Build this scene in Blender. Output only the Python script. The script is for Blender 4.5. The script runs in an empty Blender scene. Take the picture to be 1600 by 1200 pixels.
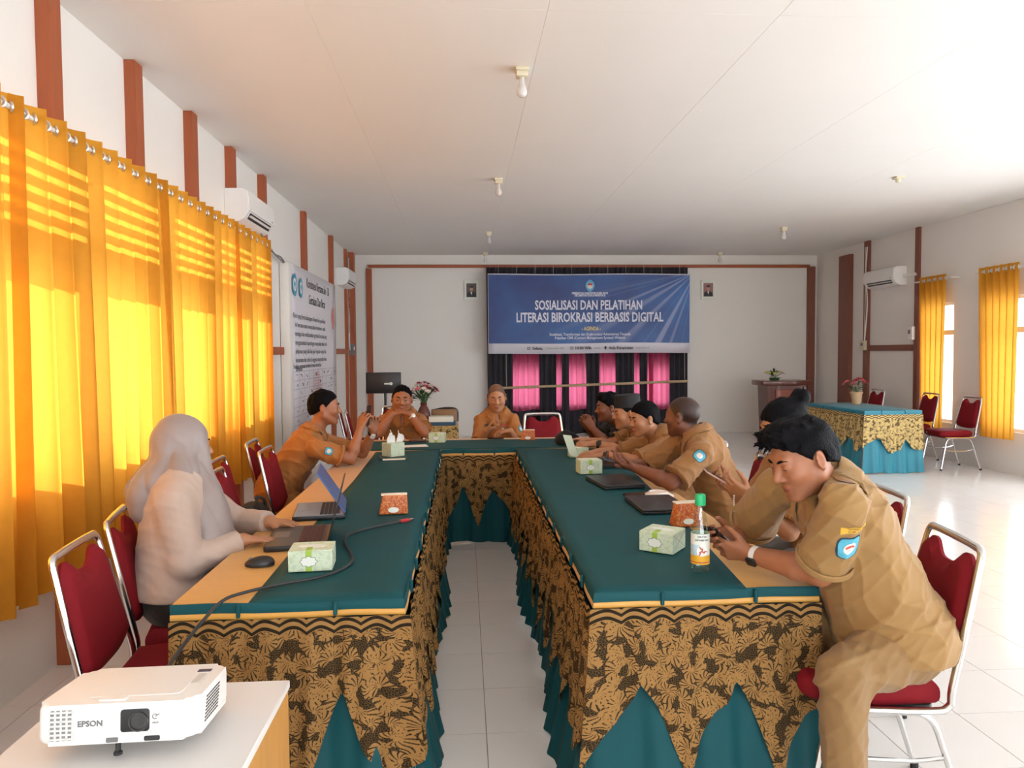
import bpy, bmesh, math, random
import numpy as np
from mathutils import Vector, Matrix, Euler
random.seed(7)
rng = np.random.default_rng(7)
SC = bpy.context.scene
COL = SC.collection
PI = math.pi
V = Vector

# ------------------------------------------------------------------ camera, light, exposure
cam_d = bpy.data.cameras.new('camera')
cam = bpy.data.objects.new('camera', cam_d); COL.objects.link(cam); SC.camera = cam
cam_d.sensor_fit = 'HORIZONTAL'; cam_d.sensor_width = 36.0; cam_d.lens = 36.0 * 1150 / 1600
cam_d.clip_start = 0.05; cam_d.clip_end = 200
_R = ((0.9978544370877235, -0.06502039156952188, -0.00767274817056125),
      (-0.010449889218676796, -0.0424799891587543, -0.9990426669248865),
      (0.06463220713901226, 0.9969793373993355, -0.04306830155835785))
# rows: camera right, camera down, camera forward in room axes
_M = Matrix(((_R[0][0], -_R[1][0], -_R[2][0], 0), (_R[0][1], -_R[1][1], -_R[2][1], 0),
             (_R[0][2], -_R[1][2], -_R[2][2], 0), (0, 0, 0, 1)))
_M.translation = (0, 0, 1.55)
cam.matrix_world = _M

SC.view_settings.view_transform = 'Standard'
SC.view_settings.look = 'None'
SC.view_settings.gamma = 1.0
SC.view_settings.use_curve_mapping = False
SC.view_settings.exposure = 0.27
SC.cycles.max_bounces = 8
SC.cycles.diffuse_bounces = 5
SC.cycles.glossy_bounces = 3
SC.cycles.transmission_bounces = 6
SC.cycles.transparent_max_bounces = 12
SC.cycles.caustics_reflective = False
SC.cycles.caustics_refractive = False
SC.cycles.sample_clamp_indirect = 6.0
SC.cycles.use_denoising = True

world = bpy.data.worlds.new('sky'); SC.world = world; world.use_nodes = True
_bg = world.node_tree.nodes['Background']
_bg.inputs[0].default_value = (0.86, 0.93, 1.0, 1); _bg.inputs[1].default_value = 6.2

def sun_lamp(direction, strength, col, angle):
    d = bpy.data.lights.new('sun', 'SUN'); d.energy = strength; d.color = col; d.angle = angle
    o = bpy.data.objects.new('sun', d); COL.objects.link(o)
    o.rotation_euler = V(direction).to_track_quat('-Z', 'Y').to_euler()
    return o
sun_lamp((1.0, 0.50, -0.46), 17.0, (1.0, 0.95, 0.86), math.radians(1.1))

def area_lamp(name, loc, direction, sx, sy, power, col):
    d = bpy.data.lights.new(name, 'AREA'); d.shape = 'RECTANGLE'; d.size = sx; d.size_y = sy
    d.energy = power; d.color = col
    o = bpy.data.objects.new(name, d); COL.objects.link(o)
    o.location = loc; o.rotation_euler = V(direction).to_track_quat('-Z', 'Y').to_euler()
    return o
# daylight entering through the open side doors, the near side windows and the windows behind the camera
DAY = (0.93, 0.97, 1.0)
area_lamp('daylight_door', (7.1, 2.2, 1.5), (-1, 0.1, 0.02), 3.4, 2.5, 68, DAY)
area_lamp('daylight_window', (7.1, 6.2, 1.5), (-1, 0.0, 0.0), 2.6, 1.7, 160, DAY)
area_lamp('daylight_window', (2.4, -3.4, 1.6), (0, 1, 0.0), 7.0, 1.9, 45, (0.97, 0.98, 1.0))

# ------------------------------------------------------------------ helpers
def lin(h):
    h = h.lstrip('#')
    out = []
    for i in (0, 2, 4):
        c = int(h[i:i + 2], 16) / 255
        out.append(c / 12.92 if c <= 0.04045 else ((c + 0.055) / 1.055) ** 2.4)
    return tuple(out)

def setp(o, label=None, cat=None, group=None, kind=None):
    if label: o['label'] = label
    if cat: o['category'] = cat
    if group: o['group'] = group
    if kind: o['kind'] = kind
    return o

def thing(name, label, cat, loc=(0, 0, 0), rz=0.0, group=None):
    o = bpy.data.objects.new(name, None); COL.objects.link(o)
    o.empty_display_size = 0.1
    o.location = loc; o.rotation_euler = (0, 0, rz)
    return setp(o, label, cat, group)

def link_mesh(name, me, m, parent=None, loc=None):
    o = bpy.data.objects.new(name, me); COL.objects.link(o)
    if m is not None and not me.materials: me.materials.append(m)
    if parent is not None: o.parent = parent
    if loc is not None: o.location = loc
    return o

def obj(name, bm, m, parent=None, loc=None, sharp=40):
    me = bpy.data.meshes.new(name)
    bmesh.ops.recalc_face_normals(bm, faces=bm.faces[:])
    bm.to_mesh(me); bm.free()
    me.polygons.foreach_set('use_smooth', [True] * len(me.polygons))
    me.set_sharp_from_angle(angle=math.radians(sharp))
    return link_mesh(name, me, m, parent, loc)

def sheet(name, P, m, parent=None, uv=None, smooth=True, flip=False):
    """grid of points P[i][j] -> one cloth mesh"""
    P = np.asarray(P, float); n, k = P.shape[:2]
    idx = np.arange(n * k).reshape(n, k)
    f = np.stack([idx[:-1, :-1], idx[1:, :-1], idx[1:, 1:], idx[:-1, 1:]], -1).reshape(-1, 4)
    if flip: f = f[:, ::-1]
    me = fast_mesh(name, P.reshape(-1, 3), f, smooth)
    if uv is not None:
        l = me.uv_layers.new(name='UVMap')
        U = np.asarray(uv, float).reshape(-1, 2)[f.reshape(-1)]
        l.data.foreach_set('uv', U.reshape(-1))
    return link_mesh(name, me, m, parent)

def fast_mesh(name, verts, quads, smooth=True):
    me = bpy.data.meshes.new(name)
    me.vertices.add(len(verts)); me.vertices.foreach_set('co', np.ascontiguousarray(verts, dtype=np.float32).reshape(-1))
    nf = len(quads)
    me.loops.add(nf * 4); me.loops.foreach_set('vertex_index', np.ascontiguousarray(quads, dtype=np.int32).reshape(-1))
    me.polygons.add(nf)
    me.polygons.foreach_set('loop_start', np.arange(0, nf * 4, 4, dtype=np.int32))
    me.polygons.foreach_set('loop_total', np.full(nf, 4, dtype=np.int32))
    me.update(calc_edges=True)
    me.polygons.foreach_set('use_smooth', np.full(nf, smooth))
    me.validate()
    return me

def B(): return bmesh.new()

def box(bm, c, s, r=0.0, seg=2, M=None):
    """box with centre c and full size s, edges rounded by r"""
    res = bmesh.ops.create_cube(bm, size=1.0)
    vs = res['verts']
    for v in vs: v.co = V((v.co.x * s[0], v.co.y * s[1], v.co.z * s[2]))
    if r > 0:
        es = list({e for v in vs for e in v.link_edges})
        out = bmesh.ops.bevel(bm, geom=es, offset=r, segments=seg, profile=0.5, affect='EDGES', clamp_overlap=True)
        vs = list({v for f in out['faces'] for v in f.verts} | {v for v in vs if v.is_valid})
    for v in vs:
        if M is not None: v.co = M @ v.co
        v.co += V(c)
    return vs

def bar(bm, a, b, w, h, r=0.0, up=(0, 0, 1)):
    a, b = V(a), V(b); d = b - a; L = d.length; d.normalize()
    u = V(up)
    if abs(d.dot(u)) > 0.95: u = V((0, 1, 0))
    x = d.cross(u).normalized(); z = x.cross(d)
    M = Matrix((x, d, z)).transposed()
    return box(bm, (a + b) / 2, (w, L, h), r, 1, M)

def frames(pts, closed=False):
    n = len(pts); T = []
    for i in range(n):
        if closed: t = pts[(i + 1) % n] - pts[i - 1]
        else: t = pts[min(i + 1, n - 1)] - pts[max(i - 1, 0)]
        T.append(t.normalized())
    u = V((0, 0, 1)) if abs(T[0].z) < 0.9 else V((0, 1, 0))
    out = []
    x = T[0].cross(u).normalized()
    for t in T:
        x = (x - t * x.dot(t)).normalized()
        out.append((x, t.cross(x)))
    return out

def tube(bm, pts, r, n=8, closed=False, cap=True, flat=1.0):
    pts = [V(p) for p in pts]
    rad = r if isinstance(r, (list, tuple)) else [r] * len(pts)
    fr = frames(pts, closed); rings = []
    for p, (x, y), q in zip(pts, fr, rad):
        rings.append([bm.verts.new(p + x * (q * math.cos(2 * PI * k / n)) + y * (q * flat * math.sin(2 * PI * k / n))) for k in range(n)])
    m = len(rings)
    for i in range(m if closed else m - 1):
        a, b = rings[i], rings[(i + 1) % m]
        for k in range(n): bm.faces.new((a[k], a[(k + 1) % n], b[(k + 1) % n], b[k]))
    if cap and not closed:
        bm.faces.new(rings[0][::-1]); bm.faces.new(rings[-1])

def spline(pts, per=6, closed=False):
    """Catmull-Rom through points"""
    P = [V(p) for p in pts]; n = len(P); out = []
    rngi = n if closed else n - 1
    for i in range(rngi):
        if closed: p0, p1, p2, p3 = P[i - 1], P[i], P[(i + 1) % n], P[(i + 2) % n]
        else: p0, p1, p2, p3 = P[max(i - 1, 0)], P[i], P[i + 1], P[min(i + 2, n - 1)]
        for k in range(per):
            t = k / per
            out.append(0.5 * ((2 * p1) + (p2 - p0) * t + (2 * p0 - 5 * p1 + 4 * p2 - p3) * t * t + (3 * p1 - p0 - 3 * p2 + p3) * t ** 3))
    if not closed: out.append(P[-1])
    return out

def fillet(pts, r, n=5):
    """polyline with rounded corners"""
    P = [V(p) for p in pts]; out = [P[0]]
    for i in range(1, len(P) - 1):
        a, b = (P[i - 1] - P[i]), (P[i + 1] - P[i]); q = min(r, a.length * 0.49, b.length * 0.49)
        s, e = P[i] + a.normalized() * q, P[i] + b.normalized() * q
        for k in range(n + 1):
            t = k / n; out.append(s * (1 - t) ** 2 + P[i] * 2 * t * (1 - t) + e * t * t)
    out.append(P[-1]); return out

def lathe(bm, prof, n=16, c=(0, 0, 0), sx=1.0, sy=1.0):
    rings = []
    for r, z in prof:
        if r < 1e-6: rings.append([bm.verts.new((c[0], c[1], c[2] + z))])
        else: rings.append([bm.verts.new((c[0] + sx * r * math.cos(2 * PI * k / n), c[1] + sy * r * math.sin(2 * PI * k / n), c[2] + z)) for k in range(n)])
    for a, b in zip(rings[:-1], rings[1:]):
        for k in range(n):
            q = [a[k % len(a)], a[(k + 1) % len(a)], b[(k + 1) % len(b)], b[k % len(b)]]
            u = []
            for v in q:
                if v not in u: u.append(v)
            if len(u) > 2: bm.faces.new(u)

def prism(bm, outline, t, M=None, r=0.0, seg=2):
    """outline in xy extruded from z=0 to z=t"""
    lo = [bm.verts.new((x, y, 0)) for x, y in outline]; hi = [bm.verts.new((x, y, t)) for x, y in outline]
    n = len(lo)
    bm.faces.new(lo[::-1]); top = bm.faces.new(hi)
    for k in range(n): bm.faces.new((lo[k], lo[(k + 1) % n], hi[(k + 1) % n], hi[k]))
    vs = lo + hi
    if r > 0:
        es = [e for e in {e for v in vs for e in v.link_edges} if abs(e.verts[0].co.z - e.verts[1].co.z) < 1e-6]
        out = bmesh.ops.bevel(bm, geom=es, offset=r, segments=seg, profile=0.5, affect='EDGES', clamp_overlap=True)
        vs = list({v for f in out['faces'] for v in f.verts} | {v for v in vs if v.is_valid})
    if M is not None:
        for v in vs: v.co = M @ v.co
    return vs

def round_rect(w, h, r, n=4, cx=0, cy=0):
    out = []
    for sx, sy, a0 in ((1, 1, 0), (-1, 1, 90), (-1, -1, 180), (1, -1, 270)):
        for k in range(n + 1):
            a = math.radians(a0 + 90 * k / n)
            out.append((cx + sx * (w / 2 - r) + r * math.cos(a), cy + sy * (h / 2 - r) + r * math.sin(a)))
    return out

def T(loc=(0, 0, 0), rot=(0, 0, 0), s=1.0):
    return Matrix.Translation(V(loc)) @ Euler(rot).to_matrix().to_4x4() @ Matrix.Scale(s, 4)

def axes(o, x, y, z):
    M = Matrix((V(x), V(y), V(z))).transposed().to_4x4(); M.translation = V(o); return M

def text(name, s, size, m, parent, M, align='CENTER', sx=1.0, depth=0.0006, bold=0.0, spacing=1.0):
    c = bpy.data.curves.new(name, 'FONT'); c.body = s; c.size = size; c.align_x = align; c.align_y = 'CENTER'
    c.extrude = depth; c.offset = bold; c.resolution_u = 2; c.space_character = spacing
    o = bpy.data.objects.new(name, c); COL.objects.link(o)
    bpy.context.view_layer.update()
    me = bpy.data.meshes.new_from_object(o.evaluated_get(bpy.context.evaluated_depsgraph_get()))
    bpy.data.objects.remove(o)
    me.materials.clear(); last = None
    xs = np.zeros(len(me.vertices) * 3); me.vertices.foreach_get('co', xs); xs = xs.reshape(-1, 3)
    iv = sorted((min(xs[v, 0] for v in p.vertices), max(xs[v, 0] for v in p.vertices)) for p in me.polygons); cut = []; e = iv[0][1]
    for a, b in iv:
        if a - e > 0.2 * size: cut.append((a + e) / 2)
        e = max(e, b)
    word = np.searchsorted(cut, xs[:, 0]) if cut else np.zeros(len(xs), int)
    polys = [tuple(p.vertices) for p in me.polygons]
    for w in sorted(set(word.tolist())):                     # one mesh per word
        ids = np.nonzero(word == w)[0]; mp = {int(v): k for k, v in enumerate(ids)}
        q = bpy.data.meshes.new(name); q.from_pydata(xs[ids].tolist(), [], [[mp[v] for v in p] for p in polys if word[p[0]] == w])
        q.transform(M @ Matrix.Diagonal((sx, 1, 1, 1))); last = link_mesh(name, q, m, parent)
    bpy.data.meshes.remove(me)
    return last

def dup(root, loc, rz, label=None, group=None):
    r = root.copy(); COL.objects.link(r); r.location = loc; r.rotation_euler = (0, 0, rz)
    if label: r['label'] = label
    if group: r['group'] = group
    for ch in list(root.children):
        c = ch.copy(); COL.objects.link(c); c.parent = r
        for g in list(ch.children):
            d = g.copy(); COL.objects.link(d); d.parent = c
    return r

# ------------------------------------------------------------------ materials
def nodes(m):
    m.use_nodes = True; nt = m.node_tree
    return nt, nt.nodes, nt.links, nt.nodes['Principled BSDF']

def mat(name, col, rough=0.55, metal=0.0, var=0.0, vscale=8.0, bump=0.0, bscale=60.0, coat=0.0, sheen=0.0, sss=0.0, spec=0.5, stretch=None):
    m = bpy.data.materials.new(name); nt, N, L, p = nodes(m)
    p.inputs['Base Color'].default_value = (*col, 1); p.inputs['Roughness'].default_value = rough
    p.inputs['Metallic'].default_value = metal; p.inputs['Coat Weight'].default_value = coat
    p.inputs['Sheen Weight'].default_value = sheen
    p.inputs['Specular IOR Level'].default_value = spec
    if sss: p.inputs['Subsurface Weight'].default_value = sss; p.inputs['Subsurface Radius'].default_value = (0.012, 0.005, 0.003)
    tc = N.new('ShaderNodeTexCoord'); vec = tc.outputs['Object']
    if stretch:
        mp = N.new('ShaderNodeMapping'); mp.inputs['Scale'].default_value = stretch
        L.new(vec, mp.inputs[0]); vec = mp.outputs[0]
    if var > 0:
        n = N.new('ShaderNodeTexNoise'); n.inputs['Scale'].default_value = vscale; n.inputs['Detail'].default_value = 5
        L.new(vec, n.inputs['Vector'])
        mx = N.new('ShaderNodeMix'); mx.data_type = 'RGBA'
        mx.inputs[6].default_value = (*[max(0, c * (1 - var)) for c in col], 1)
        mx.inputs[7].default_value = (*[min(1, c * (1 + var)) for c in col], 1)
        L.new(n.outputs['Fac'], mx.inputs[0]); L.new(mx.outputs[2], p.inputs['Base Color'])
    if bump > 0:
        n = N.new('ShaderNodeTexNoise'); n.inputs['Scale'].default_value = bscale; n.inputs['Detail'].default_value = 4
        L.new(vec, n.inputs['Vector'])
        b = N.new('ShaderNodeBump'); b.inputs['Strength'].default_value = bump; b.inputs['Distance'].default_value = 0.01
        L.new(n.outputs['Fac'], b.inputs['Height']); L.new(b.outputs[0], p.inputs['Normal'])
    return m

def math_n(N, L, op, a, b=None, c=None):
    n = N.new('ShaderNodeMath'); n.operation = op
    for i, v in enumerate((a, b, c)):
        if v is None: continue
        if isinstance(v, (int, float)): n.inputs[i].default_value = v
        else: L.new(v, n.inputs[i])
    return n.outputs[0]

M_wall = mat('white_wall_paint', lin('E6E2DC'), 0.6, var=0.035, vscale=1.3, bump=0.05, bscale=30)
M_ceil = mat('white_ceiling_board', lin('E8E5E1'), 0.65, var=0.03, vscale=0.9)
M_post = mat('brown_painted_timber', lin('A0522D'), 0.5, var=0.2, vscale=6, stretch=(4, 4, 0.6), bump=0.08, bscale=20)
M_post_r = mat('dark_brown_painted_timber', lin('7E4A3A'), 0.5, var=0.2, vscale=6, stretch=(4, 4, 0.6))
M_tile = mat('white_glazed_tile', lin('E2DEDA'), 0.16, var=0.03, vscale=3.0, spec=0.6)
M_grout = mat('grey_grout', lin('8F8780'), 0.8, var=0.2, vscale=20)
M_chrome = mat('polished_chrome_tube', (0.72, 0.72, 0.72), 0.17, metal=1.0)
M_red = mat('red_upholstery', lin('7C0E1A'), 0.75, var=0.12, vscale=40, bump=0.15, bscale=500, spec=0.25)
M_rubber = mat('black_rubber', (0.015, 0.015, 0.015), 0.6)
M_green = mat('teal_green_satin', lin('0E474D'), 0.6, var=0.12, vscale=5, bump=0.05, bscale=250, spec=0.2)
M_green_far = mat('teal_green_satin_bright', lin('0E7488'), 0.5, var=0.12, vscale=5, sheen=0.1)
M_gold = mat('gold_satin', lin('C8923C'), 0.4, var=0.12, vscale=4, stretch=(1.5, 12, 1), bump=0.25, bscale=8, sheen=0.2)
M_black = mat('black_plastic', (0.013, 0.013, 0.015), 0.38, var=0.2, vscale=30)
M_blackmatte = mat('black_cloth', (0.012, 0.012, 0.013), 0.85, var=0.2, vscale=30)
M_white = mat('white_plastic', lin('E9E7E4'), 0.35, var=0.02, vscale=10)
M_grey = mat('grey_plastic', lin('6D6D6D'), 0.5, var=0.1, vscale=20)
M_ink = mat('dark_print_ink', lin('2A2A2E'), 0.6)
M_glass = bpy.data.materials.new('window_glass')
def _mk_glass(m, tint=(1, 1, 1), f=0.08, rough=0.02):
    nt, N, L, p = nodes(m); N.remove(p)
    t = N.new('ShaderNodeBsdfTransparent'); t.inputs[0].default_value = (*tint, 1)
    g = N.new('ShaderNodeBsdfGlossy'); g.inputs['Roughness'].default_value = rough
    mx = N.new('ShaderNodeMixShader'); mx.inputs[0].default_value = f
    L.new(t.outputs[0], mx.inputs[1]); L.new(g.outputs[0], mx.inputs[2])
    L.new(mx.outputs[0], N['Material Output'].inputs[0])
_mk_glass(M_glass)

def cloth_translucent(name, col, trans=0.5, var=0.15, tcol=None, rough_noise=18):
    m = bpy.data.materials.new(name); nt, N, L, p = nodes(m); N.remove(p)
    tc = N.new('ShaderNodeTexCoord')
    n = N.new('ShaderNodeTexNoise'); n.inputs['Scale'].default_value = rough_noise; n.inputs['Detail'].default_value = 6
    L.new(tc.outputs['Object'], n.inputs['Vector'])
    mx = N.new('ShaderNodeMix'); mx.data_type = 'RGBA'
    mx.inputs[6].default_value = (*[c * (1 - var) for c in col], 1); mx.inputs[7].default_value = (*[min(1, c * (1 + var)) for c in col], 1)
    L.new(n.outputs['Fac'], mx.inputs[0])
    d = N.new('ShaderNodeBsdfDiffuse'); t = N.new('ShaderNodeBsdfTranslucent')
    L.new(mx.outputs[2], d.inputs[0])
    if tcol: t.inputs[0].default_value = (*tcol, 1)
    else: L.new(mx.outputs[2], t.inputs[0])
    s = N.new('ShaderNodeMixShader'); s.inputs[0].default_value = trans
    L.new(d.outputs[0], s.inputs[1]); L.new(t.outputs[0], s.inputs[2])
    L.new(s.outputs[0], N['Material Output'].inputs[0])
    return m
M_curtain = cloth_translucent('golden_yellow_curtain', (0.58, 0.265, 0.03), 0.46, 0.18, (0.80, 0.39, 0.05))
M_pink = cloth_translucent('pink_curtain', (0.50, 0.085, 0.16), 0.5, 0.2, (0.36, 0.08, 0.135))
M_stage = mat('black_stage_curtain', (0.016, 0.014, 0.022), 0.8, var=0.25, vscale=20, sheen=0.1)

def lace_mat(name, gold, dark, scale=1.0):
    """floral lace: fan shaped leaves with a scalloped border, drawn from cell-local polar coordinates"""
    m = bpy.data.materials.new(name); nt, N, L, p = nodes(m)
    uv = N.new('ShaderNodeUVMap'); uv.uv_map = 'UVMap'
    nz = N.new('ShaderNodeTexNoise'); nz.inputs['Scale'].default_value = 9 * scale; nz.inputs['Detail'].default_value = 2
    L.new(uv.outputs[0], nz.inputs['Vector'])
    off = N.new('ShaderNodeVectorMath'); off.operation = 'MULTIPLY_ADD'
    L.new(nz.outputs['Color'], off.inputs[0]); off.inputs[1].default_value = (0.05 / scale, 0.05 / scale, 0); L.new(uv.outputs[0], off.inputs[2])
    def leaves(sc, shift, stripes, curl, rad, wob):
        a = N.new('ShaderNodeVectorMath'); a.operation = 'ADD'; L.new(off.outputs[0], a.inputs[0]); a.inputs[1].default_value = shift
        v = N.new('ShaderNodeTexVoronoi'); v.voronoi_dimensions = '2D'; v.inputs['Scale'].default_value = sc * scale; v.inputs['Randomness'].default_value = 0.75
        L.new(a.outputs[0], v.inputs['Vector'])
        loc = N.new('ShaderNodeVectorMath'); loc.operation = 'SUBTRACT'; L.new(a.outputs[0], loc.inputs[0]); L.new(v.outputs['Position'], loc.inputs[1])
        s = N.new('ShaderNodeSeparateXYZ'); L.new(loc.outputs[0], s.inputs[0])
        cs = N.new('ShaderNodeSeparateColor'); L.new(v.outputs['Color'], cs.inputs[0])
        ang = math_n(N, L, 'ARCTAN2', s.outputs[1], s.outputs[0])
        ang = math_n(N, L, 'MULTIPLY_ADD', cs.outputs[0], 6.28, ang)
        r = N.new('ShaderNodeVectorMath'); r.operation = 'LENGTH'; L.new(loc.outputs[0], r.inputs[0])
        rr = math_n(N, L, 'MULTIPLY', r.outputs['Value'], sc * scale)      # in cells
        st = math_n(N, L, 'SINE', math_n(N, L, 'MULTIPLY_ADD', rr, curl, math_n(N, L, 'MULTIPLY', ang, stripes)))
        st = math_n(N, L, 'GREATER_THAN', st, -0.5)
        edge = math_n(N, L, 'MULTIPLY_ADD', math_n(N, L, 'SINE', math_n(N, L, 'MULTIPLY', ang, 3.0)), wob, rad)
        inn = math_n(N, L, 'LESS_THAN', rr, edge)
        core = math_n(N, L, 'LESS_THAN', rr, 0.10)
        fan = math_n(N, L, 'MAXIMUM', math_n(N, L, 'GREATER_THAN', math_n(N, L, 'COSINE', ang), -0.5), core)
        return math_n(N, L, 'MULTIPLY', math_n(N, L, 'MULTIPLY', math_n(N, L, 'MAXIMUM', st, core), inn), fan)
    l1 = leaves(11.5, (0, 0, 0), 13.0, 10.0, 0.55, 0.10)
    l2 = leaves(15.0, (0.37, 0.21, 0), 11.0, -13.0, 0.54, 0.10)
    ve = N.new('ShaderNodeTexVoronoi'); ve.voronoi_dimensions = '2D'; ve.feature = 'DISTANCE_TO_EDGE'; ve.inputs['Scale'].default_value = 120 * scale
    L.new(uv.outputs[0], ve.inputs['Vector'])
    net = math_n(N, L, 'MULTIPLY', math_n(N, L, 'LESS_THAN', ve.outputs['Distance'], 0.10), 0.32)
    mask = math_n(N, L, 'MAXIMUM', math_n(N, L, 'MAXIMUM', l1, l2), net)
    # scalloped border along the upper edge (v measured down from the top)
    su = N.new('ShaderNodeSeparateXYZ'); L.new(uv.outputs[0], su.inputs[0])
    sc_ = math_n(N, L, 'ABSOLUTE', math_n(N, L, 'SINE', math_n(N, L, 'MULTIPLY', su.outputs[0], PI / 0.085)))
    d = math_n(N, L, 'SUBTRACT', su.outputs[1], math_n(N, L, 'MULTIPLY', sc_, -0.018))
    band = math_n(N, L, 'PINGPONG', d, 0.012)
    bmask = math_n(N, L, 'GREATER_THAN', band, 0.0055)
    isb = math_n(N, L, 'LESS_THAN', d, 0.056)
    mm = N.new('ShaderNodeMix'); L.new(isb, mm.inputs[0]); L.new(mask, mm.inputs[2]); L.new(bmask, mm.inputs[3])
    n2 = N.new('ShaderNodeTexNoise'); n2.inputs['Scale'].default_value = 300; L.new(uv.outputs[0], n2.inputs['Vector'])
    gm = N.new('ShaderNodeMix'); gm.data_type = 'RGBA'; L.new(n2.outputs['Fac'], gm.inputs[0])
    gm.inputs[6].default_value = (*[c * 0.7 for c in gold], 1); gm.inputs[7].default_value = (*[c * 1.25 for c in gold], 1)
    cm = N.new('ShaderNodeMix'); cm.data_type = 'RGBA'; L.new(mm.outputs[0], cm.inputs[0])
    cm.inputs[6].default_value = (*dark, 1); L.new(gm.outputs[2], cm.inputs[7])
    L.new(cm.outputs[2], p.inputs['Base Color'])
    p.inputs['Roughness'].default_value = 0.75; p.inputs['Specular IOR Level'].default_value = 0.12
    b = N.new('ShaderNodeBump'); b.inputs['Strength'].default_value = 0.5; b.inputs['Distance'].default_value = 0.002
    L.new(mm.outputs[0], b.inputs['Height']); L.new(b.outputs[0], p.inputs['Normal'])
    return m
M_lace = lace_mat('gold_floral_lace', lin('936E40'), lin('241D12'), 1.2)
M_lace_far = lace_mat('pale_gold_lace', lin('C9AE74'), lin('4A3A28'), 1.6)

# ------------------------------------------------------------------ the room
XL, XR, YF, YB, ZC = -2.05, 6.73, 13.7, -3.0, 3.35

def struct(name, bm, m, parent=None):
    o = obj(name, bm, m, parent)
    if parent is None: o['kind'] = 'structure'
    return o

def wall_cells(bm, axis, c0, c1, u0, u1, z0, z1, holes):
    us = sorted({u0, u1, *[h[0] for h in holes], *[h[1] for h in holes]})
    zs = sorted({z0, z1, *[h[2] for h in holes], *[h[3] for h in holes]})
    for a, b in zip(us[:-1], us[1:]):
        run = None
        for c, d in list(zip(zs[:-1], zs[1:])) + [(None, None)]:
            hole = c is None or any(h[0] <= (a + b) / 2 <= h[1] and h[2] <= (c + d) / 2 <= h[3] for h in holes)
            if not hole: run = (run[0], d) if run else (c, d)
            elif run:
                cc, s = ((c0 + c1) / 2, (a + b) / 2, sum(run) / 2), (c1 - c0, b - a, run[1] - run[0])
                if axis == 'y': cc, s = (cc[1], cc[0], cc[2]), (s[1], s[0], s[2])
                box(bm, cc, s); run = None

# left wall: posts, window bays, ventilation openings above each window
posts = [1.95, 2.88, 3.82, 4.76, 5.71, 6.65, 7.66]
bays = [(a + 0.08, b - (0.08 if b < 7 else 0.40)) for a, b in zip(posts[:-1], posts[1:])]
SILL, HEAD, V0, V1 = 0.98, 2.02, 2.16, 2.62
bm = B(); wall_cells(bm, 'x', XL - 0.14, XL, YB, YF + 0.15, 0, ZC + 0.1, [(a, b, SILL, HEAD) for a, b in bays] + [(a, b, V0, V1) for a, b in bays])
struct('wall_left', bm, M_wall)
bm = B(); rwin = [(8.36, 9.08), (9.74, 10.38), (7.0, 7.72), (5.6, 6.32), (4.3, 5.02)]
wall_cells(bm, 'x', XR, XR + 0.15, YB, YF + 0.15, 0, ZC + 0.1, [(a, b, 0.52, 2.2) for a, b in rwin] + [(0.6, 3.9, 0.0, 2.6)])
struct('wall_right', bm, M_wall)
bm = B(); wall_cells(bm, 'y', YF, YF + 0.15, XL, XR, 0, ZC + 0.1, [(0.75, 3.95, 0.47, 1.27)])
struct('wall_far', bm, M_wall)
bm = B(); wall_cells(bm, 'y', YB - 0.15, YB, XL, XR, 0, ZC + 0.1, [(-1.0, 1.2, 0.8, 2.4), (1.5, 3.7, 0.8, 2.4), (4.0, 6.0, 0.8, 2.4)])
struct('wall_near', bm, M_wall)

# far wall panel joints are shallow battens of the same white
bm = B(); box(bm, ((XL + XR) / 2, 5.35, ZC + 0.08), (XR - XL, YF - YB + 0.3, 0.1)); ceiling = struct('ceiling', bm, M_ceil)
pw, pl = (XR - XL) / 7, 2.44
bm = B(); box(bm, (0, 0, 0), (pw - 0.0015, pl - 0.0015, 0.03), 0.0006, 1)
first = None
for i in range(7):
    for j in range(7):
        x, y = XL + (i + 0.5) * pw, YF - (j + 0.5) * pl + 0.0
        if first is None: first = obj('ceiling_panel', bm, M_ceil, ceiling); o = first
        else: o = first.copy(); COL.objects.link(o)
        o.location = (x, y, ZC + 0.015)
bm = B(); box(bm, ((XL + XR) / 2, 5.35, -0.054), (XR - XL + 0.3, YF - YB + 0.3, 0.1)); floor = struct('floor', bm, M_grout)
bm = B(); box(bm, (0, 0, -0.01), (0.3965, 0.3965, 0.02)); tile0 = obj('tile', bm, M_tile, floor)
cells = []
for i in range(-6, 18):
    for j in range(-8, 35):
        x, y = 0.075 + 0.4 * (i + 0.5), 0.135 + 0.4 * (j + 0.5)
        if not (XL - 0.2 < x < XR + 0.2 and YB - 0.2 < y < YF + 0.2): continue
        hid = (-0.85 < x < -0.3 or 0.5 < x < 1.1) and 2.5 < y < 6.7
        vis = y > 2.2 and abs(x - 0.0648 * y) < 0.74 * y and not hid
        cells.append((0 if vis else 1, y, x))
cells.sort()
first = True; rest = []
for k, (h, y, x) in enumerate(cells):
    if k < 298 and h == 0:
        o = tile0 if first else tile0.copy()
        if not first: COL.objects.link(o)
        first = False; o.location = (x, y, 0.0)
    else: rest.append((x, y))
bm = B()
for x, y in rest: box(bm, (x, y, -0.01), (0.3965, 0.3965, 0.02))
o = obj('tile', bm, M_tile, floor); o['kind'] = 'stuff'

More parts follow.
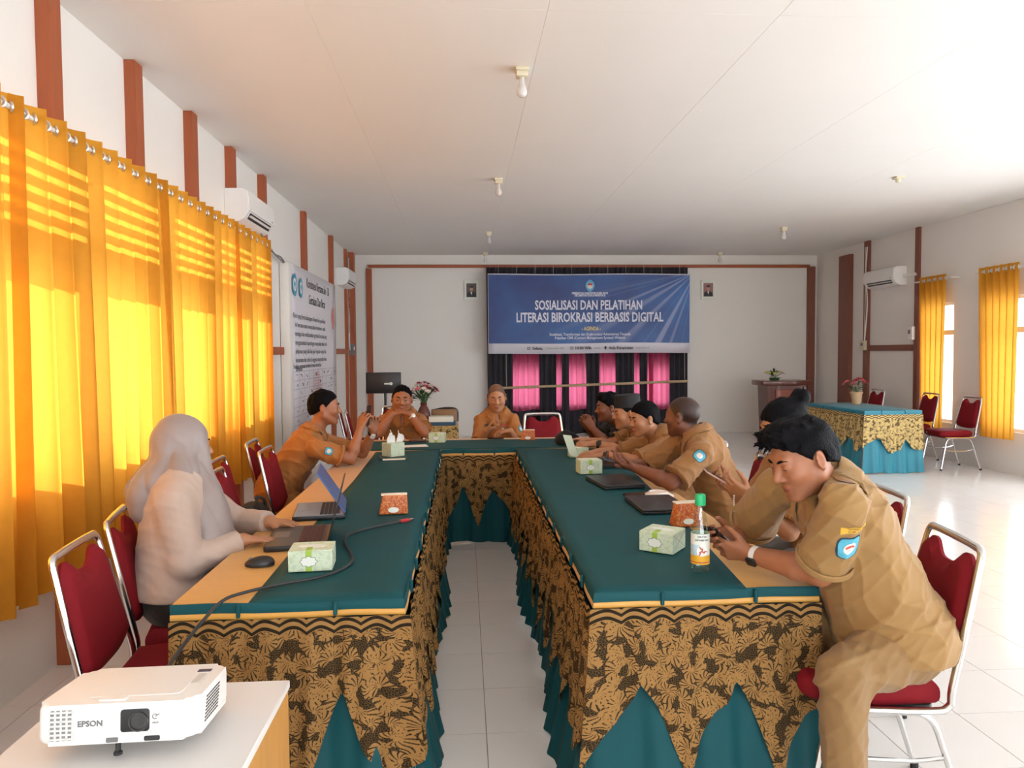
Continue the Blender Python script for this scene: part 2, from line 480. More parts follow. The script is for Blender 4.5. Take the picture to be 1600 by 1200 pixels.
# trims: timber posts and rails
tn = [0]
def trim(boxes, m=M_post, label=None):
    tn[0] += 1
    bm = B()
    for c, s in boxes: box(bm, c, s, 0.004, 1)
    o = struct('trim_%d' % tn[0], bm, m)
    if label: o['label'] = label
    return o
for y in posts + [9.58, 11.5]:
    trim([((XL + 0.03, y, ZC / 2), (0.07, 0.115, ZC))])
trim([((XL + 0.02, 12.95, ZC / 2), (0.05, 0.1, ZC))])
trim([((XL + 0.05, 13.42, ZC / 2), (0.11, 0.16, ZC))])
trim([((XL + 0.02, (7.72 + 12.9) / 2, 1.585), (0.05, 5.2, 0.085))])
# far wall frame
trim([((-1.72, YF - 0.02, 1.55), (0.1, 0.05, 3.1))])
trim([((6.60, YF - 0.03, 1.55), (0.14, 0.08, 3.16))], M_post_r)
trim([((2.42, YF - 0.02, 3.14), (8.3, 0.06, 0.055))])
# right wall
trim([((XR - 0.03, 12.56, 1.6), (0.09, 0.36, 3.2))], M_post_r)
trim([((XR - 0.02, 11.9, ZC / 2), (0.05, 0.14, ZC))], M_post_r)
trim([((XR - 0.015, 10.54, ZC / 2), (0.04, 0.1, ZC))], M_post_r)
trim([((XR - 0.015, 11.2, 1.575), (0.04, 1.24, 0.09))], M_post_r)

# window frames, panes and ventilation slats on the left
wn = 0
M_frame = mat('brown_window_frame', lin('7A4426'), 0.5, var=0.2, vscale=8)
for a, b in bays:
    wn += 1
    w = bpy.data.objects.new('window_%d' % wn, None); COL.objects.link(w); w['kind'] = 'structure'
    w.location = (XL - 0.07, (a + b) / 2, SILL); ww = b - a
    bm = B()
    for y in (-ww / 2 + 0.022, ww / 2 - 0.022): box(bm, (0, y, (HEAD - SILL) / 2), (0.06, 0.045, HEAD - SILL - 0.002))
    for z in (0.022, HEAD - SILL - 0.022): box(bm, (0, 0, z), (0.06, ww - 0.09, 0.045))
    obj('window_frame', bm, M_frame, w)
    bm = B(); box(bm, (0, 0, (HEAD - SILL) / 2), (0.005, ww - 0.09, HEAD - SILL - 0.09)); obj('window_pane', bm, M_glass, w)
    nsl = 6
    bm = B(); box(bm, (0, 0, 0), (0.025, ww - 0.004, 0.036)); s0 = obj('slat', bm, M_frame, w)
    for k in range(nsl):
        o = s0 if k == 0 else s0.copy()
        if k: COL.objects.link(o)
        o.location = (0, 0, V0 - SILL + (V1 - V0) * (k + 0.5) / nsl); 
for a, b in rwin:
    wn += 1
    w = bpy.data.objects.new('window_%d' % wn, None); COL.objects.link(w); w['kind'] = 'structure'
    w.location = (XR + 0.07, (a + b) / 2, 0.52); ww, hh = b - a, 1.68
    bm = B()
    for y in (-ww / 2 + 0.02, ww / 2 - 0.02): box(bm, (0, y, hh / 2), (0.05, 0.04, hh - 0.002))
    for z in (0.02, hh - 0.02): box(bm, (0, 0, z), (0.05, ww - 0.08, 0.04))
    box(bm, (0, 0, 1.26), (0.06, ww - 0.08, 0.07))
    obj('window_frame', bm, M_wall, w)
    bm = B(); box(bm, (0, 0, 0.63), (0.005, ww - 0.08, 1.18)); box(bm, (0, 0, 1.47), (0.005, ww - 0.08, 0.34)); obj('window_pane', bm, M_glass, w)
wn += 1
w = bpy.data.objects.new('window_%d' % wn, None); COL.objects.link(w); w['kind'] = 'structure'; w.location = (2.35, YF + 0.07, 0.47)
bm = B()
for k in range(5): box(bm, (-1.58 + 0.79 * k, 0, 0.4), (0.04, 0.05, 0.8))
for z in (0.02, 0.78): box(bm, (0, 0, z), (3.1, 0.04, 0.04))
obj('window_frame', bm, M_frame, w)

# ------------------------------------------------------------------ curtains
M_ring = mat('silver_eyelet', (0.75, 0.74, 0.7), 0.3, metal=0.8)
M_rod = mat('white_curtain_rod', lin('D9D6D0'), 0.35)
def curtain(name, label, x, y0, y1, z0, z1, lam, amp, m, group, seed, taper=0.0, side=1, rings=True, rodz=None):
    r = random.Random(seed)
    t = thing(name, label, 'curtain', (x, (y0 + y1) / 2, z0), 0, group)
    L = y1 - y0; n = max(16, int(L / lam * 14)); k = 26
    P = np.zeros((n + 1, k + 1, 3)); ph = r.random() * 6
    for i in range(n + 1):
        s = i / n
        for j in range(k + 1):
            v = j / k; h = v * (z1 - z0)
            drift = 0.035 * (1 - v) * math.sin(3.1 * s * L + ph) + 0.02 * (1 - v) * math.sin(7 * s * L + 2 * ph)
            w = 2 * PI * (s * L) / lam
            a = amp * (1.0 + 0.25 * math.sin(5.3 * s * L + ph) * (1 - v))
            sw = math.sin(w + 0.7 * (1 - v) * math.sin(2.2 * s * L + ph))
            P[i, j] = (side * a * sw * (0.75 + 0.25 * abs(sw)) , -L / 2 + s * L + drift + taper * (1 - v) * (s - 0.5) + 0.012 * math.sin(2 * w) , h + (0.012 * math.sin(4 * s * L + ph) if j == 0 else 0))
    sheet('cloth', P, m, t)
    # hem
    bm = B()
    for i in range(0, n, 1): pass
    bm.free()
    if rings:
        bm = B(); tube(bm, [(0.0, 0.022 * math.cos(q * PI / 6), 0.022 * math.sin(q * PI / 6)) for q in range(12)], 0.0065, 6, closed=True)
        e0 = obj('eyelet', bm, M_ring, t); nr = int(L / lam * 2)
        for q in range(nr):
            yy = (q + 0.02) * lam / 2
            o = e0 if q == 0 else e0.copy()
            if q: COL.objects.link(o)
            sgn = 1 if q % 2 == 0 else -1
            o.location = (0.0, -L / 2 + yy + 0.01, z1 - z0 - 0.055); o.rotation_euler = (0, 0, sgn * side * 0.95 + PI / 2 * 0)
    return t
ROD = 2.60
for (a, b, sd, lb) in ((1.75, 3.31, 1, 'golden yellow eyelet curtain nearest the camera, cut by the left picture edge'),
                       (3.27, 4.86, 2, 'golden yellow eyelet curtain on the long left rod, behind the first red chairs'),
                       (4.80, 6.34, 3, 'golden yellow eyelet curtain on the left rod behind the woman in grey hijab'),
                       (6.27, 7.42, 4, 'golden yellow eyelet curtain at the far end of the left rod, below the air conditioner')):
    curtain('curtain', lb, -1.90, a, b, 0.47, ROD + 0.055, 0.17, 0.042, M_curtain, 'curtains on the long left rod', sd)
t = thing('curtain_rod', 'white metal curtain rod running through the eyelets along left wall', 'curtain rod', (-1.90, 4.55, ROD))
bm = B(); tube(bm, [(0, -2.95, 0), (0, 2.95, 0)], 0.0125, 10); obj('rod', bm, M_rod, t)
for y in (-2.75, 0.0, 2.88):
    bm = B(); bar(bm, (-0.14, y, -0.005), (0.0, y, -0.005), 0.02, 0.02); box(bm, (-0.135, y, 0), (0.012, 0.04, 0.08)); obj('bracket', bm, M_rod, t)
for (a, b, sd, lb) in ((9.74, 10.36, 11, 'golden curtain on the right wall beside the brown post, nearer the far wall'),
                       (8.40, 9.06, 12, 'golden curtain on the right wall cut by the right picture edge')):
    curtain('curtain', lb, XR - 0.12, a, b, 0.44, 2.58, 0.125, 0.034, M_curtain, 'curtains on the right wall', sd, taper=-0.06, side=-1)
    t = thing('curtain_rod', 'thin white rod holding the ' + lb.split(' on ')[0] + (' beside brown post' if sd == 11 else ' at right picture edge'), 'curtain rod', (XR - 0.12, (a + b) / 2, 2.525))
    bm = B(); tube(bm, [(0, -0.42, 0), (0, 0.42, 0)], 0.011, 8); obj('rod', bm, M_rod, t)
    for y in (-0.40, 0.40):
        bm = B(); bar(bm, (0.12, y, 0), (0, y, 0), 0.016, 0.016); obj('bracket', bm, M_rod, t)

# stage curtains: pink pieces hanging inside, black lengths in front
def flat_curtain(name, label, x0, x1, y, z0, z1, lam, amp, m, group, seed, cat='curtain'):
    r = random.Random(seed); L = x1 - x0; n = max(8, int(L / lam * 12)); k = 14; ph = r.random() * 6
    P = np.zeros((n + 1, k + 1, 3))
    for i in range(n + 1):
        for j in range(k + 1):
            s, v = i / n, j / k
            P[i, j] = (s * L - L / 2 + 0.012 * (1 - v) * math.sin(9 * s + ph), amp * math.sin(2 * PI * s * L / lam + ph + 0.5 * (1 - v)) + 0.3 * amp * math.sin(5 * PI * s * L / lam), v * (z1 - z0) + (0.015 * math.sin(11 * s * L + ph) if j == 0 else 0))
    o = sheet(name, P, m); o.location = ((x0 + x1) / 2, y, z0)
    return setp(o, label, cat, group)
pk = [(0.84, 1.46), (1.62, 1.85), (1.88, 2.33), (2.44, 2.90), (3.05, 3.55), (3.45, 3.90)]
for k, (a, b) in enumerate(pk):
    flat_curtain('stage_curtain', 'pink curtain, number %s from the left behind the black stage strips' % ('one', 'two', 'three', 'four', 'five', 'six')[k], a, b, 13.6, 0.47, 2.98, 0.11, 0.022, M_pink, 'pink stage curtains', 40 + k)
bk = [(0.42, 0.90), (1.38, 1.70), (1.80, 1.93), (2.25, 2.51), (2.80, 3.16), (3.25, 3.41), (3.82, 4.16)]
nm = ('first', 'second', 'third', 'fourth', 'fifth', 'sixth', 'last')
for k, (a, b) in enumerate(bk):
    flat_curtain('stage_curtain', 'black stage curtain strip, %s from the left under the blue banner' % nm[k], a, b, 13.5, 0.02, 3.1, 0.10, 0.022, M_stage, 'black stage curtain strips', 60 + k)
flat_curtain('stage_skirt', 'black cloth hung low across the stage wall below the pink curtains', 0.55, 4.14, 13.655, 0.01, 0.56, 0.13, 0.012, M_stage, None, 80)
flat_curtain('stage_valance', 'black valance cloth along the top of the stage wall behind the banner', 0.42, 4.16, 13.52, 2.9, 3.1, 0.12, 0.012, M_stage, None, 81)

# ------------------------------------------------------------------ conference tables with satin cloth, lace and pleated skirt
TT = 0.765
def table_set(which, x0, x1, y0, y1, sides, lab, lace, green, group, zlo=0.17, zhi=0.45, per=0.30, rz=0, loc=None, drop=0.0, flare=0.11, res=0.010, gold=None, low=None):
    """sides: list of (corner a, corner b, outward normal) edges that carry skirt and lace"""
    gold = gold or M_gold
    t = thing('meeting_table', lab['table'], 'table', ((x0 + x1) / 2, (y0 + y1) / 2, 0), 0, group)
    w, d = x1 - x0, y1 - y0
    bm = B(); box(bm, (0, 0, 0.735), (w - 0.03, d - 0.03, 0.03), 0.003, 1); obj('tabletop', bm, M_wood, t)
    for sx in (-1, 1):
        for sy in (-1, 1):
            bm = B(); tube(bm, [(sx * (w / 2 - 0.09), sy * (d / 2 - 0.12), 0.72), (sx * (w / 2 - 0.09), sy * (d / 2 - 0.12), 0)], 0.016, 8); obj('leg', bm, M_chrome, t)
    c = thing('tablecloth', lab['cloth'], 'tablecloth', ((x0 + x1) / 2, (y0 + y1) / 2, 0), 0, group.replace('tables', 'table cloths') if group else None)
    bm = B(); box(bm, (0, 0, 0.757), (w, d, 0.012), 0.004, 2); obj('top_cloth', bm, gold, c)
    r = random.Random(hash(which) % 1000 if False else len(which) * 7)
    for (a, b, nrm) in sides:
        nA = next((V((*s_[2], 0)) for s_ in sides if s_[1] == a), None); nB = next((V((*s_[2], 0)) for s_ in sides if s_[0] == b), None)
        a, b, nrm = V((*a, 0)), V((*b, 0)), V((*nrm, 0)); L = (b - a).length; u = (b - a).normalized()
        def out(s, off):                                 # the cloth turns the corner without a gap
            p = a + u * s + nrm * off
            if nA is not None and s < 0.12: p = p + nA * off * (1 - s / 0.12) ** 1.5
            if nB is not None and L - s < 0.12: p = p + nB * off * (1 - (L - s) / 0.12) ** 1.5
            return p
        def strip(nm, zt, zb, off, m):
            n = max(6, int(L / 0.05)); P = np.zeros((n + 1, 4, 3))
            for i in range(n + 1):
                s = L * i / n; wv = 0.0025 * math.sin(s * 9) + 0.0015 * math.sin(s * 31)
                for j, (q, o2) in enumerate(((0, -0.004), (0.15, 0), (0.8, 0.002), (1, 0.001))):
                    p = out(s, off + o2 + wv); P[i, j] = (p.x, p.y, zt + (zb - zt) * q + 0.002 * math.sin(s * 13))
            sheet(nm, P, m, c)
        strip('green_edging', 0.7645, 0.732, 0.006, green)
        strip('gold_trim', 0.735, 0.714, 0.008, gold)
        # lace
        n = int(L / res); k = 18; P = np.zeros((n + 1, k + 1, 3)); U = np.zeros((n + 1, k + 1, 2))
        ph = r.random(); pts = []
        s = -per * ph
        knots = []
        i = 0
        while s < L + per:
            z = (zlo + r.uniform(-0.03, 0.04)) if i % 2 else (zhi + r.uniform(-0.05, 0.04))
            knots.append((s, z)); s += per / 2 * r.uniform(0.8, 1.2); i += 1
        if low: knots = low.get((tuple(a)[:2]), knots) if isinstance(low, dict) else knots
        ks, kz = [q[0] for q in knots], [q[1] for q in knots]
        for i in range(n + 1):
            s = L * i / n
            zb = float(np.interp(s, ks, kz)); zb += 0.02 * math.sin(s * 40)
            for j in range(k + 1):
                q = j / k; z = 0.717 + (zb - 0.717) * q
                gat = 0.010 * math.sin(2 * PI * s / 0.145 + 1.5 * math.sin(s * 3)) + 0.006 * math.sin(2 * PI * s / 0.06 + q)
                fl = flare * 0.55 * (max(0.0, 0.717 - z) / 0.7) ** 1.3
                p = out(s, 0.022 + fl + gat * (0.35 + 0.65 * q)); P[i, j] = (p.x, p.y, z); U[i, j] = (s, 0.717 - z)
        sheet('lace_overlay', P, lace, c, U)
        # pleated skirt down to the floor
        n = int(L / (res * 1.3)); k = 12; P = np.zeros((n + 1, k + 1, 3)); ph = r.random() * 6
        for i in range(n + 1):
            s = L * i / n
            for j in range(k + 1):
                q = j / k; z = 0.74 - 0.735 * q
                ple = (0.004 + 0.022 * q) * (math.sin(2 * PI * s / 0.19 + ph + 0.8 * math.sin(4 * s)) + 0.4 * math.sin(2 * PI * s / 0.083 + 2 * ph))
                fl = flare * q ** 1.6 * (1 + 0.35 * math.sin(3.7 * s + ph))
                p = out(s, -0.012 + 0.5 * ple + fl * 0.75); P[i, j] = (p.x, p.y, max(0.004, z + 0.01 * math.sin(11 * s) * q))
        sheet('pleated_skirt', P, green, c)
        # little cloth clips that hold the skirt to the edge
        bm = B(); box(bm, (0, 0, 0), (0.012, 0.012, 0.045), 0.003, 1); first = None
        nc = max(2, int(L / 0.27))
        for q in range(nc):
            p = a + u * (L * (q + 0.7) / (nc + 0.4)) + nrm * 0.014
            if first is None: first = obj('clip', bm, green, c); o = first
            else: o = first.copy(); COL.objects.link(o)
            o.location = (p.x, p.y, 0.742); o.rotation_euler = (0, 0, math.atan2(u.y, u.x))
    return t, c

M_wood = mat('brown_wood_board', lin('8A5A32'), 0.45, var=0.25, vscale=7, stretch=(1, 8, 8))
def runner(label, pts, z, m, n=40, group=None):
    """pts: outline strip given as two edges sampled along the length"""
    A, Bq = pts; k = 10
    P = np.zeros((n + 1, k + 1, 3))
    ax, bx = np.array(A, float), np.array(Bq, float)
    for i in range(n + 1):
        s = i / n
        ia = np.array([np.interp(s, np.linspace(0, 1, len(ax)), ax[:, d]) for d in (0, 1)])
        ib = np.array([np.interp(s, np.linspace(0, 1, len(bx)), bx[:, d]) for d in (0, 1)])
        for j in range(k + 1):
            p = ia + (ib - ia) * j / k
            P[i, j] = (p[0], p[1], z + 0.0007 * math.sin(37 * s + j) * (0 < j < k))
    o = sheet('table_runner', P, m)
    mod = o.modifiers.new('thickness', 'SOLIDIFY'); mod.thickness = 0.0015; mod.offset = 1
    return setp(o, label, 'table runner', group)

LX0, LX1, RX0, RX1, TY0, TY1, TY2 = -0.93, -0.205, 0.42, 1.17, 2.35, 5.96, 6.74
w, d = LX1 - LX0, TY1 - TY0
table_set('left', LX0, LX1, TY0, TY1, [((-w / 2, -d / 2), (w / 2, -d / 2), (0, -1)), ((w / 2, -d / 2), (w / 2, d / 2), (1, 0))],
          dict(table='long table on the left of the aisle, under gold cloth and lace', cloth='gold and teal cloth with lace draped over the left table, laptops on it'), M_lace, M_green, None,
          )
w = RX1 - RX0
table_set('right', RX0, RX1, TY0, TY1, [((-w / 2, -d / 2), (w / 2, -d / 2), (0, -1)), ((-w / 2, d / 2), (-w / 2, -d / 2), (-1, 0))],
          dict(table='long table on the right of the aisle, under gold cloth and lace', cloth='gold and teal cloth with lace draped over the right table, green capped bottle on it'), M_lace, M_green, None)
w, d = 1.30 + 0.98, TY2 - TY1 - 0.005
table_set('far table', -0.98, 1.30, TY1 + 0.005, TY2, [((-(0.98 - 0.16 + 0.0) + 0.98 - 0.16 - 0.35, -d / 2), (0.255, -d / 2), (0, -1))],
          dict(table='cross table at the head of the U, under gold cloth and lace', cloth='gold and teal cloth with lace draped over the cross table joining both long tables'), M_lace, M_green, None, flare=0.05)
runner('teal runner along the left table beside the gold strip, laptops on it', ([(-0.69, 2.346), (-0.70, 3.4), (-0.69, 4.6), (-0.71, 5.9)], [(LX1 + 0.003, 2.346), (LX1 + 0.003, 5.98)]), TT - 0.001, M_green)
runner('teal runner along the right table, glass bottle and closed laptops on it', ([(RX0 - 0.003, 2.346), (RX0 - 0.003, 5.98)], [(0.925, 2.346), (0.98, 2.97), (1.04, 3.83), (1.09, 4.55), (1.12, 5.9)]), TT - 0.001, M_green)
runner('teal runner across the head table in front of the three men', ([(-0.97, 5.97), (1.29, 5.97)], [(-0.97, 6.60), (1.29, 6.60)]), TT + 0.0005, M_green)

# ------------------------------------------------------------------ banquet chairs
def make_chair():
    t = thing('banquet_chair', 'x', 'chair')
    ol = [(-0.19, -0.19), (0.19, -0.19), (0.205, 0.0), (0.21, 0.15)] + [(0.21 - 0.07 * (1 - math.cos(a)), 0.15 + 0.08 * math.sin(a)) for a in (0.5, 1.0, 1.4)] + \
         [(-0.21 + 0.07 * (1 - math.cos(a)), 0.15 + 0.08 * math.sin(a)) for a in (1.4, 1.0, 0.5)] + [(-0.21, 0.15), (-0.205, 0.0)]
    bm = B(); prism(bm, ol, 0.075, T((0, 0, 0.425)), 0.03, 4)
    for v in bm.verts:
        if v.co.z > 0.46: v.co.z += 0.018 * (1 - (v.co.x / 0.22) ** 2) * (1 - ((v.co.y) / 0.25) ** 2)
    obj('seat', bm, M_red, t)
    bm = B(); prism(bm, round_rect(0.36, 0.36, 0.03), 0.012, T((0, 0, 0.412))); obj('seat_board', bm, M_black, t)
    # padded back: leaning panel with a finger notch in its upper edge
    lean = math.radians(13)
    def hw(z): return 0.198 - 0.035 * (z / 0.40)
    H = 0.38; N = 22; K = 12
    Mx = axes((0, -0.222, 0.525), (1, 0, 0), (0, -math.sin(lean), math.cos(lean)), (0, math.cos(lean), math.sin(lean)))
    outl = []
    def top(x): 
        q = abs(x) / hw(H); base = H - 0.052 * math.exp(-(x / 0.075) ** 4)
        return base - 0.045 * max(0, (q - 0.72) / 0.28) ** 2
    def bot(x): return 0.05 * (abs(x) / 0.198) ** 2 * 0.0 + 0.03 * (abs(x) / 0.198) ** 3
    xs = np.linspace(-1, 1, N)
    for side in (1, -1):
        pass
    rows = []
    for j in range(K + 1):
        v = j / K; row = []
        for i in range(N):
            q = xs[i]; zz = v * H; x = q * hw(zz)
            z = bot(q * 0.198) + (top(q * hw(H)) - bot(q * 0.198)) * v
            row.append((q * hw(z), z))
        rows.append(row)
    bm = B()
    fr = []; bk_ = []
    for j, row in enumerate(rows):
        e = min(j, K - j) / (K / 2)
        a, b = [], []
        for i, (x, z) in enumerate(row):
            ei = min(i, N - 1 - i) / ((N - 1) / 2)
            th = 0.024 * (1 - (1 - min(1, ei * 3)) ** 3) ** 0.5 * (1 - (1 - min(1, e * 3)) ** 3) ** 0.5
            a.append(bm.verts.new(Mx @ V((x, z, 0.006 + th)))); b.append(bm.verts.new(Mx @ V((x, z, -0.006 - th * 0.35))))
        fr.append(a); bk_.append(b)
    for j in range(K):
        for i in range(N - 1):
            bm.faces.new((fr[j][i], fr[j][i + 1], fr[j + 1][i + 1], fr[j + 1][i])); bm.faces.new((bk_[j][i], bk_[j + 1][i], bk_[j + 1][i + 1], bk_[j][i + 1]))
    for i in range(N - 1):
        bm.faces.new((fr[0][i + 1], fr[0][i], bk_[0][i], bk_[0][i + 1])); bm.faces.new((fr[K][i], fr[K][i + 1], bk_[K][i + 1], bk_[K][i]))
    for j in range(K):
        bm.faces.new((fr[j][0], fr[j + 1][0], bk_[j + 1][0], bk_[j][0])); bm.faces.new((fr[j + 1][N - 1], fr[j][N - 1], bk_[j][N - 1], bk_[j + 1][N - 1]))
    obj('backrest', bm, M_red, t)
    # chrome tube: seat rail, up the sides and over the top in one bend
    def bp(x, z): return Mx @ V((x, z, 0))
    L_ = [V((-0.212, 0.17, 0.418)), V((-0.212, -0.13, 0.418)), V((-0.212, -0.205, 0.435)), bp(-0.212, -0.03), bp(-0.20, 0.15), bp(-0.184, 0.335), bp(-0.172, 0.398), bp(-0.12, 0.407), bp(0, 0.409)]
    R_ = [V((-p.x, p.y, p.z)) for p in L_[:-1]][::-1]
    bm = B(); tube(bm, spline(L_ + R_, 5), 0.0135, 10, flat=0.85); obj('back_frame', bm, M_chrome, t)
    for s in (-1, 1):
        bm = B(); tube(bm, fillet([(s * 0.20, -0.02, 0.408), (s * 0.202, 0.15, 0.408), (s * 0.212, 0.225, 0.012)], 0.06), 0.0125, 8, flat=0.8); l = obj('leg', bm, M_chrome, t)
        bm = B(); lathe(bm, [(0, 0), (0.015, 0), (0.015, 0.022), (0, 0.022)], 8, (s * 0.212, 0.226, 0)); obj('foot', bm, M_rubber, l)
        bm = B(); tube(bm, fillet([(s * 0.20, -0.02, 0.408), (s * 0.202, -0.16, 0.408), (s * 0.215, -0.285, 0.012)], 0.06), 0.0125, 8, flat=0.8); l = obj('leg', bm, M_chrome, t)
        bm = B(); lathe(bm, [(0, 0), (0.015, 0), (0.015, 0.022), (0, 0.022)], 8, (s * 0.215, -0.286, 0)); obj('foot', bm, M_rubber, l)
        bm = B(); tube(bm, fillet([(s * 0.207, 0.185, 0.27), (s * 0.19, 0.10, 0.245), (s * 0.19, -0.12, 0.245), (s * 0.205, -0.205, 0.27)], 0.04), 0.007, 6); obj('stretcher', bm, M_chrome, t)
    bm = B(); prism(bm, [(-0.014, -0.006), (0.014, -0.006), (0.014, 0.006), (-0.014, 0.006)], 0.001, axes((0.10, 0.232, 0.462), (1, 0, 0), (0, 0, 1), (0, -1, 0.0)) ); 
    for v in bm.verts: v.co.y -= 0.001
    obj('care_tag', bm, M_white, t)
    return t
chair0 = make_chair(); _used = [False]
def place_chair(x, y, deg, label, group=None):
    """deg: direction the seat faces, 0 = towards the far wall, -90 = towards the right wall"""
    rz = math.radians(deg)
    if not _used[0]:
        _used[0] = True; chair0.location = (x, y, 0); chair0.rotation_euler = (0, 0, rz); chair0['label'] = label
        if group: chair0['group'] = group
        return chair0
    return dup(chair0, (x, y, 0), rz, label, group)
G1 = 'red banquet chairs around the meeting tables'
place_chair(-0.985, 2.54, -84, 'empty red banquet chair nearest the projector, its seat clear', G1)
place_chair(-1.075, 3.05, -76, 'red banquet chair under the woman in the grey hijab', G1)
place_chair(-1.02, 4.00, -86, 'red banquet chair holding the black bag, beside the woman in hijab', G1)
place_chair(-1.16, 4.47, -86, 'red banquet chair half hidden behind the chair with the black bag', G1)
place_chair(-1.00, 4.93, -88, 'empty red banquet chair between the black bag and the man filming', G1)
place_chair(-1.22, 5.40, -86, 'red banquet chair under the man on the left holding a phone upright', G1)
place_chair(-0.62, 7.22, 180, 'red banquet chair behind the man resting his chin on his hands', G1)
place_chair(0.31, 7.24, 180, 'red banquet chair behind the man at the centre of the head table', G1)
place_chair(0.80, 7.12, 182, 'empty red banquet chair at head table, right of the centre man', G1)
place_chair(1.36, 6.12, 92, 'red banquet chair under the young man in the black patterned shirt', G1)
place_chair(1.42, 5.62, 92, 'red banquet chair under the man in the black cap', G1)
place_chair(1.46, 5.05, 92, 'red banquet chair under the man with a black watch, next to the shaved man', G1)
place_chair(1.50, 4.28, 88, 'red banquet chair under the man with the shaved head', G1)
place_chair(1.56, 3.16, 86, 'red banquet chair under the person with hair in a bun', G1)
place_chair(1.33, 2.40, 80, 'red banquet chair under the man nearest the camera on the right', G1)
G2 = 'spare red chairs along the far left'
place_chair(-0.98, 8.1, -82, 'empty red chair behind the head table, first beside the black monitor', G2)
place_chair(-1.22, 9.0, -80, 'empty red chair behind the man filming, near the wall posts', G2)
place_chair(-0.80, 8.45, 178, 'red chair behind the shoulder of the man with hands at his chin', G2)
G3 = 'red chairs at the lace covered table on the right'
place_chair(6.28, 9.15, 88, 'red chair nearest the camera at the lace table by the right wall', G3)
place_chair(6.28, 10.0, 88, 'second red chair along the lace table by the right wall', G3)
place_chair(6.15, 11.1, 90, 'third red chair at the lace table, beside the flower pot', G3)

# ------------------------------------------------------------------ lace table at the right
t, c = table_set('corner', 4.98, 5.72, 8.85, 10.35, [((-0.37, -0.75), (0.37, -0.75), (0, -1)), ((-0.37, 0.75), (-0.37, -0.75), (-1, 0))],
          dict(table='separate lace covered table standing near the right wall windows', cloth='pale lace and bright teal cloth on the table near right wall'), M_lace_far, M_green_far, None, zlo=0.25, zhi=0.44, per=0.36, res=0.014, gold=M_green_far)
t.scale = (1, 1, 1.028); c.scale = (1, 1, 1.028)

# ------------------------------------------------------------------ bodies: smooth implicit surfaces meshed with surface nets
def _a(p): return np.asarray(p, float)
def unit(v): v = _a(v); return v / np.linalg.norm(v)
def cone(a, b, ra, rb):
    a, b = _a(a), _a(b); ba = b - a; l2 = max(ba.dot(ba), 1e-9)
    def f(P):
        t = np.clip(((P - a) @ ba) / l2, 0, 1)
        return np.linalg.norm(P - a - t[..., None] * ba, axis=-1) - (ra + (rb - ra) * t)
    return f
def ell(c, r, M=None):
    c, r = _a(c), _a(r); M = np.eye(3) if M is None else _a(M)      # rows of M = local axes
    def f(P):
        q = (P - c) @ M.T
        k0 = np.linalg.norm(q / r, axis=-1); k1 = np.linalg.norm(q / (r * r), axis=-1)
        return k0 * (k0 - 1.0) / np.maximum(k1, 1e-9)
    return f
def plane(p, n):                     # inside where (x-p).n < 0
    p, n = _a(p), unit(n)
    return lambda P: (P - p) @ n
def rbox(c, h, M, r):
    c, h, M = _a(c), _a(h), _a(M)
    def f(P):
        q = np.abs((P - c) @ M.T) - h + r
        return np.linalg.norm(np.maximum(q, 0), axis=-1) + np.minimum(q.max(-1), 0) - r
    return f

def fold(prims, P, skip=None):
    acc = np.full(P.shape[:-1], 1e3)
    for i, (f, k, op) in enumerate(prims):
        if skip is not None:
            m = ~skip[i]
            if not m.any(): continue
            d = f(P[m]); a = acc[m]
        else: d = f(P); a = acc
        if op == 'u':
            if k > 0: h = np.maximum(k - np.abs(a - d), 0); a = np.minimum(a, d) - h * h / (4 * k)
            else: a = np.minimum(a, d)
        elif op == 's':
            if k > 0: h = np.maximum(k - np.abs(a + d), 0); a = np.maximum(a, -d) + h * h / (4 * k)
            else: a = np.maximum(a, -d)
        elif op == 'i':
            if k > 0: h = np.maximum(k - np.abs(a - d), 0); a = np.maximum(a, d) + h * h / (4 * k)
            else: a = np.maximum(a, d)
        elif op == 'd': a = a + d                         # displacement
        if skip is not None: acc[m] = a
        else: acc = a
    return acc

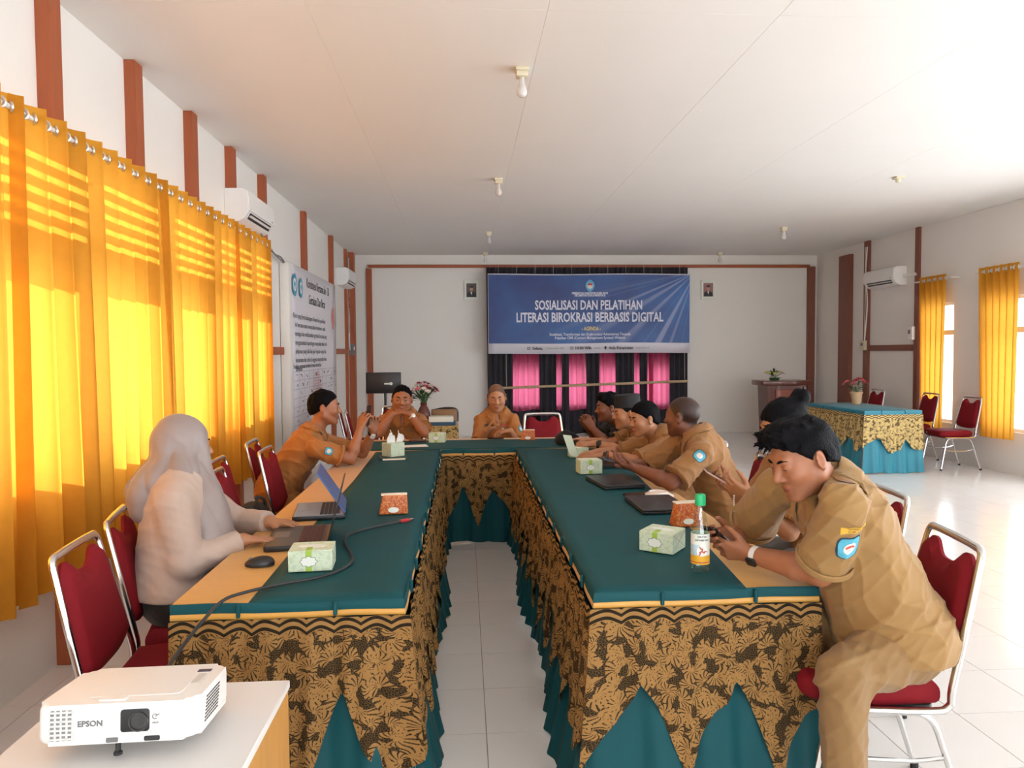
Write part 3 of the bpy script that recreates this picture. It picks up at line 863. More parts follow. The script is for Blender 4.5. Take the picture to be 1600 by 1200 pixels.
_E = [((0,0,0),(1,0,0)),((0,1,0),(1,1,0)),((0,0,1),(1,0,1)),((0,1,1),(1,1,1)),((0,0,0),(0,1,0)),((1,0,0),(1,1,0)),((0,0,1),(0,1,1)),((1,0,1),(1,1,1)),
      ((0,0,0),(0,0,1)),((1,0,0),(1,0,1)),((0,1,0),(0,1,1)),((1,1,0),(1,1,1))]
def sdf_mesh(prims, lo, hi, h):
    nb = 8; lo = _a(lo); nB = np.ceil((_a(hi) - lo) / (h * nb)).astype(int)
    g = np.stack(np.meshgrid(*[np.arange(n) for n in nB], indexing='ij'), -1).reshape(-1, 3)
    ctr = lo + (g + 0.5) * nb * h; R = h * nb * 0.87
    D = [f(ctr) for f, k, op in prims]
    it = iter(D); acc = fold([((lambda P, d=d: d), k, op) for d, (f, k, op) in zip(D, prims)], ctr)
    keep = np.abs(acc) < 2.1 * R
    g = g[keep]; skip = []
    for d, (f, k, op) in zip(D, prims):
        skip.append(d[keep] > 3.5 * R + k if op in 'us' else np.zeros(keep.sum(), bool))
    s = np.stack(np.meshgrid(*[np.arange(9)] * 3, indexing='ij'), -1)
    idx = g[:, None, None, None, :] * nb + s[None]
    P = lo + idx * h
    S = fold(prims, P.reshape(len(g), 729, 3), skip).reshape(len(g), 9, 9, 9)
    ins = S < 0
    cnt = np.zeros((len(g), 8, 8, 8), int)
    for a in (0, 1):
        for b in (0, 1):
            for c in (0, 1): cnt += ins[:, a:a + 8, b:b + 8, c:c + 8]
    act = np.argwhere((cnt > 0) & (cnt < 8))
    n, i, j, k = act.T
    val = {(a, b, c): S[n, i + a, j + b, k + c] for a in (0, 1) for b in (0, 1) for c in (0, 1)}
    pos = np.zeros((len(act), 3)); w = np.zeros(len(act))
    for p, q in _E:
        v0, v1 = val[p], val[q]; cr = (v0 < 0) != (v1 < 0)
        t = np.where(cr, v0 / np.where(cr, v0 - v1, 1), 0)
        pt = _a(p)[None] + t[:, None] * (_a(q) - _a(p))[None]
        pos += pt * cr[:, None]; w += cr
    cell = g[n] * nb + act[:, 1:]
    verts = lo + (cell + pos / w[:, None]) * h
    N = nB * nb + 2
    def gid(c): return ((c[..., 0] + 1) * N[1] + (c[..., 1] + 1)) * N[2] + (c[..., 2] + 1)
    ids = gid(cell); order = np.argsort(ids); sid = ids[order]
    def look(c):
        q = gid(c); p = np.clip(np.searchsorted(sid, q), 0, len(sid) - 1)
        return np.where(sid[p] == q, order[p], -1)
    quads = []
    for ax in range(3):
        A = ins[:, :8, :8, :8]; sl = [slice(0, 8)] * 3; sl[ax] = slice(1, 9); Bq = ins[(slice(None), *sl)]
        e = np.argwhere(A != Bq)
        c = g[e[:, 0]] * nb + e[:, 1:]; flip = A[tuple(e.T)]
        u, v = [(1, 2), (2, 0), (0, 1)][ax]
        du = np.zeros(3, int); du[u] = -1; dv = np.zeros(3, int); dv[v] = -1
        q = np.stack([look(c), look(c + du), look(c + du + dv), look(c + dv)], -1)
        ok = (q >= 0).all(-1); q = q[ok]; fl = flip[ok]
        q[~fl] = q[~fl][:, ::-1]
        quads.append(q)
    return verts, np.concatenate(quads)

def bounds(pts, m):
    pts = _a(pts).reshape(-1, 3); return pts.min(0) - m, pts.max(0) + m

def sdf_obj(name, prims, lo, hi, h, m, parent=None, colfn=None):
    v, q = sdf_mesh(prims, lo, hi, h)
    me = fast_mesh(name, v, q)
    if colfn is not None:
        a = me.color_attributes.new('tint', 'FLOAT_COLOR', 'POINT')
        c = np.ones((len(me.vertices), 4)); vv = np.zeros(len(me.vertices) * 3); me.vertices.foreach_get('co', vv); c[:, :3] = colfn(vv.reshape(-1, 3))
        a.data.foreach_set('color', c.reshape(-1))
    o = link_mesh(name, me, m, parent)
    return o

def project(prims, p, d, steps=24):
    """walk from p along direction d (array of points) to the surface"""
    P = _a(p).copy(); d = unit(d)
    for _ in range(steps): P = P + d * np.clip(fold(prims, P), -0.03, 0.03)[..., None] * 0.9
    return P

def rotv(v, axis, ang):
    v, axis = _a(v), unit(axis); c, s = math.cos(ang), math.sin(ang)
    return v * c + np.cross(axis, v) * s + axis * axis.dot(v) * (1 - c)

def skin_mat(name, col):
    m = bpy.data.materials.new(name); nt, N, L, p = nodes(m)
    at = N.new('ShaderNodeAttribute'); at.attribute_name = 'tint'
    n = N.new('ShaderNodeTexNoise'); n.inputs['Scale'].default_value = 35; n.inputs['Detail'].default_value = 5
    tc = N.new('ShaderNodeTexCoord'); L.new(tc.outputs['Object'], n.inputs['Vector'])
    mx = N.new('ShaderNodeMix'); mx.data_type = 'RGBA'; L.new(n.outputs['Fac'], mx.inputs[0])
    mx.inputs[6].default_value = (*[c * 0.86 for c in col], 1); mx.inputs[7].default_value = (*[c * 1.14 for c in col], 1)
    mu = N.new('ShaderNodeMix'); mu.data_type = 'RGBA'; mu.blend_type = 'MULTIPLY'; mu.inputs[0].default_value = 1
    L.new(mx.outputs[2], mu.inputs[6]); L.new(at.outputs['Color'], mu.inputs[7]); L.new(mu.outputs[2], p.inputs['Base Color'])
    p.inputs['Roughness'].default_value = 0.48
    p.inputs['Subsurface Weight'].default_value = 0.08; p.inputs['Subsurface Radius'].default_value = (0.01, 0.004, 0.002)
    return m
def shirt_mat(name, col, bump=0.4):
    m = mat(name, col, 0.75, var=0.1, vscale=9, sheen=0.12)
    nt, N, L = m.node_tree, m.node_tree.nodes, m.node_tree.links; p = N['Principled BSDF']
    tc = N.new('ShaderNodeTexCoord')
    n = N.new('ShaderNodeTexNoise'); n.inputs['Scale'].default_value = 8; n.inputs['Detail'].default_value = 2; n.inputs['Distortion'].default_value = 0.5
    L.new(tc.outputs['Object'], n.inputs['Vector'])
    b = N.new('ShaderNodeBump'); b.inputs['Strength'].default_value = bump; b.inputs['Distance'].default_value = 0.03
    L.new(n.outputs['Fac'], b.inputs['Height']); L.new(b.outputs[0], p.inputs['Normal'])
    return m
M_hair = mat('black_hair', (0.004, 0.0038, 0.005), 0.55, var=0.3, vscale=40, bump=0.6, bscale=160, spec=0.06)
M_hair_short = mat('cropped_dark_hair', (0.03, 0.025, 0.023), 0.7, var=0.4, vscale=120, bump=0.4, bscale=400)
M_eye = mat('dark_eye', (0.012, 0.008, 0.006), 0.25)

class Head:
    """head with face in local axes: x right of the person, y forward, z up"""
    def __init__(s, c, yaw, pitch=0.0, roll=0.0, size=1.0, wide=1.0, jaw=1.0, buzz=0, bald=0, front=(0.068, 0.078)):
        s.buzz, s.bald, s.buzz_front = buzz, bald, front
        # yaw: direction faced in the ground plane, degrees counter-clockwise from +x ; pitch < 0 looks down
        y, p, r = math.radians(yaw), math.radians(pitch), math.radians(roll)
        f = _a((math.cos(y) * math.cos(p), math.sin(y) * math.cos(p), math.sin(p)))
        rt = unit(np.cross(f, (0, 0, 1))); up = np.cross(rt, f)
        rt, up = rotv(rt, f, r), rotv(up, f, r)
        s.c, s.M, s.s, s.wide, s.jaw = _a(c), np.stack([rt, f, up]), size, wide, jaw
    def w(s, p): return s.c + (_a(p) * s.s) @ s.M
    def l(s, P): return (P - s.c) @ s.M.T / s.s
    def e(s, c, r, rot=None):
        M = s.M if rot is None else rot @ s.M
        return ell(s.w(c), _a(r) * s.s, M)
    def k(s, a, b, ra, rb): return cone(s.w(a), s.w(b), ra * s.s, rb * s.s)
    def prims(s, closed=True):
        W, J = s.wide, s.jaw; o = []
        u = lambda f, k=0.02: o.append((f, k * s.s, 'u')); d = lambda f, k=0.008: o.append((f, k * s.s, 's'))
        u(s.e((0, -0.014, 0.030), (0.076 * W, 0.097, 0.088)), 0)
        u(s.e((0, 0.022, -0.030), (0.062 * W, 0.068, 0.082)), 0.03)
        for x in (-1, 1):
            u(s.k((x * 0.054 * W * J, -0.002, -0.052), (x * 0.018, 0.062, -0.097), 0.022, 0.017), 0.03)
            u(s.e((x * 0.042 * W, 0.060, -0.022), (0.022, 0.022, 0.020)), 0.03)
        u(s.e((0, 0.066, -0.099), (0.020, 0.020, 0.015)), 0.02)
        u(s.k((-0.033, 0.077, 0.026), (0.033, 0.077, 0.026), 0.012, 0.012), 0.018)
        for x in (-1, 1): d(s.e((x * 0.033, 0.096, 0.008), (0.017, 0.014, 0.011)), 0.012)
        u(s.k((0, 0.083, 0.014), (0, 0.106, -0.026), 0.007, 0.0115), 0.012)
        for x in (-1, 1):
            u(s.e((x * 0.0135, 0.093, -0.031), (0.0085, 0.011, 0.0075)), 0.006)
            u(s.e((x * 0.032, 0.0765, 0.0065), (0.0155, 0.0135, 0.0115)), 0.006)
        u(s.e((0, 0.084, -0.062), (0.021, 0.012, 0.0065)), 0.008)
        u(s.e((0, 0.082, -0.074), (0.018, 0.012, 0.0075)), 0.006)
        d(s.k((-0.020, 0.094, -0.0675), (0.020, 0.094, -0.0675), 0.0025, 0.0025), 0.004)
        c, sn = math.cos(0.25), math.sin(0.25)
        for x in (-1, 1):
            u(s.e((x * 0.082 * W, -0.010, -0.002), (0.0095, 0.021, 0.034), _a(((c, -x * sn * 1.6, 0), (x * sn * 1.6, c, 0), (0, 0, 1)))), 0.008)
            d(s.e((x * 0.090 * W, -0.004, 0.002), (0.007, 0.011, 0.019)), 0.006)
        return o
    def tint(s, P, base, stub=0.12, lips=(0.72, 0.42, 0.40)):
        q = s.l(P); x, y, z = q.T
        lp = np.exp(-((x / 0.021) ** 4 + ((z + 0.068) / 0.011) ** 4)) * (y > 0.06)
        base = base * (1 - lp[:, None]) + _a(lips) * lp[:, None]
        sh = np.exp(-(((z + 0.085) / 0.03) ** 2)) * (y > 0.0) * (np.abs(z) < 0.14) * stub
        base = base * (1 - sh[:, None])
        bz = getattr(s, 'buzz', 0)
        if bz:
            fy, fz = s.buzz_front
            h1 = ((z - 0.006) - (fz - 0.006) / (fy - 0.014) * (y - 0.014)) / 0.012; h2 = ((z + 0.058) - 0.66 * (y + 0.085)) / 0.016
            w = np.clip(np.minimum(h1, h2) + 0.5, 0, 1) * (1 - 0.55 * s.bald * np.clip((z - 0.07) / 0.03, 0, 1)) * bz
            w = w * (np.abs(x) < 0.0835 * s.wide)
            base = base * (1 - w[:, None]) + _a((0.10, 0.105, 0.12)) * w[:, None]
        return base

def hand(wr, d, n, side, curl=(0.3, 0.5, 0.4), thumb=(0.7, 0.35), s=1.0, spread=0.08, per=None):
    """prims of a hand: d points along the palm, n is where the palm faces; side 1 = right hand"""
    d = unit(d); n = _a(n); n = unit(n - d * d.dot(n)); t = -side * np.cross(n, d); wr = _a(wr)
    o = []; pts = [wr]
    kn = {0: 0.030, 1: 0.010, 2: -0.011, 3: -0.031}
    L = {0: (0.040, 0.025, 0.021), 1: (0.045, 0.028, 0.022), 2: (0.041, 0.026, 0.021), 3: (0.032, 0.020, 0.018)}
    for q in range(4):
        k = wr + (d * (0.088 - 0.006 * abs(q - 1)) + t * kn[q]) * s
        o.append((cone(wr + t * kn[q] * 0.45 * s + d * 0.005 * s, k, 0.0145 * s, 0.0112 * s), 0.016 * s, 'u'))
    o.append((ell(wr + (d * 0.035 + t * 0.020 + n * 0.008) * s, _a((0.018, 0.030, 0.014)) * s, np.stack([t, d, n])), 0.014 * s, 'u'))
    for q in range(4):
        c3 = per[q] if per else curl
        k = wr + (d * (0.088 - 0.006 * abs(q - 1)) + t * kn[q]) * s
        dd = unit(d + t * spread * (1.2 - q * 0.8)); ax = np.cross(dd, n); r = 0.0088 - 0.0006 * (q == 3)
        for sg in range(3):
            dd = rotv(dd, ax, c3[sg]); k2 = k + dd * L[q][sg] * s
            o.append((cone(k, k2, (r - 0.0006 * sg) * s, (r - 0.0006 * (sg + 1)) * s), 0.004 * s, 'u')); k = k2; pts.append(k)
    b = wr + (d * 0.022 + t * 0.024 + n * 0.010) * s
    dd = unit(d * 0.75 + t * thumb[0] + n * 0.35)
    for sg, (ln, r0, r1) in enumerate(((0.040, 0.0135, 0.0115), (0.032, 0.011, 0.0098), (0.025, 0.0098, 0.0078))):
        b2 = b + dd * ln * s; o.append((cone(b, b2, r0 * s, r1 * s), 0.006 * s, 'u')); b = b2; pts.append(b)
        dd = unit(dd + d * thumb[1] + n * 0.25 - t * 0.3)
    return o, pts

def person(label, P):
    """P: joint positions and clothing of one seated figure; returns the body (one mesh) with clothing as children"""
    g = P.get
    hip, neck = _a(P['hip']), _a(P['neck']); up = unit(neck - hip); TL = np.linalg.norm(neck - hip)
    f = _a((math.cos(math.radians(P['face'])), math.sin(math.radians(P['face'])), 0)); f = unit(f - up * up.dot(f)); r = np.cross(f, up)
    M = np.stack([r, f, up]); bulk = g('bulk', 1.0); h = g('res', 0.0065)
    hd = P['head']
    bend = f * -0.02
    at = lambda q, a=0, b=0: hip + (neck - hip) * q + r * a + f * b + bend * math.sin(q * PI)
    sw = g('shw', 0.185)
    sh = {1: _a(g('shR', at(0.90, sw))), -1: _a(g('shL', at(0.90, -sw)))}
    el = {1: _a(P['elR']), -1: _a(P['elL'])}; wr = {1: _a(P['wrR']), -1: _a(P['wrL'])}
    # ---------- skin: one continuous surface of head, neck, trunk, arms and hands
    skin = list(hd.prims())
    nb = at(0.97, 0, -0.005); nk = hd.w((0, -0.022, -0.065))
    skin.append((cone(nb, nk, 0.060 * bulk ** 0.5, 0.054), 0.03, 'u'))
    if g('vneck'): skin.append((cone(nb, at(0.84, 0, 0.075), 0.055, 0.030), 0.03, 'u'))
    skin.append((ell(at(0.70), (0.115, 0.075, 0.17), M), 0.05, 'u')); skin.append((ell(at(0.22), (0.12, 0.08, 0.14), M), 0.05, 'u'))
    pts = [hd.w((0, 0, 0.16)), hd.w((0, 0.15, 0)), hd.w((0, -0.15, 0)), hd.w((0.1, 0, 0)), hd.w((-0.1, 0, 0)), at(0), at(0, 0.15), at(0, -0.15)]
    hs = g('hand_size', 0.98)
    for s_ in (1, -1):
        ab = g('arm', 1.0)
        skin.append((cone(at(0.88, s_ * sw * 0.6), sh[s_], 0.05, 0.046), 0.03, 'u'))
        skin.append((cone(sh[s_], el[s_], 0.046 * ab, 0.039 * ab), 0.012, 'u'))
        mid = el[s_] + (wr[s_] - el[s_]) * 0.3
        skin.append((cone(el[s_], mid, 0.038 * ab, 0.041 * ab), 0.015, 'u')); skin.append((cone(mid, wr[s_], 0.041 * ab, 0.026 * ab), 0.015, 'u'))
        hp = P.get('handR' if s_ == 1 else 'handL')
        hp_, pp = hand(wr[s_], hp['d'], hp['n'], s_, hp.get('curl', (0.3, 0.5, 0.4)), hp.get('thumb', (0.7, 0.3)), hs, hp.get('spread', 0.06), hp.get('per'))
        skin += hp_; pts += [sh[s_], el[s_], wr[s_]] + pp
    lo, hi = bounds(pts, 0.09)
    def tint(Pv):
        c = np.ones((len(Pv), 3))
        near = np.linalg.norm(Pv - hd.c, axis=1) < 0.17 * hd.s
        c[near] = hd.tint(Pv[near], c[near], g('stubble', 0.12))
        return c
    body = sdf_obj('person', skin, lo, hi, h, P['skin'], None, tint)
    setp(body, label, 'person', 'people seated around the meeting tables')
    # ---------- shirt
    inf = g('loose', 0.0)
    wst = g('waist', 1.0)
    tor = [(ell(at(0.74, 0, 0.0), (0.175 * bulk, 0.118 * bulk, 0.20), M), 0, 'u'),
           (ell(at(0.34, 0, 0.006), (0.165 * bulk * wst, 0.125 * bulk * wst, 0.21), M), 0.06, 'u'),
           (ell(at(0.03, 0, -0.005), (0.192 * bulk * g('hemr', 1.0), 0.148 * bulk * g('hemr', 1.0), 0.17), M), 0.06, 'u')]
    for s_ in (1, -1): tor.append((cone(at(0.955, s_ * 0.045), sh[s_] + up * 0.008, 0.050, 0.060 * bulk ** 0.5), 0.05, 'u'))
    tor.append((cone(at(0.84), at(0.955, 0, -0.012), 0.10, 0.072), 0.04, 'u'))
    sl = g('sleeve', 0.62); shirt = list(tor); sleeve_end = {}
    for s_ in (1, -1):
        ab = g('arm', 1.0); sr = g('sleeve_r', 0.068)
        if sl <= 1:
            e = sh[s_] + (el[s_] - sh[s_]) * sl
            a_ = unit(el[s_] - sh[s_])
            shirt.append((_sleeve(sh[s_], e, 0.064 * bulk ** 0.4, sr * ab, a_), 0.014, 'u'))
            sleeve_end[s_] = e
        else:
            shirt.append((cone(sh[s_], el[s_], 0.066 * bulk ** 0.4, 0.058 * ab), 0.03, 'u'))
            e = el[s_] + (wr[s_] - el[s_]) * (sl - 1); a_ = unit(wr[s_] - el[s_])
            shirt.append((_sleeve(el[s_], e, 0.057 * ab, 0.040 * ab, a_), 0.02, 'u')); sleeve_end[s_] = e
    if g('vneck'):
        shirt.append((ell(at(0.955, 0, 0.105), (0.030, 0.055, 0.060), M), 0.006, 's'))
    if g('open_neck', True): shirt.append((ell(hd.w((0, 0.03, -0.01)), (0.085, 0.085, 0.125), hd.M), 0.01, 's'))
    seed = g('seed', 1); rr = np.random.default_rng(seed)
    dirs = [unit(up * rr.choice((-1, 1)) + 0.75 * rr.normal(size=3)) for _ in range(5)]; frq = rr.uniform(40, 80, 5); phs = rr.uniform(0, 6, 5); am = g('wrinkle', 0.0022) * 1.5
    def disp(Pq):
        q = np.zeros(Pq.shape[:-1]); wob = np.sin(Pq @ (dirs[0] * 17) + phs[0])
        for d_, fq, p_ in zip(dirs, frq, phs): q = q + (0.3 - 1.5 * (1 - np.abs(np.sin(Pq @ (d_ * fq * 0.5) + p_ + 1.9 * wob))) ** 2.5) * (50 / fq)
        return q * am
    shirt.append((disp, 0, 'd'))
    hem = g('hem', -0.20)
    hz = g('hem_z')
    shirt.append((plane((0, 0, hz), (0, 0, -1)) if hz else plane(at(0) + up * hem, -up), 0.006, 'i'))
    lo2, hi2 = bounds([at(0) - 0.2, at(0) + 0.2, at(1) + 0.1, at(1) - 0.1] + [sh[1], sh[-1], sleeve_end[1], sleeve_end[-1]] + ([el[1], el[-1]] if sl > 1 else []), 0.10)
    so = sdf_obj('shirt', shirt, lo2, hi2, h * 1.15, P['shirt'], body)
    # collar: a turned-down leaf laid round the neck over the shirt, open in front, with two points
    if g('collar', True):
        ax = unit(up * 0.75 + 0.25 * unit(nk - nb) + f * 0.10); c0 = at(0.965, 0, -0.006); r2 = unit(np.cross(f, ax)); f2 = np.cross(ax, r2)
        na, nr = 44, 8; G = np.zeros((na + 1, nr + 1, 3)); ch = g('collar_h', 0.058); cw = g('collar_w', 1.0)
        for i_ in range(na + 1):
            a_ = math.radians(-90 + 14 + (360 - 28) * i_ / na) + PI        # opening towards the front
            fr_ = max(0.0, -math.cos(math.radians(14 + (332) * i_ / na) + PI))
            fr_ = max(0.0, math.cos(math.radians(14 + 332 * i_ / na)))
            dv = r2 * math.cos(a_) + f2 * math.sin(a_)
            top_ = c0 + dv * 0.069 + ax * (ch - 0.022 * fr_); pt = fr_ ** 6
            bot = c0 + dv * (0.100 + 0.022 * pt) * bulk ** 0.5 * cw + ax * (0.006 - 0.055 * fr_ ** 1.5 - 0.02 * pt)
            for j_ in range(nr + 1):
                q = j_ / nr; G[i_, j_] = top_ + (bot - top_) * q + ax * 0.010 * math.sin(q * PI) + dv * 0.004 * math.sin(q * PI)
        for _ in range(6):
            d_ = fold(shirt, G); e_ = 0.004; gr = np.stack([fold(shirt, G + np.eye(3)[k_] * e_) - d_ for k_ in range(3)], -1); gr /= np.maximum(np.linalg.norm(gr, axis=-1, keepdims=True), 1e-6)
            G = G + gr * np.maximum(0.007 - d_, 0)[..., None] * 0.8
        co = sheet('collar', G, P.get('collar_mat', P['shirt']), body); mo = co.modifiers.new('t', 'SOLIDIFY'); mo.thickness = 0.004; mo.offset = 0
        for s_ in (1, -1):
            if sl > 1: continue
            a_ = unit(el[s_] - sh[s_]); rr_ = g('sleeve_r', 0.068) * g('arm', 1.0); cc = cone(sh[s_], sleeve_end[s_] + a_ * rr_ * 1.2, 0.064 * bulk ** 0.4 + 0.0035, rr_ + 0.0035); e_ = sleeve_end[s_]
            ring = lambda Pq, cc=cc, a_=a_, e_=e_: np.maximum(np.maximum(np.abs(cc(Pq)) - 0.004, (Pq - e_) @ a_ - 0.001), -((Pq - e_) @ a_ + 0.022))
            sdf_obj('sleeve_hem', [(ring, 0, 'u')], *bounds([e_], 0.14), min(h, 0.006), P.get('collar_mat', P['shirt']), body)
    # ---------- trousers and shoes
    if g('legs', True):
        tr = [(ell(at(0.0), (0.168 * bulk, 0.125 * bulk, 0.13), M), 0, 'u')]; tp = [at(0)]
        kn = {1: _a(g('knR', hip + f * 0.42 + r * 0.10 + _a((0, 0, -0.02)))), -1: _a(g('knL', hip + f * 0.42 - r * 0.10 + _a((0, 0, -0.02))))}
        an = {1: _a(g('anR', kn[1] * (1, 1, 0) + (0, 0, 0.09))), -1: _a(g('anL', kn[-1] * (1, 1, 0) + (0, 0, 0.09)))}
        for s_ in (1, -1):
            hj = at(0.0, s_ * 0.09); m_ = hj + (kn[s_] - hj) * 0.5
            tr += [(cone(hj, m_, 0.102 * bulk, 0.092), 0.03, 'u'), (cone(m_, kn[s_], 0.090, 0.073), 0.03, 'u'), (cone(kn[s_], an[s_], 0.072, 0.062), 0.03, 'u')]
            tp += [hj, kn[s_], an[s_]]
        tr.append((disp, 0, 'd'))
        for s_ in (1, -1): tr.append((_below(an[s_]), 0.004, 's'))
        sdf_obj('trousers', tr, *bounds(tp, 0.15), max(h, g('leg_res', 0.011)), P['trousers'], body)
        for s_ in (1, -1):
            a_ = an[s_]; ff = unit(_a((f[0], f[1], 0)) + 0.001); z0 = 0.045
            heel = _a((a_[0], a_[1], z0)); toe = heel + ff * 0.17
            rr_ = np.cross(ff, (0, 0, 1)); Ms = np.stack([rr_, ff, _a((0, 0, 1))])
            s2 = [(cone(heel - ff * 0.02, heel + ff * 0.07, 0.042, 0.043), 0, 'u'), (ell(toe - ff * 0.05, (0.047, 0.085, 0.036), Ms), 0.03, 'u'), (cone(heel, a_, 0.040, 0.045), 0.03, 'u'), (plane((0, 0, 0.006), (0, 0, -1)), 0.003, 'i'), (plane((0, 0, a_[2] + 0.02), (0, 0, 1)), 0.0, 'i')]
            sdf_obj('shoe', s2, *bounds([heel, toe, a_], 0.09), 0.011, M_black, body)
    # ---------- hair
    hk = g('hair')
    if hk: make_hair(hd, hk, body, min(h, 0.006))
    for x in (-1, 1):
        if g('eyes', True):
            bm = B(); bmesh.ops.create_uvsphere(bm, u_segments=10, v_segments=6, radius=1)
            cen = hd.w((x * 0.032, 0.0865, 0.006 - 0.003 * g('look_down', 1.0)))
            for v in bm.verts:
                q = _a(v.co) * (0.0115, 0.0042, 0.0042 if not g('look_down', 0) else 0.0024); q = q + _a((0, -0.012 * abs(q[0] / 0.0115) ** 2 * 0.3, -0.002 * (q[0] / 0.0115) ** 2))
                v.co = V(cen + (q * hd.s) @ hd.M)
            obj('eye', bm, M_eye, body)
            bm = B(); pa = [hd.w((x * (0.014 + 0.034 * q / 5), 0.0925 - 0.016 * (q / 5) ** 2, 0.0265 + 0.006 * math.sin(q / 5 * 2.6) - 0.002)) for q in range(6)]
            tube(bm, pa, [0.003 * hd.s, 0.0045 * hd.s, 0.0048 * hd.s, 0.0042 * hd.s, 0.0032 * hd.s, 0.0012], 6, flat=0.9)
            obj('eyebrow', bm, M_hair, body)
    return dict(body=body, skin=skin, shirt=shirt, M=M, r=r, f=f, up=up, sh=sh, el=el, wr=wr, at=at, hd=hd)

def _sleeve(a, b, ra, rb, ax):
    c = cone(a, b + ax * rb * 1.2, ra, rb)
    return lambda Pq: np.maximum(c(Pq), (Pq - b) @ ax)
def _below(an):
    c = _a(an) + _a((0, 0, -0.13))
    return rbox(c, (0.12, 0.12, 0.12), np.eye(3), 0.01)

def make_hair(hd, kind, body, h):
    S = hd.s; th = kind.get('t', 0.012); m = kind.get('mat', M_hair)
    W = hd.wide
    base = [(hd.e((0, -0.015, 0.031), (0.076 * W + th, 0.097 + th, 0.088 + th)), 0, 'u'), (hd.e((0, -0.035, -0.01), (0.069 * W + th * 0.7, 0.072 + th * 0.7, 0.07 + th * 0.6)), 0.02, 'u')]
    for c, r in kind.get('lumps', ()): base.append((hd.e(c, r), 0.02, 'u'))
    rr = np.random.default_rng(kind.get('seed', 3)); ax = [unit(rr.normal(size=3)) for _ in range(4)]
    amp = kind.get('rough', 0.0012)
    base.append((lambda P: amp * sum(np.sin(hd.l(P) @ (a * q) + q) for a, q in zip(ax, (95, 140, 190, 260))), 0, 'd'))
    # hairline: above the line forehead - temple - ear - nape
    fy, fz = kind.get('front', (0.074, 0.066)); ey, ez = kind.get('ear', (0.012, 0.004)); ny, nz = kind.get('nape', (-0.085, -0.062))
    def pl(a, b):
        d = unit((0, b[0] - a[0], b[1] - a[1])); n = _a((0, d[2], -d[1]))
        if n[1] < 0 or True:
            # inside lies up and back
            if (n @ _a((0, -0.5, 1.0))) < 0: n = -n
        p0 = plane(hd.w((0, a[0], a[1])), (-n) @ hd.M)
        return lambda P: p0(P) + 0.0035 * np.sin(hd.l(P)[..., 0] * 210 + 2) * np.sin(hd.l(P)[..., 1] * 170) + 0.09 * np.clip(np.abs(hd.l(P)[..., 0]) - 0.035, 0, 1) * (hd.l(P)[..., 1] > 0.03)
    base.append((pl((fy, fz), (ey, ez)), 0.006 * S, 'i')); base.append((pl((ey, ez), (ny, nz)), 0.006 * S, 'i'))
    for x in (-1, 1): base.append((hd.e((x * 0.088 * W, -0.008, -0.002), (0.022, 0.024, 0.032)), 0.004, 's'))
    strands = kind.get('strands')
    pts = [hd.w((a, b, c)) for a in (-0.11, 0.11) for b in (-0.14, 0.14) for c in (-0.09, 0.15)]
    if strands:
        for a, b, r0 in strands(rr): base.append((hd.k(a, b, r0, 0.0015), 0.005, 'u'))
    sdf_obj('hair', base, *bounds(pts, 0.03), h, m, body)

# ------------------------------------------------------------------ the ten people
SK1 = skin_mat('skin_warm_brown', lin('9E6546')); SK2 = skin_mat('skin_tan', lin('B07A58')); SK3 = skin_mat('skin_deep_brown', lin('7A4832'))
KH1 = shirt_mat('khaki_uniform_warm', lin('A3662C')); KH2 = shirt_mat('khaki_uniform_olive', lin('94703F')); KH3 = shirt_mat('khaki_uniform_brown', lin('926535'))
TR1 = shirt_mat('khaki_trousers', lin('85643A')); TRB = shirt_mat('black_trousers', lin('1A1716'))
M_hijab = shirt_mat('grey_mauve_hijab_satin', lin('8F807C'), 0.15); M_hijab.node_tree.nodes['Principled BSDF'].inputs['Roughness'].default_value = 0.42
M_blouse = shirt_mat('pale_beige_blouse', lin('B59E90'), 0.3)
M_phone = mat('black_phone_glass', (0.01, 0.01, 0.012), 0.12)
M_phone_back = mat('rose_phone_case', lin('C79C8E'), 0.3)
M_strap = mat('white_watch_strap', lin('DAD6D0'), 0.5)

def watch(P, side, name, strap, face, q=0.94, r=0.029, outward=None, sq=True):
    e, w = P['el'][side], P['wr'][side]; c = e + (w - e) * q; ax = unit(w - e)
    o = _a(outward); o = unit(o - ax * ax.dot(o)); b = np.cross(ax, o)
    t = bpy.data.objects.new(name, None); COL.objects.link(t); t.parent = P['body']
    bm = B(); ring = [c + (o * math.cos(a) + b * math.sin(a)) * r for a in np.linspace(0, 2 * PI, 20, endpoint=False)]
    n = len(ring); rows = []
    for p in ring:
        d = unit(p - c); rows.append([bm.verts.new(V(p + ax * s * 0.010 + d * k)) for s, k in ((-1, 0), (1, 0), (1, 0.003), (-1, 0.003))])
    for i in range(n):
        for k in range(4): bm.faces.new((rows[i][k], rows[(i + 1) % n][k], rows[(i + 1) % n][(k + 1) % 4], rows[i][(k + 1) % 4]))
    bm2 = B(); prism(bm2, round_rect(0.034, 0.040, 0.009) if sq else [(0.02 * math.cos(a), 0.02 * math.sin(a)) for a in np.linspace(0, 2 * PI, 18, endpoint=False)], 0.010, axes(c + o * (r - 0.001), b, ax, o), 0.003)
    bpy.data.objects.remove(t)
    so = obj(name, bm, strap, P['body']); obj('watch_face', bm2, face, so)
    return so

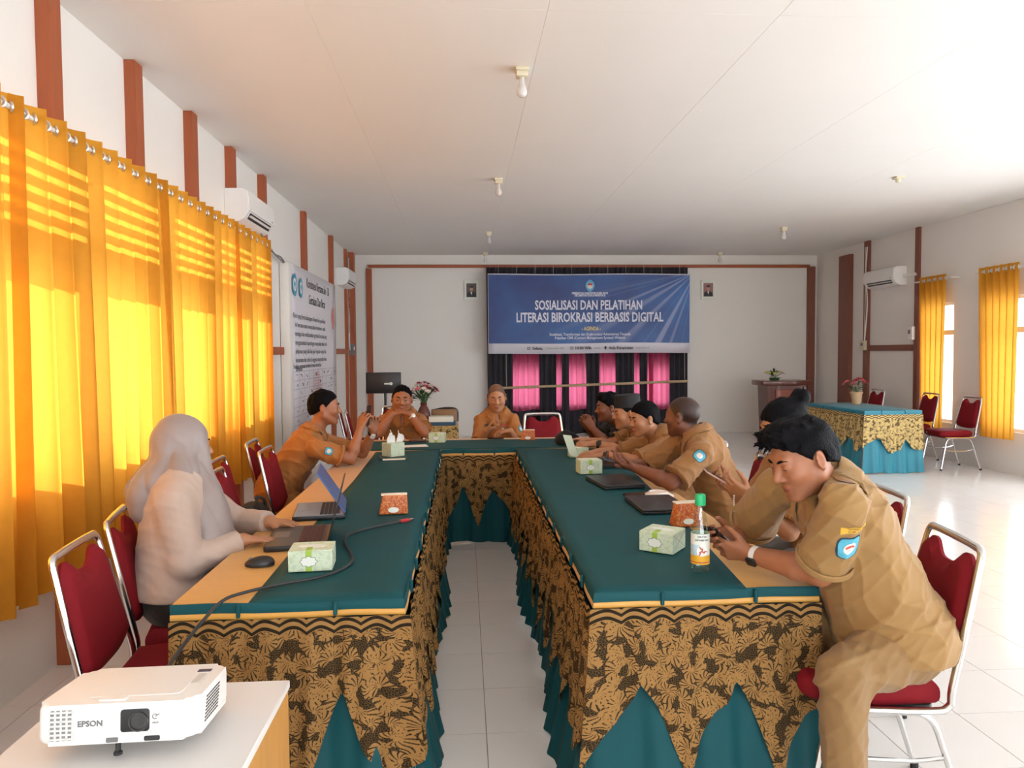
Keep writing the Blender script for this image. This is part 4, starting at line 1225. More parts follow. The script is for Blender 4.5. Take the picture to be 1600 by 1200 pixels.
def phone(label, c, u, v, case=M_phone, w=0.072, h=0.152):
    """flat phone, u across, v along, screen towards u x v"""
    u, v = unit(u), unit(v); v = unit(v - u * u.dot(v)); n = np.cross(u, v)
    t = thing('phone', label, 'phone', tuple(c))
    bm = B(); prism(bm, round_rect(w, h, 0.009), 0.007, axes(-n * 0.0045, u, v, n), 0.002); obj('case', bm, case, t)
    bm = B(); prism(bm, round_rect(w - 0.005, h - 0.005, 0.007), 0.0008, axes(n * 0.0025, u, v, n)); obj('screen', bm, M_phone, t)
    bm = B()
    for q in (0, 1): prism(bm, [(0.006 * math.cos(a), 0.006 * math.sin(a)) for a in np.linspace(0, 2 * PI, 10, endpoint=False)], 0.0015, axes(-n * 0.006 + u * 0.02 + v * (0.055 - 0.018 * q), u, v, n))
    obj('camera_lens', bm, M_black, t)
    return t

def patch(P, name, side, q, out, wd, ht, m, shape=None, n=12, lift=0.0015, tilt=0.0):
    """cloth badge laid on the upper sleeve; q along shoulder to elbow"""
    s, e = P['sh'][side], P['el'][side]; ax = unit(e - s); o = _a(out); o = unit(o - ax * ax.dot(o)); b = np.cross(o, ax)
    up_ = -ax; ax2 = rotv(b, o, tilt); up2 = rotv(up_, o, tilt)
    c = s + (e - s) * q + o * 0.13
    G = np.zeros((n + 1, n + 1, 3))
    for i in range(n + 1):
        for j in range(n + 1):
            x, y = (shape or (lambda a, b_: (a, b_)))(i / n * 2 - 1, j / n * 2 - 1)
            G[i, j] = c + ax2 * x * wd / 2 + up2 * y * ht / 2
    G = project(P['shirt'], G, -o) + o * lift
    return sheet(name, G, m, P['body'], smooth=True), (lambda x, y: project(P['shirt'], c + ax2 * x * wd / 2 + up2 * y * ht / 2, -o)), (ax2, up2, o)

def shield(a, b):                 # square to rounded hexagonal shield
    w = 1 - 0.18 * abs(b) ** 3 - 0.10 * max(0, -b); return a * w, b * (1 - 0.15 * abs(a) ** 2.5)
def disc(a, b):
    return a * math.sqrt(max(0, 1 - b * b / 2)), b * math.sqrt(max(0, 1 - a * a / 2))
M_badge = mat('light_blue_badge', lin('4FA5BE'), 0.6, var=0.1, vscale=90); M_badge_dark = mat('dark_blue_badge_edge', lin('1E3A4C'), 0.7)
M_badge_red = mat('red_embroidery', lin('C2473A'), 0.7); M_badge_white = mat('white_embroidery', lin('E3D9D0'), 0.7)
M_badge_yel = mat('yellow_embroidery', lin('D9A93A'), 0.7); M_brownpatch = mat('brown_name_tape', lin('5A3518'), 0.7)
def emblem(P, side, q, out, s, tilt=0.0, full=False):
    patch(P, 'badge_edge', side, q, out, s * 1.12, s * 1.18, M_badge_dark, shield, lift=0.0015, tilt=tilt)
    patch(P, 'badge', side, q, out, s, s * 1.06, M_badge, shield, lift=0.003, tilt=tilt)
    patch(P, 'badge_wreath', side, q, out, s * 0.58, s * 0.58, M_badge_white, disc, lift=0.0045, tilt=tilt)
    if full:
        s_, e_ = P['sh'][side], P['el'][side]
        patch(P, 'badge_flower', side, q - 0.02, out, s * 0.46, s * 0.22, M_badge_red, lambda a, b: (a * math.sqrt(max(0, 1 - b * b / 2)), b * 0.5 + 0.5 - a * a * 0.9), lift=0.006, tilt=tilt)
        patch(P, 'badge_center', side, q + 0.02, out, s * 0.20, s * 0.20, M_badge_white, disc, lift=0.0075, tilt=tilt)

def chest(P, name, q, a, wd, ht, m, out=None, lift=0.002, shape=None, n=8):
    o = P['f'] if out is None else unit(out); c = P['at'](q, a, 0.0) + o * 0.24; G = np.zeros((n + 1, n + 1, 3))
    for i in range(n + 1):
        for j in range(n + 1):
            x, y = (shape or (lambda u, v: (u, v)))(i / n * 2 - 1, j / n * 2 - 1); G[i, j] = c + P['r'] * x * wd / 2 + P['up'] * y * ht / 2
    return sheet(name, project(P['shirt'], G, -o) + o * lift, m, P['body'])
def shoulder(P, m, side, back=0.0):
    o = P['up']; c = P['at'](0.97, side * 0.115, back) + o * 0.15; G = np.zeros((9, 9, 3))
    for i in range(9):
        for j in range(9): G[i, j] = c + P['r'] * (i / 4 - 1) * 0.052 + P['f'] * (j / 4 - 1) * 0.021
    return sheet('epaulette', project(P['shirt'], G, -o) + o * 0.004, m, P['body'])
def uniform(P, m, m2):
    chest(P, 'placket', 0.55, 0.0, 0.032, 0.42, m, n=14)
    for s_ in (-1, 1):
        chest(P, 'pocket', 0.60, s_ * 0.088, 0.10, 0.11, m); chest(P, 'pocket_flap', 0.70, s_ * 0.088, 0.105, 0.035, m2, lift=0.004); shoulder(P, m2, s_)
# --- man nearest the camera, right
def quiff(rr):
    out = []
    for k in range(46):
        x = rr.uniform(-0.055, 0.055); y = rr.uniform(0.0, 0.085); z = 0.105 - 0.25 * max(0, y - 0.03) ** 1.2
        d = _a((rr.uniform(-0.2, 0.2), rr.uniform(0.35, 0.9), rr.uniform(0.15, 0.75))); d = d / np.linalg.norm(d)
        L = rr.uniform(0.03, 0.055); out.append(((x, y, z), tuple(_a((x, y, z)) + d * L), 0.0085))
    for k in range(14):
        x = rr.uniform(-0.05, 0.05); out.append(((x, 0.085, 0.088), (x * 1.1 + rr.uniform(-0.01, 0.01), 0.118, 0.072 + rr.uniform(-0.012, 0.03)), 0.006))
    for k in range(30):
        a = rr.uniform(0, 2 * PI); x, y = 0.06 * math.cos(a), -0.02 + 0.075 * math.sin(a); z = 0.115 - 3 * (x * x + y * y)
        out.append(((x, y, z), (x * 1.15, y + 0.02, z + 0.022), 0.009))
    return out
N_ = person('young man nearest the camera in khaki uniform, looking down at his phone', dict(
    face=184, hip=(1.40, 2.33, 0.60), neck=(1.16, 2.30, 1.125), head=Head((1.056, 2.240, 1.210), 191, -22, 3, 1.0, 1.02, 1.05), bulk=1.12, res=0.0042, hemr=1.13, collar_h=0.07,
    shL=(1.125, 2.105, 1.085), shR=(1.085, 2.49, 1.07), elL=(1.135, 2.27, 0.835), wrL=(0.995, 2.50, 0.835), elR=(1.10, 2.78, 0.85), wrR=(0.985, 2.64, 0.862),
    handL=dict(d=(-0.75, 0.55, 0.05), n=(0.35, 0.8, 0.35), curl=(0.45, 0.7, 0.5), thumb=(0.8, 0.35)), handR=dict(d=(-0.85, -0.3, 0.05), n=(0.1, -0.9, 0.4), curl=(0.5, 0.7, 0.5), thumb=(0.8, 0.3)),
    skin=SK1, shirt=KH2, trousers=TR1, sleeve=0.80, sleeve_r=0.083, seed=4, wrinkle=0.0026, hem_z=0.575, leg_res=0.006, arm=1.1, waist=1.12, stubble=0.18, look_down=1.0,
    knL=(1.14, 2.13, 0.56), anL=(1.15, 2.13, 0.10), knR=(0.98, 2.50, 0.56), anR=(1.05, 2.55, 0.10),
    hair=dict(t=0.014, front=(0.080, 0.072), ear=(0.020, 0.012), nape=(-0.085, -0.045), rough=0.0015, strands=quiff, lumps=(((0, 0.03, 0.105), (0.06, 0.065, 0.035)), ((0, 0.07, 0.098), (0.05, 0.035, 0.026))))))
emblem(N_, -1, 0.34, (0.1, -1, 0.15), 0.072, full=True, tilt=0.0)
_, pj, ax3 = patch(N_, 'shoulder_tape', -1, 0.10, (0.1, -0.9, 0.45), 0.085, 0.024, M_badge_yel, lambda a, b: (a, b - 0.7 * a * a), lift=0.002)
watch(N_, -1, 'watch', M_strap, M_black, 0.90, 0.030, (0.0, -0.8, -0.25))
phone('dark phone held in both hands by the man nearest the camera', (0.915, 2.585, 0.872), (0.25, -0.5, 0.05), (-0.6, -0.1, 0.45))
shoulder(N_, KH3, -1)
o_, ax2_, up2_ = ax3[2], ax3[0], ax3[1]
for row, (tx, dz) in enumerate((('PEMERINTAH', 0.0052), ('KUBU RAYA', -0.0052))):
    old = set(N_['body'].children)
    c_ = N_['sh'][-1] + (N_['el'][-1] - N_['sh'][-1]) * 0.10 + o_ * 0.13
    text('lettering', tx, 0.0098, M_ink, N_['body'], Matrix.Identity(4), sx=0.95, depth=0.0)
    for ob in set(N_['body'].children) - old:
        W_ = np.array([tuple(v.co) for v in ob.data.vertices]); W_ = np.stack([W_[:, 0], W_[:, 1] + dz - 0.0084 * (W_[:, 0] / 0.0425) ** 2], 1)
        Pp = project(N_['shirt'], c_ + ax2_ * W_[:, :1] + up2_ * W_[:, 1:2], -o_) + o_ * 0.0035
        for v, p_ in zip(ob.data.vertices, Pp): v.co = V(p_)
shoulder(K_, KH2, -1) if False else None
chest(N_, 'placket', 0.60, 0.0, 0.034, 0.40, KH3, n=14)

# --- woman in grey hijab, left
W_ = person('woman in grey hijab and beige blouse facing a laptop', dict(
    face=22, hip=(-1.17, 3.02, 0.58), neck=(-1.16, 3.08, 1.06), head=Head((-1.161, 3.120, 1.172), 32, -4, 0, 1.0), bulk=1.1, res=0.006, waist=1.05,
    shR=(-1.125, 2.90, 0.985), shL=(-1.21, 3.26, 0.985), elR=(-1.08, 2.89, 0.745), wrR=(-0.905, 3.03, 0.795), elL=(-1.05, 3.42, 0.78), wrL=(-0.87, 3.32, 0.80), arm=1.12,
    handR=dict(d=(0.95, 0.25, 0.0), n=(0, 0, -1), curl=(0.25, 0.35, 0.3)), handL=dict(d=(0.95, -0.1, 0.0), n=(0, 0, -1), curl=(0.25, 0.35, 0.3)),
    skin=SK2, shirt=M_blouse, trousers=TRB, sleeve=1.93, seed=9, wrinkle=0.0012, hem_z=0.605, collar=False, hand_size=0.88, stubble=0, open_neck=False,
    knR=(-0.78, 3.05, 0.56), knL=(-0.80, 3.30, 0.56), anR=(-0.80, 3.05, 0.1), anL=(-0.82, 3.30, 0.1)))
hd = W_['hd']; at = W_['at']; rW, fW, uW = W_['r'], W_['f'], W_['up']
hj = [(hd.e((0, -0.018, 0.030), (0.090, 0.110, 0.104)), 0, 'u'), (hd.e((0, 0.015, -0.04), (0.084, 0.084, 0.09)), 0.03, 'u'),
      (cone(hd.w((0, -0.03, -0.05)), at(0.86, 0, -0.055), 0.088, 0.125), 0.06, 'u'), (cone(hd.w((0, 0.03, -0.11)), at(0.62, 0.02, 0.115), 0.075, 0.085), 0.05, 'u'),
      (cone(at(0.62, 0.02, 0.115), at(0.36, 0.03, 0.165), 0.085, 0.085), 0.05, 'u'), (cone(at(0.78, 0.05, 0.07), at(0.42, 0.06, 0.135), 0.09, 0.075), 0.04, 'u'),
      (cone(at(0.95, -0.05, -0.01), at(0.95, 0.05, -0.01), 0.088, 0.088), 0.05, 'u'), (cone(at(0.92, 0.03, -0.06), at(0.70, 0.03, -0.10), 0.08, 0.045), 0.04, 'u'),
      (hd.e((0, 0.112, -0.012), (0.056, 0.060, 0.076)), 0.006, 's')]
def hj_fold(Pq):
    q = hd.l(Pq); a = np.arctan2(q[..., 0], q[..., 1] + 0.02); w = np.clip((0.03 - q[..., 2]) / 0.15, 0, 1)
    rg = lambda v: 0.5 - np.abs(np.sin(v)) ** 0.7
    return 0.022 * w * rg(a * 3.2 + 6 * q[..., 2]) + 0.012 * w * rg(a * 5.5 - 9 * q[..., 2] + 1) + 0.005 * (1 - w * 0.5) * rg(q[..., 1] * 16 + q[..., 2] * 22)
hj.append((hj_fold, 0, 'd'))
sdf_obj('hijab', hj, *bounds([hd.c, at(0.3, 0.05, 0.17), at(0.6, 0, -0.15), at(0.9, 0.15), at(0.9, -0.15), hd.w((0, 0, 0.12))], 0.13), 0.0065, M_hijab, W_['body'])

short = lambda t=0.007, **k: dict(dict(t=t, front=(0.078, 0.066), ear=(0.016, 0.010), nape=(-0.085, -0.05)), **k)
# --- man on the left filming with a phone
L_ = person('man on the left leaning on elbows, holding a phone upright before his face', dict(
    face=8, hip=(-1.33, 5.27, 0.58), neck=(-1.06, 5.30, 0.975), head=Head((-0.990, 5.300, 1.166), 5, -2, 0, 1.02, 1.0, 1.05), bulk=1.08, res=0.0068,
    shR=(-1.02, 5.12, 0.895), shL=(-1.02, 5.47, 0.895), elR=(-0.80, 5.19, 0.812), wrR=(-0.735, 5.24, 1.02), elL=(-0.76, 5.50, 0.812), wrL=(-0.66, 5.40, 0.99),
    handR=dict(d=(0.25, 0.15, 0.9), n=(0.4, 0.8, -0.1), curl=(0.6, 0.9, 0.6)), handL=dict(d=(0.0, -0.25, 0.9), n=(0.2, -0.9, 0), curl=(0.6, 0.9, 0.6)),
    skin=SK1, shirt=KH1, trousers=KH1, sleeve=0.72, sleeve_r=0.075, seed=12, wrinkle=0.003, hem=-0.12, hair=short(0.009, front=(0.074, 0.070), rough=0.0018)))
shoulder(L_, KH3, 1); emblem(L_, 1, 0.3, (0.1, -1, 0.3), 0.05)
watch(L_, -1, 'watch', M_blackmatte, M_strap, 0.86, 0.030, (0.4, -0.8, 0.2))
phone('black phone held upright by the man on the left', (-0.690, 5.31, 1.105), (0.25, 0.9, 0), (0.15, 0, 1), M_phone)
# --- man resting his chin
F_ = person('man in khaki resting his chin on folded hands at the head table', dict(
    face=-88, hip=(-0.60, 7.22, 0.56), neck=(-0.60, 7.13, 0.955), head=Head((-0.595, 7.050, 1.110), -86, -4, -3, 1.11, 1.04, 1.06), bulk=1.0, vneck=True, res=0.0075,
    shR=(-0.775, 7.10, 0.895), shL=(-0.425, 7.10, 0.895), elR=(-0.80, 6.82, 0.812), wrR=(-0.665, 6.84, 0.985), elL=(-0.37, 6.82, 0.812), wrL=(-0.505, 6.84, 0.985),
    handR=dict(d=(0.85, 0.2, 0.30), n=(0.1, 0.3, -0.9), curl=(0.3, 0.5, 0.4)), handL=dict(d=(-0.85, 0.2, 0.38), n=(-0.1, 0.3, -0.9), curl=(0.3, 0.5, 0.4)),
    skin=SK1, shirt=KH1, trousers=KH1, sleeve=0.62, sleeve_r=0.075, seed=15, arm=1.12, hair=short(0.005, front=(0.068, 0.076), rough=0.0015)))
uniform(F_, KH1, KH3); chest(F_, 'pin', 0.50, -0.02, 0.05, 0.05, M_badge_red, shape=disc, lift=0.005); chest(F_, 'pin_center', 0.50, -0.02, 0.022, 0.022, M_badge_white, shape=disc, lift=0.007)
watch(F_, -1, 'watch', M_ring, M_ring, 0.86, 0.030, (0.6, -0.8, 0.2), sq=False)
# --- man at the centre of the head table
C_ = person('slim man at the centre of the head table looking down at his phone', dict(
    face=-90, hip=(0.31, 7.24, 0.56), neck=(0.315, 7.19, 0.945), head=Head((0.311, 7.120, 1.114), -92, -14, 2, 1.08, 1.0, 0.95, 0.9, 0.5), bulk=0.90, res=0.0075,
    shR=(0.155, 7.17, 0.885), shL=(0.475, 7.17, 0.885), elR=(0.125, 7.02, 0.66), wrR=(0.20, 6.79, 0.825), elL=(0.505, 7.02, 0.66), wrL=(0.42, 6.78, 0.825), 
    handR=dict(d=(0.75, -0.2, 0.25), n=(0.2, 0.2, 0.8), curl=(0.35, 0.5, 0.4)), handL=dict(d=(-0.7, -0.3, 0.0), n=(0.0, 0.1, -0.9), curl=(0.3, 0.5, 0.4)),
    skin=SK2, shirt=KH1, trousers=KH1, shw=0.16, vneck=True, sleeve=0.8, sleeve_r=0.072, seed=17, look_down=1.0))
uniform(C_, KH1, KH3); chest(C_, 'name_tape', 0.78, 0.085, 0.085, 0.022, M_brownpatch, lift=0.005); chest(C_, 'pin', 0.77, -0.07, 0.05, 0.02, M_badge_red, lift=0.005); chest(C_, 'id_card', 0.64, -0.055, 0.022, 0.05, M_badge_white, lift=0.006)
emblem(C_, -1, 0.45, (0.8, -0.5, 0.1), 0.06)
# --- right side of the table, from the far end
D_ = person('young man in black patterned shirt at the far right corner, hands together', dict(
    face=180, hip=(1.42, 6.10, 0.58), neck=(1.29, 6.02, 0.94), head=Head((1.172, 5.950, 1.091), 186, -3, 0, 0.98), bulk=0.98, res=0.0075,
    elL=(1.14, 5.84, 0.812), wrL=(1.03, 5.88, 0.93), elR=(1.12, 6.16, 0.812), wrR=(1.01, 6.02, 0.93),
    handL=dict(d=(-0.4, 0.3, 0.75), n=(0, 0.9, 0), curl=(0.6, 0.8, 0.5)), handR=dict(d=(-0.4, -0.3, 0.75), n=(0, -0.9, 0), curl=(0.5, 0.8, 0.5)),
    skin=SK3, shirt=shirt_mat('black_patterned_shirt', lin('17161A')), trousers=TRB, sleeve=0.75, seed=19, hair=short(0.014, lumps=(((0, 0.05, 0.10), (0.055, 0.05, 0.03)),), rough=0.002)))
P_ = person('man in a black cap, mostly hidden behind the man with a black watch', dict(
    face=183, hip=(1.49, 5.62, 0.58), neck=(1.36, 5.60, 0.93), head=Head((1.238, 5.580, 1.073), 188, -4, 0, 0.98), bulk=1.0, res=0.0075,
    elL=(1.15, 5.36, 0.815), wrL=(0.97, 5.46, 0.86), elR=(1.15, 5.78, 0.812), wrR=(0.95, 5.72, 0.85),
    handL=dict(d=(-0.95, 0.1, -0.05), n=(0, 0.3, -0.9)), handR=dict(d=(-0.9, -0.1, 0.1), n=(0, -0.4, -0.9)),
    skin=SK2, shirt=KH3, trousers=KH3, sleeve=0.72, seed=21, hair=short(0.006)))
hd = P_['hd']
bm = B(); lathe(bm, [(0, 0.085), (0.076, 0.085), (0.082, 0.080), (0.086, -0.005), (0.084, -0.012), (0, -0.012)], 28, sx=1.0, sy=1.22)
Mc = Matrix(((hd.M[0][0], hd.M[1][0], hd.M[2][0]), (hd.M[0][1], hd.M[1][1], hd.M[2][1]), (hd.M[0][2], hd.M[1][2], hd.M[2][2]))).to_4x4()
Mc.translation = V(hd.w((0, -0.018, 0.062)))
for v in bm.verts: v.co = Mc @ v.co
obj('cap', bm, M_blackmatte, P_['body'])
watch(P_, -1, 'watch', M_blackmatte, M_black, 0.80, 0.031, (0.1, -0.9, 0.3), sq=False)
K_ = person('young man in khaki wearing a black watch, hand spread on the table', dict(
    face=187, hip=(1.53, 5.06, 0.58), neck=(1.38, 5.08, 0.94), head=Head((1.255, 5.080, 1.074), 193, -8, 0, 1.0), bulk=1.05, res=0.007,
    shL=(1.34, 4.915, 0.875), shR=(1.32, 5.24, 0.875), elL=(1.14, 4.86, 0.812), wrL=(0.955, 5.00, 0.835), elR=(1.12, 5.30, 0.812), wrR=(0.94, 5.20, 0.83), arm=1.05,
    handL=dict(d=(-0.95, 0.15, -0.05), n=(0, 0.1, -1), curl=(0.15, 0.25, 0.2), spread=0.16), handR=dict(d=(-0.95, -0.1, -0.05), n=(0, 0, -1)),
    skin=SK2, shirt=KH3, trousers=KH3, sleeve=0.9, sleeve_r=0.07, seed=23, hair=short(0.011)))
emblem(K_, -1, 0.35, (-0.2, -1, 0.35), 0.055)
watch(K_, -1, 'watch', M_blackmatte, M_black, 0.88, 0.029, (-0.1, -0.9, 0.3))
Bd = person('man with shaved head turned away, holding a phone over closed laptops', dict(
    face=165, hip=(1.56, 4.26, 0.58), neck=(1.375, 4.30, 1.035), head=Head((1.312, 4.360, 1.153), 142, -2, 0, 1.02, 0.98, 1.0, 0.95, 0.1), bulk=1.1, res=0.0062,
    shL=(1.345, 4.09, 0.965), shR=(1.34, 4.49, 0.97), elL=(1.15, 4.02, 0.815), wrL=(0.985, 4.17, 0.875), elR=(1.14, 4.56, 0.815), wrR=(0.98, 4.40, 0.865), arm=1.08,
    handL=dict(d=(-0.85, 0.4, 0.15), n=(0.1, 0.4, 0.8), curl=(0.4, 0.6, 0.4)), handR=dict(d=(-0.9, -0.25, 0.1), n=(0.1, -0.5, 0.8), curl=(0.4, 0.6, 0.4)),
    skin=SK3, shirt=KH3, trousers=KH3, sleeve=0.85, sleeve_r=0.078, seed=27, wrinkle=0.0025, hem=-0.15, stubble=0.2))
emblem(Bd, -1, 0.2, (-0.2, -1, 0.25), 0.06)
shoulder(Bd, KH2, -1); shoulder(Bd, KH2, 1)
phone('phone held flat by the man with the shaved head', (0.875, 4.27, 0.905), (0.15, 1, 0.1), (-1, 0.1, 0.28), M_phone)
U_ = person('person with black hair in a bun, half hidden behind the nearest man', dict(
    face=180, hip=(1.62, 3.16, 0.58), neck=(1.475, 3.13, 1.075), head=Head((1.389, 3.120, 1.213), 184, -18, 0, 0.98), bulk=1.0, res=0.006,
    shL=(1.47, 2.96, 1.01), shR=(1.44, 3.30, 1.01), elL=(1.33, 2.93, 0.80), wrL=(1.19, 3.00, 0.945), elR=(1.30, 3.28, 0.82), wrR=(1.165, 3.14, 0.95), arm=0.98,
    handL=dict(d=(-0.75, 0.1, 0.35), n=(0.3, 0.6, 0.5), curl=(0.5, 0.7, 0.5)), handR=dict(d=(-0.75, -0.2, 0.35), n=(0.2, -0.6, 0.6), curl=(0.5, 0.7, 0.5)), hand_size=0.9,
    skin=SK2, shirt=KH3, trousers=shirt_mat('grey_trousers', lin('6E6A66')), sleeve=0.85, sleeve_r=0.07, seed=31, stubble=0, hem=-0.15,
    knL=(1.20, 3.02, 0.62), knR=(1.22, 3.28, 0.60),
    hair=dict(t=0.012, front=(0.080, 0.062), ear=(0.02, 0.0), nape=(-0.085, -0.07), lumps=(((0, -0.115, 0.10), (0.045, 0.045, 0.042)), ((0, -0.09, 0.08), (0.03, 0.04, 0.03))))))
phone('pale phone held up by the person with hair in a bun', (1.085, 3.06, 1.005), (0.1, 1, 0.1), (-0.85, 0.0, 0.5), M_phone_back)
bm = B()
for k in range(18):
    q = k / 17; bmesh.ops.create_icosphere(bm, subdivisions=1, radius=0.0045, matrix=Matrix.Translation((1.135 - 0.004 * math.sin(6 * q), 3.02, 0.955 - 0.16 * q)))
setp(obj('bead_strap', bm, M_strap, None), 'white beaded strap dangling from the pale phone', 'phone strap')

# ------------------------------------------------------------------ things on the tables
TZ = 0.7668
def pattern_mat(name, base, ink, scale=60, thr=0.5, rough=0.5):
    m = bpy.data.materials.new(name); nt, N, L, p = nodes(m)
    tc = N.new('ShaderNodeTexCoord'); n = N.new('ShaderNodeTexNoise'); n.inputs['Scale'].default_value = scale; n.inputs['Detail'].default_value = 3; n.inputs['Distortion'].default_value = 1.5
    L.new(tc.outputs['Object'], n.inputs['Vector'])
    r = N.new('ShaderNodeValToRGB'); r.color_ramp.elements[0].position = thr - 0.04; r.color_ramp.elements[1].position = thr + 0.04
    r.color_ramp.elements[0].color = (*base, 1); r.color_ramp.elements[1].color = (*ink, 1)
    L.new(n.outputs['Fac'], r.inputs[0]); L.new(r.outputs[0], p.inputs['Base Color']); p.inputs['Roughness'].default_value = rough
    return m
M_tis = pattern_mat('pale_green_printed_card', lin('CDD9BF'), lin('BCCBAF'), 45, 0.55)
M_tis2 = mat('lime_green_ribbon_print', lin('A2BF4B'), 0.5); M_lab = mat('white_label_print', lin('E4E8DF'), 0.5); M_labg = mat('grey_label_ink', lin('7C8A78'), 0.5)
M_org = pattern_mat('orange_batik_print', lin('B5501D'), lin('D98A4A'), 90, 0.52); M_cream = mat('cream_paper', lin('E9DCC8'), 0.7)
M_tissue = mat('white_tissue_paper', lin('EDEAE4'), 0.8)

def tissue_box(label, x, y, rz, w=0.155, d=0.13, h=0.076, z=TZ, group='pale green tissue boxes', detail=True, tissues=False):
    t = thing('tissue_box', label, 'tissue box', (x, y, z), rz, group)
    bm = B(); box(bm, (0, 0, h / 2), (w, d, h), 0.002, 1); obj('carton', bm, M_tis, t)
    bm = B(); prism(bm, [(0.048 * math.cos(a), 0.022 * math.sin(a)) for a in np.linspace(0, 2 * PI, 20, endpoint=False)], 0.0008, T((0, 0, h))); obj('opening_print', bm, M_lab, t)
    if detail:
        bm = B(); box(bm, (-0.005, -d / 2 - 0.0003, h / 2), (0.022, 0.001, h * 0.99)); box(bm, (-0.005, -d / 4 - 0.008, h + 0.0003), (0.022, d / 2 - 0.02, 0.001)); obj('ribbon_print', bm, M_tis2, t)
        out = []
        for k in range(40):
            a = 2 * PI * k / 40; q = 1 + 0.10 * math.cos(8 * a); out.append((0.030 * q * math.cos(a), 0.019 * q * math.sin(a)))
        bm = B(); prism(bm, out, 0.0012, axes((-0.005, -d / 2 - 0.0004, h * 0.48), (1, 0, 0), (0, 0, 1), (0, -1, 0))); o = obj('label_print', bm, M_labg, t)
        bm = B(); prism(bm, [(a * 0.91, b * 0.89) for a, b in out], 0.0006, axes((-0.005, -d / 2 - 0.0016, h * 0.48), (1, 0, 0), (0, 0, 1), (0, -1, 0))); obj('label_field', bm, M_lab, t)
        bm = B()
        for q in (-1, 1): bar(bm, (w / 2 + 0.0004, -d / 2 + 0.004, h / 2 + q * (h / 2 - 0.004)), (w / 2 + 0.0004, 0, h / 2), 0.0008, 0.0008); bar(bm, (w / 2 + 0.0004, d / 2 - 0.004, h / 2 + q * (h / 2 - 0.004)), (w / 2 + 0.0004, 0, h / 2), 0.0008, 0.0008)
        obj('fold_line', bm, M_labg, t)
    if tissues:
        rr = random.Random(3)
        for k, (cx, s) in enumerate(((-0.02, 1.35), (0.06, 1.15))):
            P = np.zeros((9, 7, 3))
            for i in range(9):
                for j in range(7):
                    u, v = i / 8 * 2 - 1, j / 6
                    P[i, j] = (cx + u * 0.055 * s * (0.35 + 0.65 * v) * (1.2 - v * 0.7), 0.02 * math.sin(3 * u + k) * v + 0.012 * math.sin(9 * u) * v, h - 0.004 + (0.075 * s * v) * (1 - 0.5 * abs(u)) + 0.008 * math.sin(7 * u + 2 * k) * v)
            o = sheet('tissue', P, M_tissue, t); mo = o.modifiers.new('t', 'SOLIDIFY'); mo.thickness = 0.001
    return t
tissue_box('pale green tissue box nearest the camera on the left table, beside the mouse', -0.565, 2.725, math.radians(4))
tissue_box('pale green tissue box with white tissues pulled out, on a dark book', -0.535, 5.52, math.radians(42), 0.125, 0.115, 0.10, z=TZ + 0.018, tissues=True, detail=False)
tissue_box('pale green tissue box on the head table before the folded hands', -0.24, 6.47, math.radians(-6), 0.14, 0.11, 0.08, z=TZ + 0.002)
tissue_box('pale green tissue box on right table beside the green capped bottle', 0.778, 2.847, math.radians(-37), 0.14, 0.135, 0.078)
tissue_box('pale green tissue box on right table beside the hand with a black watch', 0.800, 4.70, math.radians(6), 0.145, 0.12, 0.088)
tissue_box('pale green tissue box at the far right end with a leaflet stuck in it', 0.845, 5.44, math.radians(4), 0.14, 0.10, 0.07, detail=False)
M_leaf = mat('pale_green_leaflet', lin('D3DEC6'), 0.6)
bm = B(); prism(bm, [(-0.035, 0), (0.04, -0.02), (0.02, 0.15), (-0.055, 0.16)], 0.0015, axes((0.80, 5.37, TZ + 0.02), (0.85, 0.35, 0), (-0.22, 0, 0.97), (0.3, -0.9, 0.06)))
setp(obj('leaflet', bm, M_leaf, None), 'pale green leaflet standing upright beside the far right tissue box', 'leaflet')

def orange_pack(label, x, y, rz, w=0.14, d=0.055, h=0.095):
    t = thing('tissue_pack', label, 'tissue pack', (x, y, TZ), rz, 'orange printed tissue packs')
    bm = B(); box(bm, (0, 0, h / 2), (w, d, h), 0.008, 3)
    for v in bm.verts: v.co.x += 0.02 * (v.co.z / h) ** 2 * (1 if v.co.x < 0 else -0.2); v.co.y *= 1 - 0.25 * (v.co.z / h)
    obj('wrapper', bm, M_org, t)
    bm = B(); box(bm, (0.004, 0, h), (w * 0.9, d * 0.66, 0.008), 0.003, 2); obj('paper_top', bm, M_cream, t)
    bm = B(); prism(bm, [(0.026 * math.cos(a), 0.013 * math.sin(a)) for a in np.linspace(0, 2 * PI, 18, endpoint=False)], 0.002, axes((0, -d / 2 - 0.0005 + 0.002, h * 0.24), (1, 0, 0), (0, 0.1, 1), (0, -1, 0.1))); obj('label_print', bm, M_lab, t)
    return t
orange_pack('orange printed tissue pack standing on the left table runner', -0.352, 3.60, math.radians(5))
orange_pack('orange printed tissue pack behind the green capped bottle', 0.985, 3.22, math.radians(8), 0.13, 0.07, 0.105)
orange_pack('orange and cream tissue pack on head table by the centre man', 0.56, 6.52, math.radians(-4), 0.13, 0.06, 0.09)

# mouse
t = thing('computer_mouse', 'black computer mouse on the gold strip of left table', 'mouse', (-0.765, 2.757, TZ), math.radians(95))
bm = B(); bmesh.ops.create_uvsphere(bm, u_segments=20, v_segments=12, radius=1)
for v in bm.verts:
    z = max(v.co.z, -0.25); v.co = V((v.co.x * 0.032 * (1 - 0.12 * v.co.y), v.co.y * 0.055, (z + 0.25) * 0.028 * (1 - 0.2 * v.co.y)))
obj('shell', bm, M_black, t)
bm = B(); tube(bm, [(-0.004, 0.032, 0.022), (0.004, 0.032, 0.022)], 0.009, 10); obj('wheel', bm, M_grey, t)

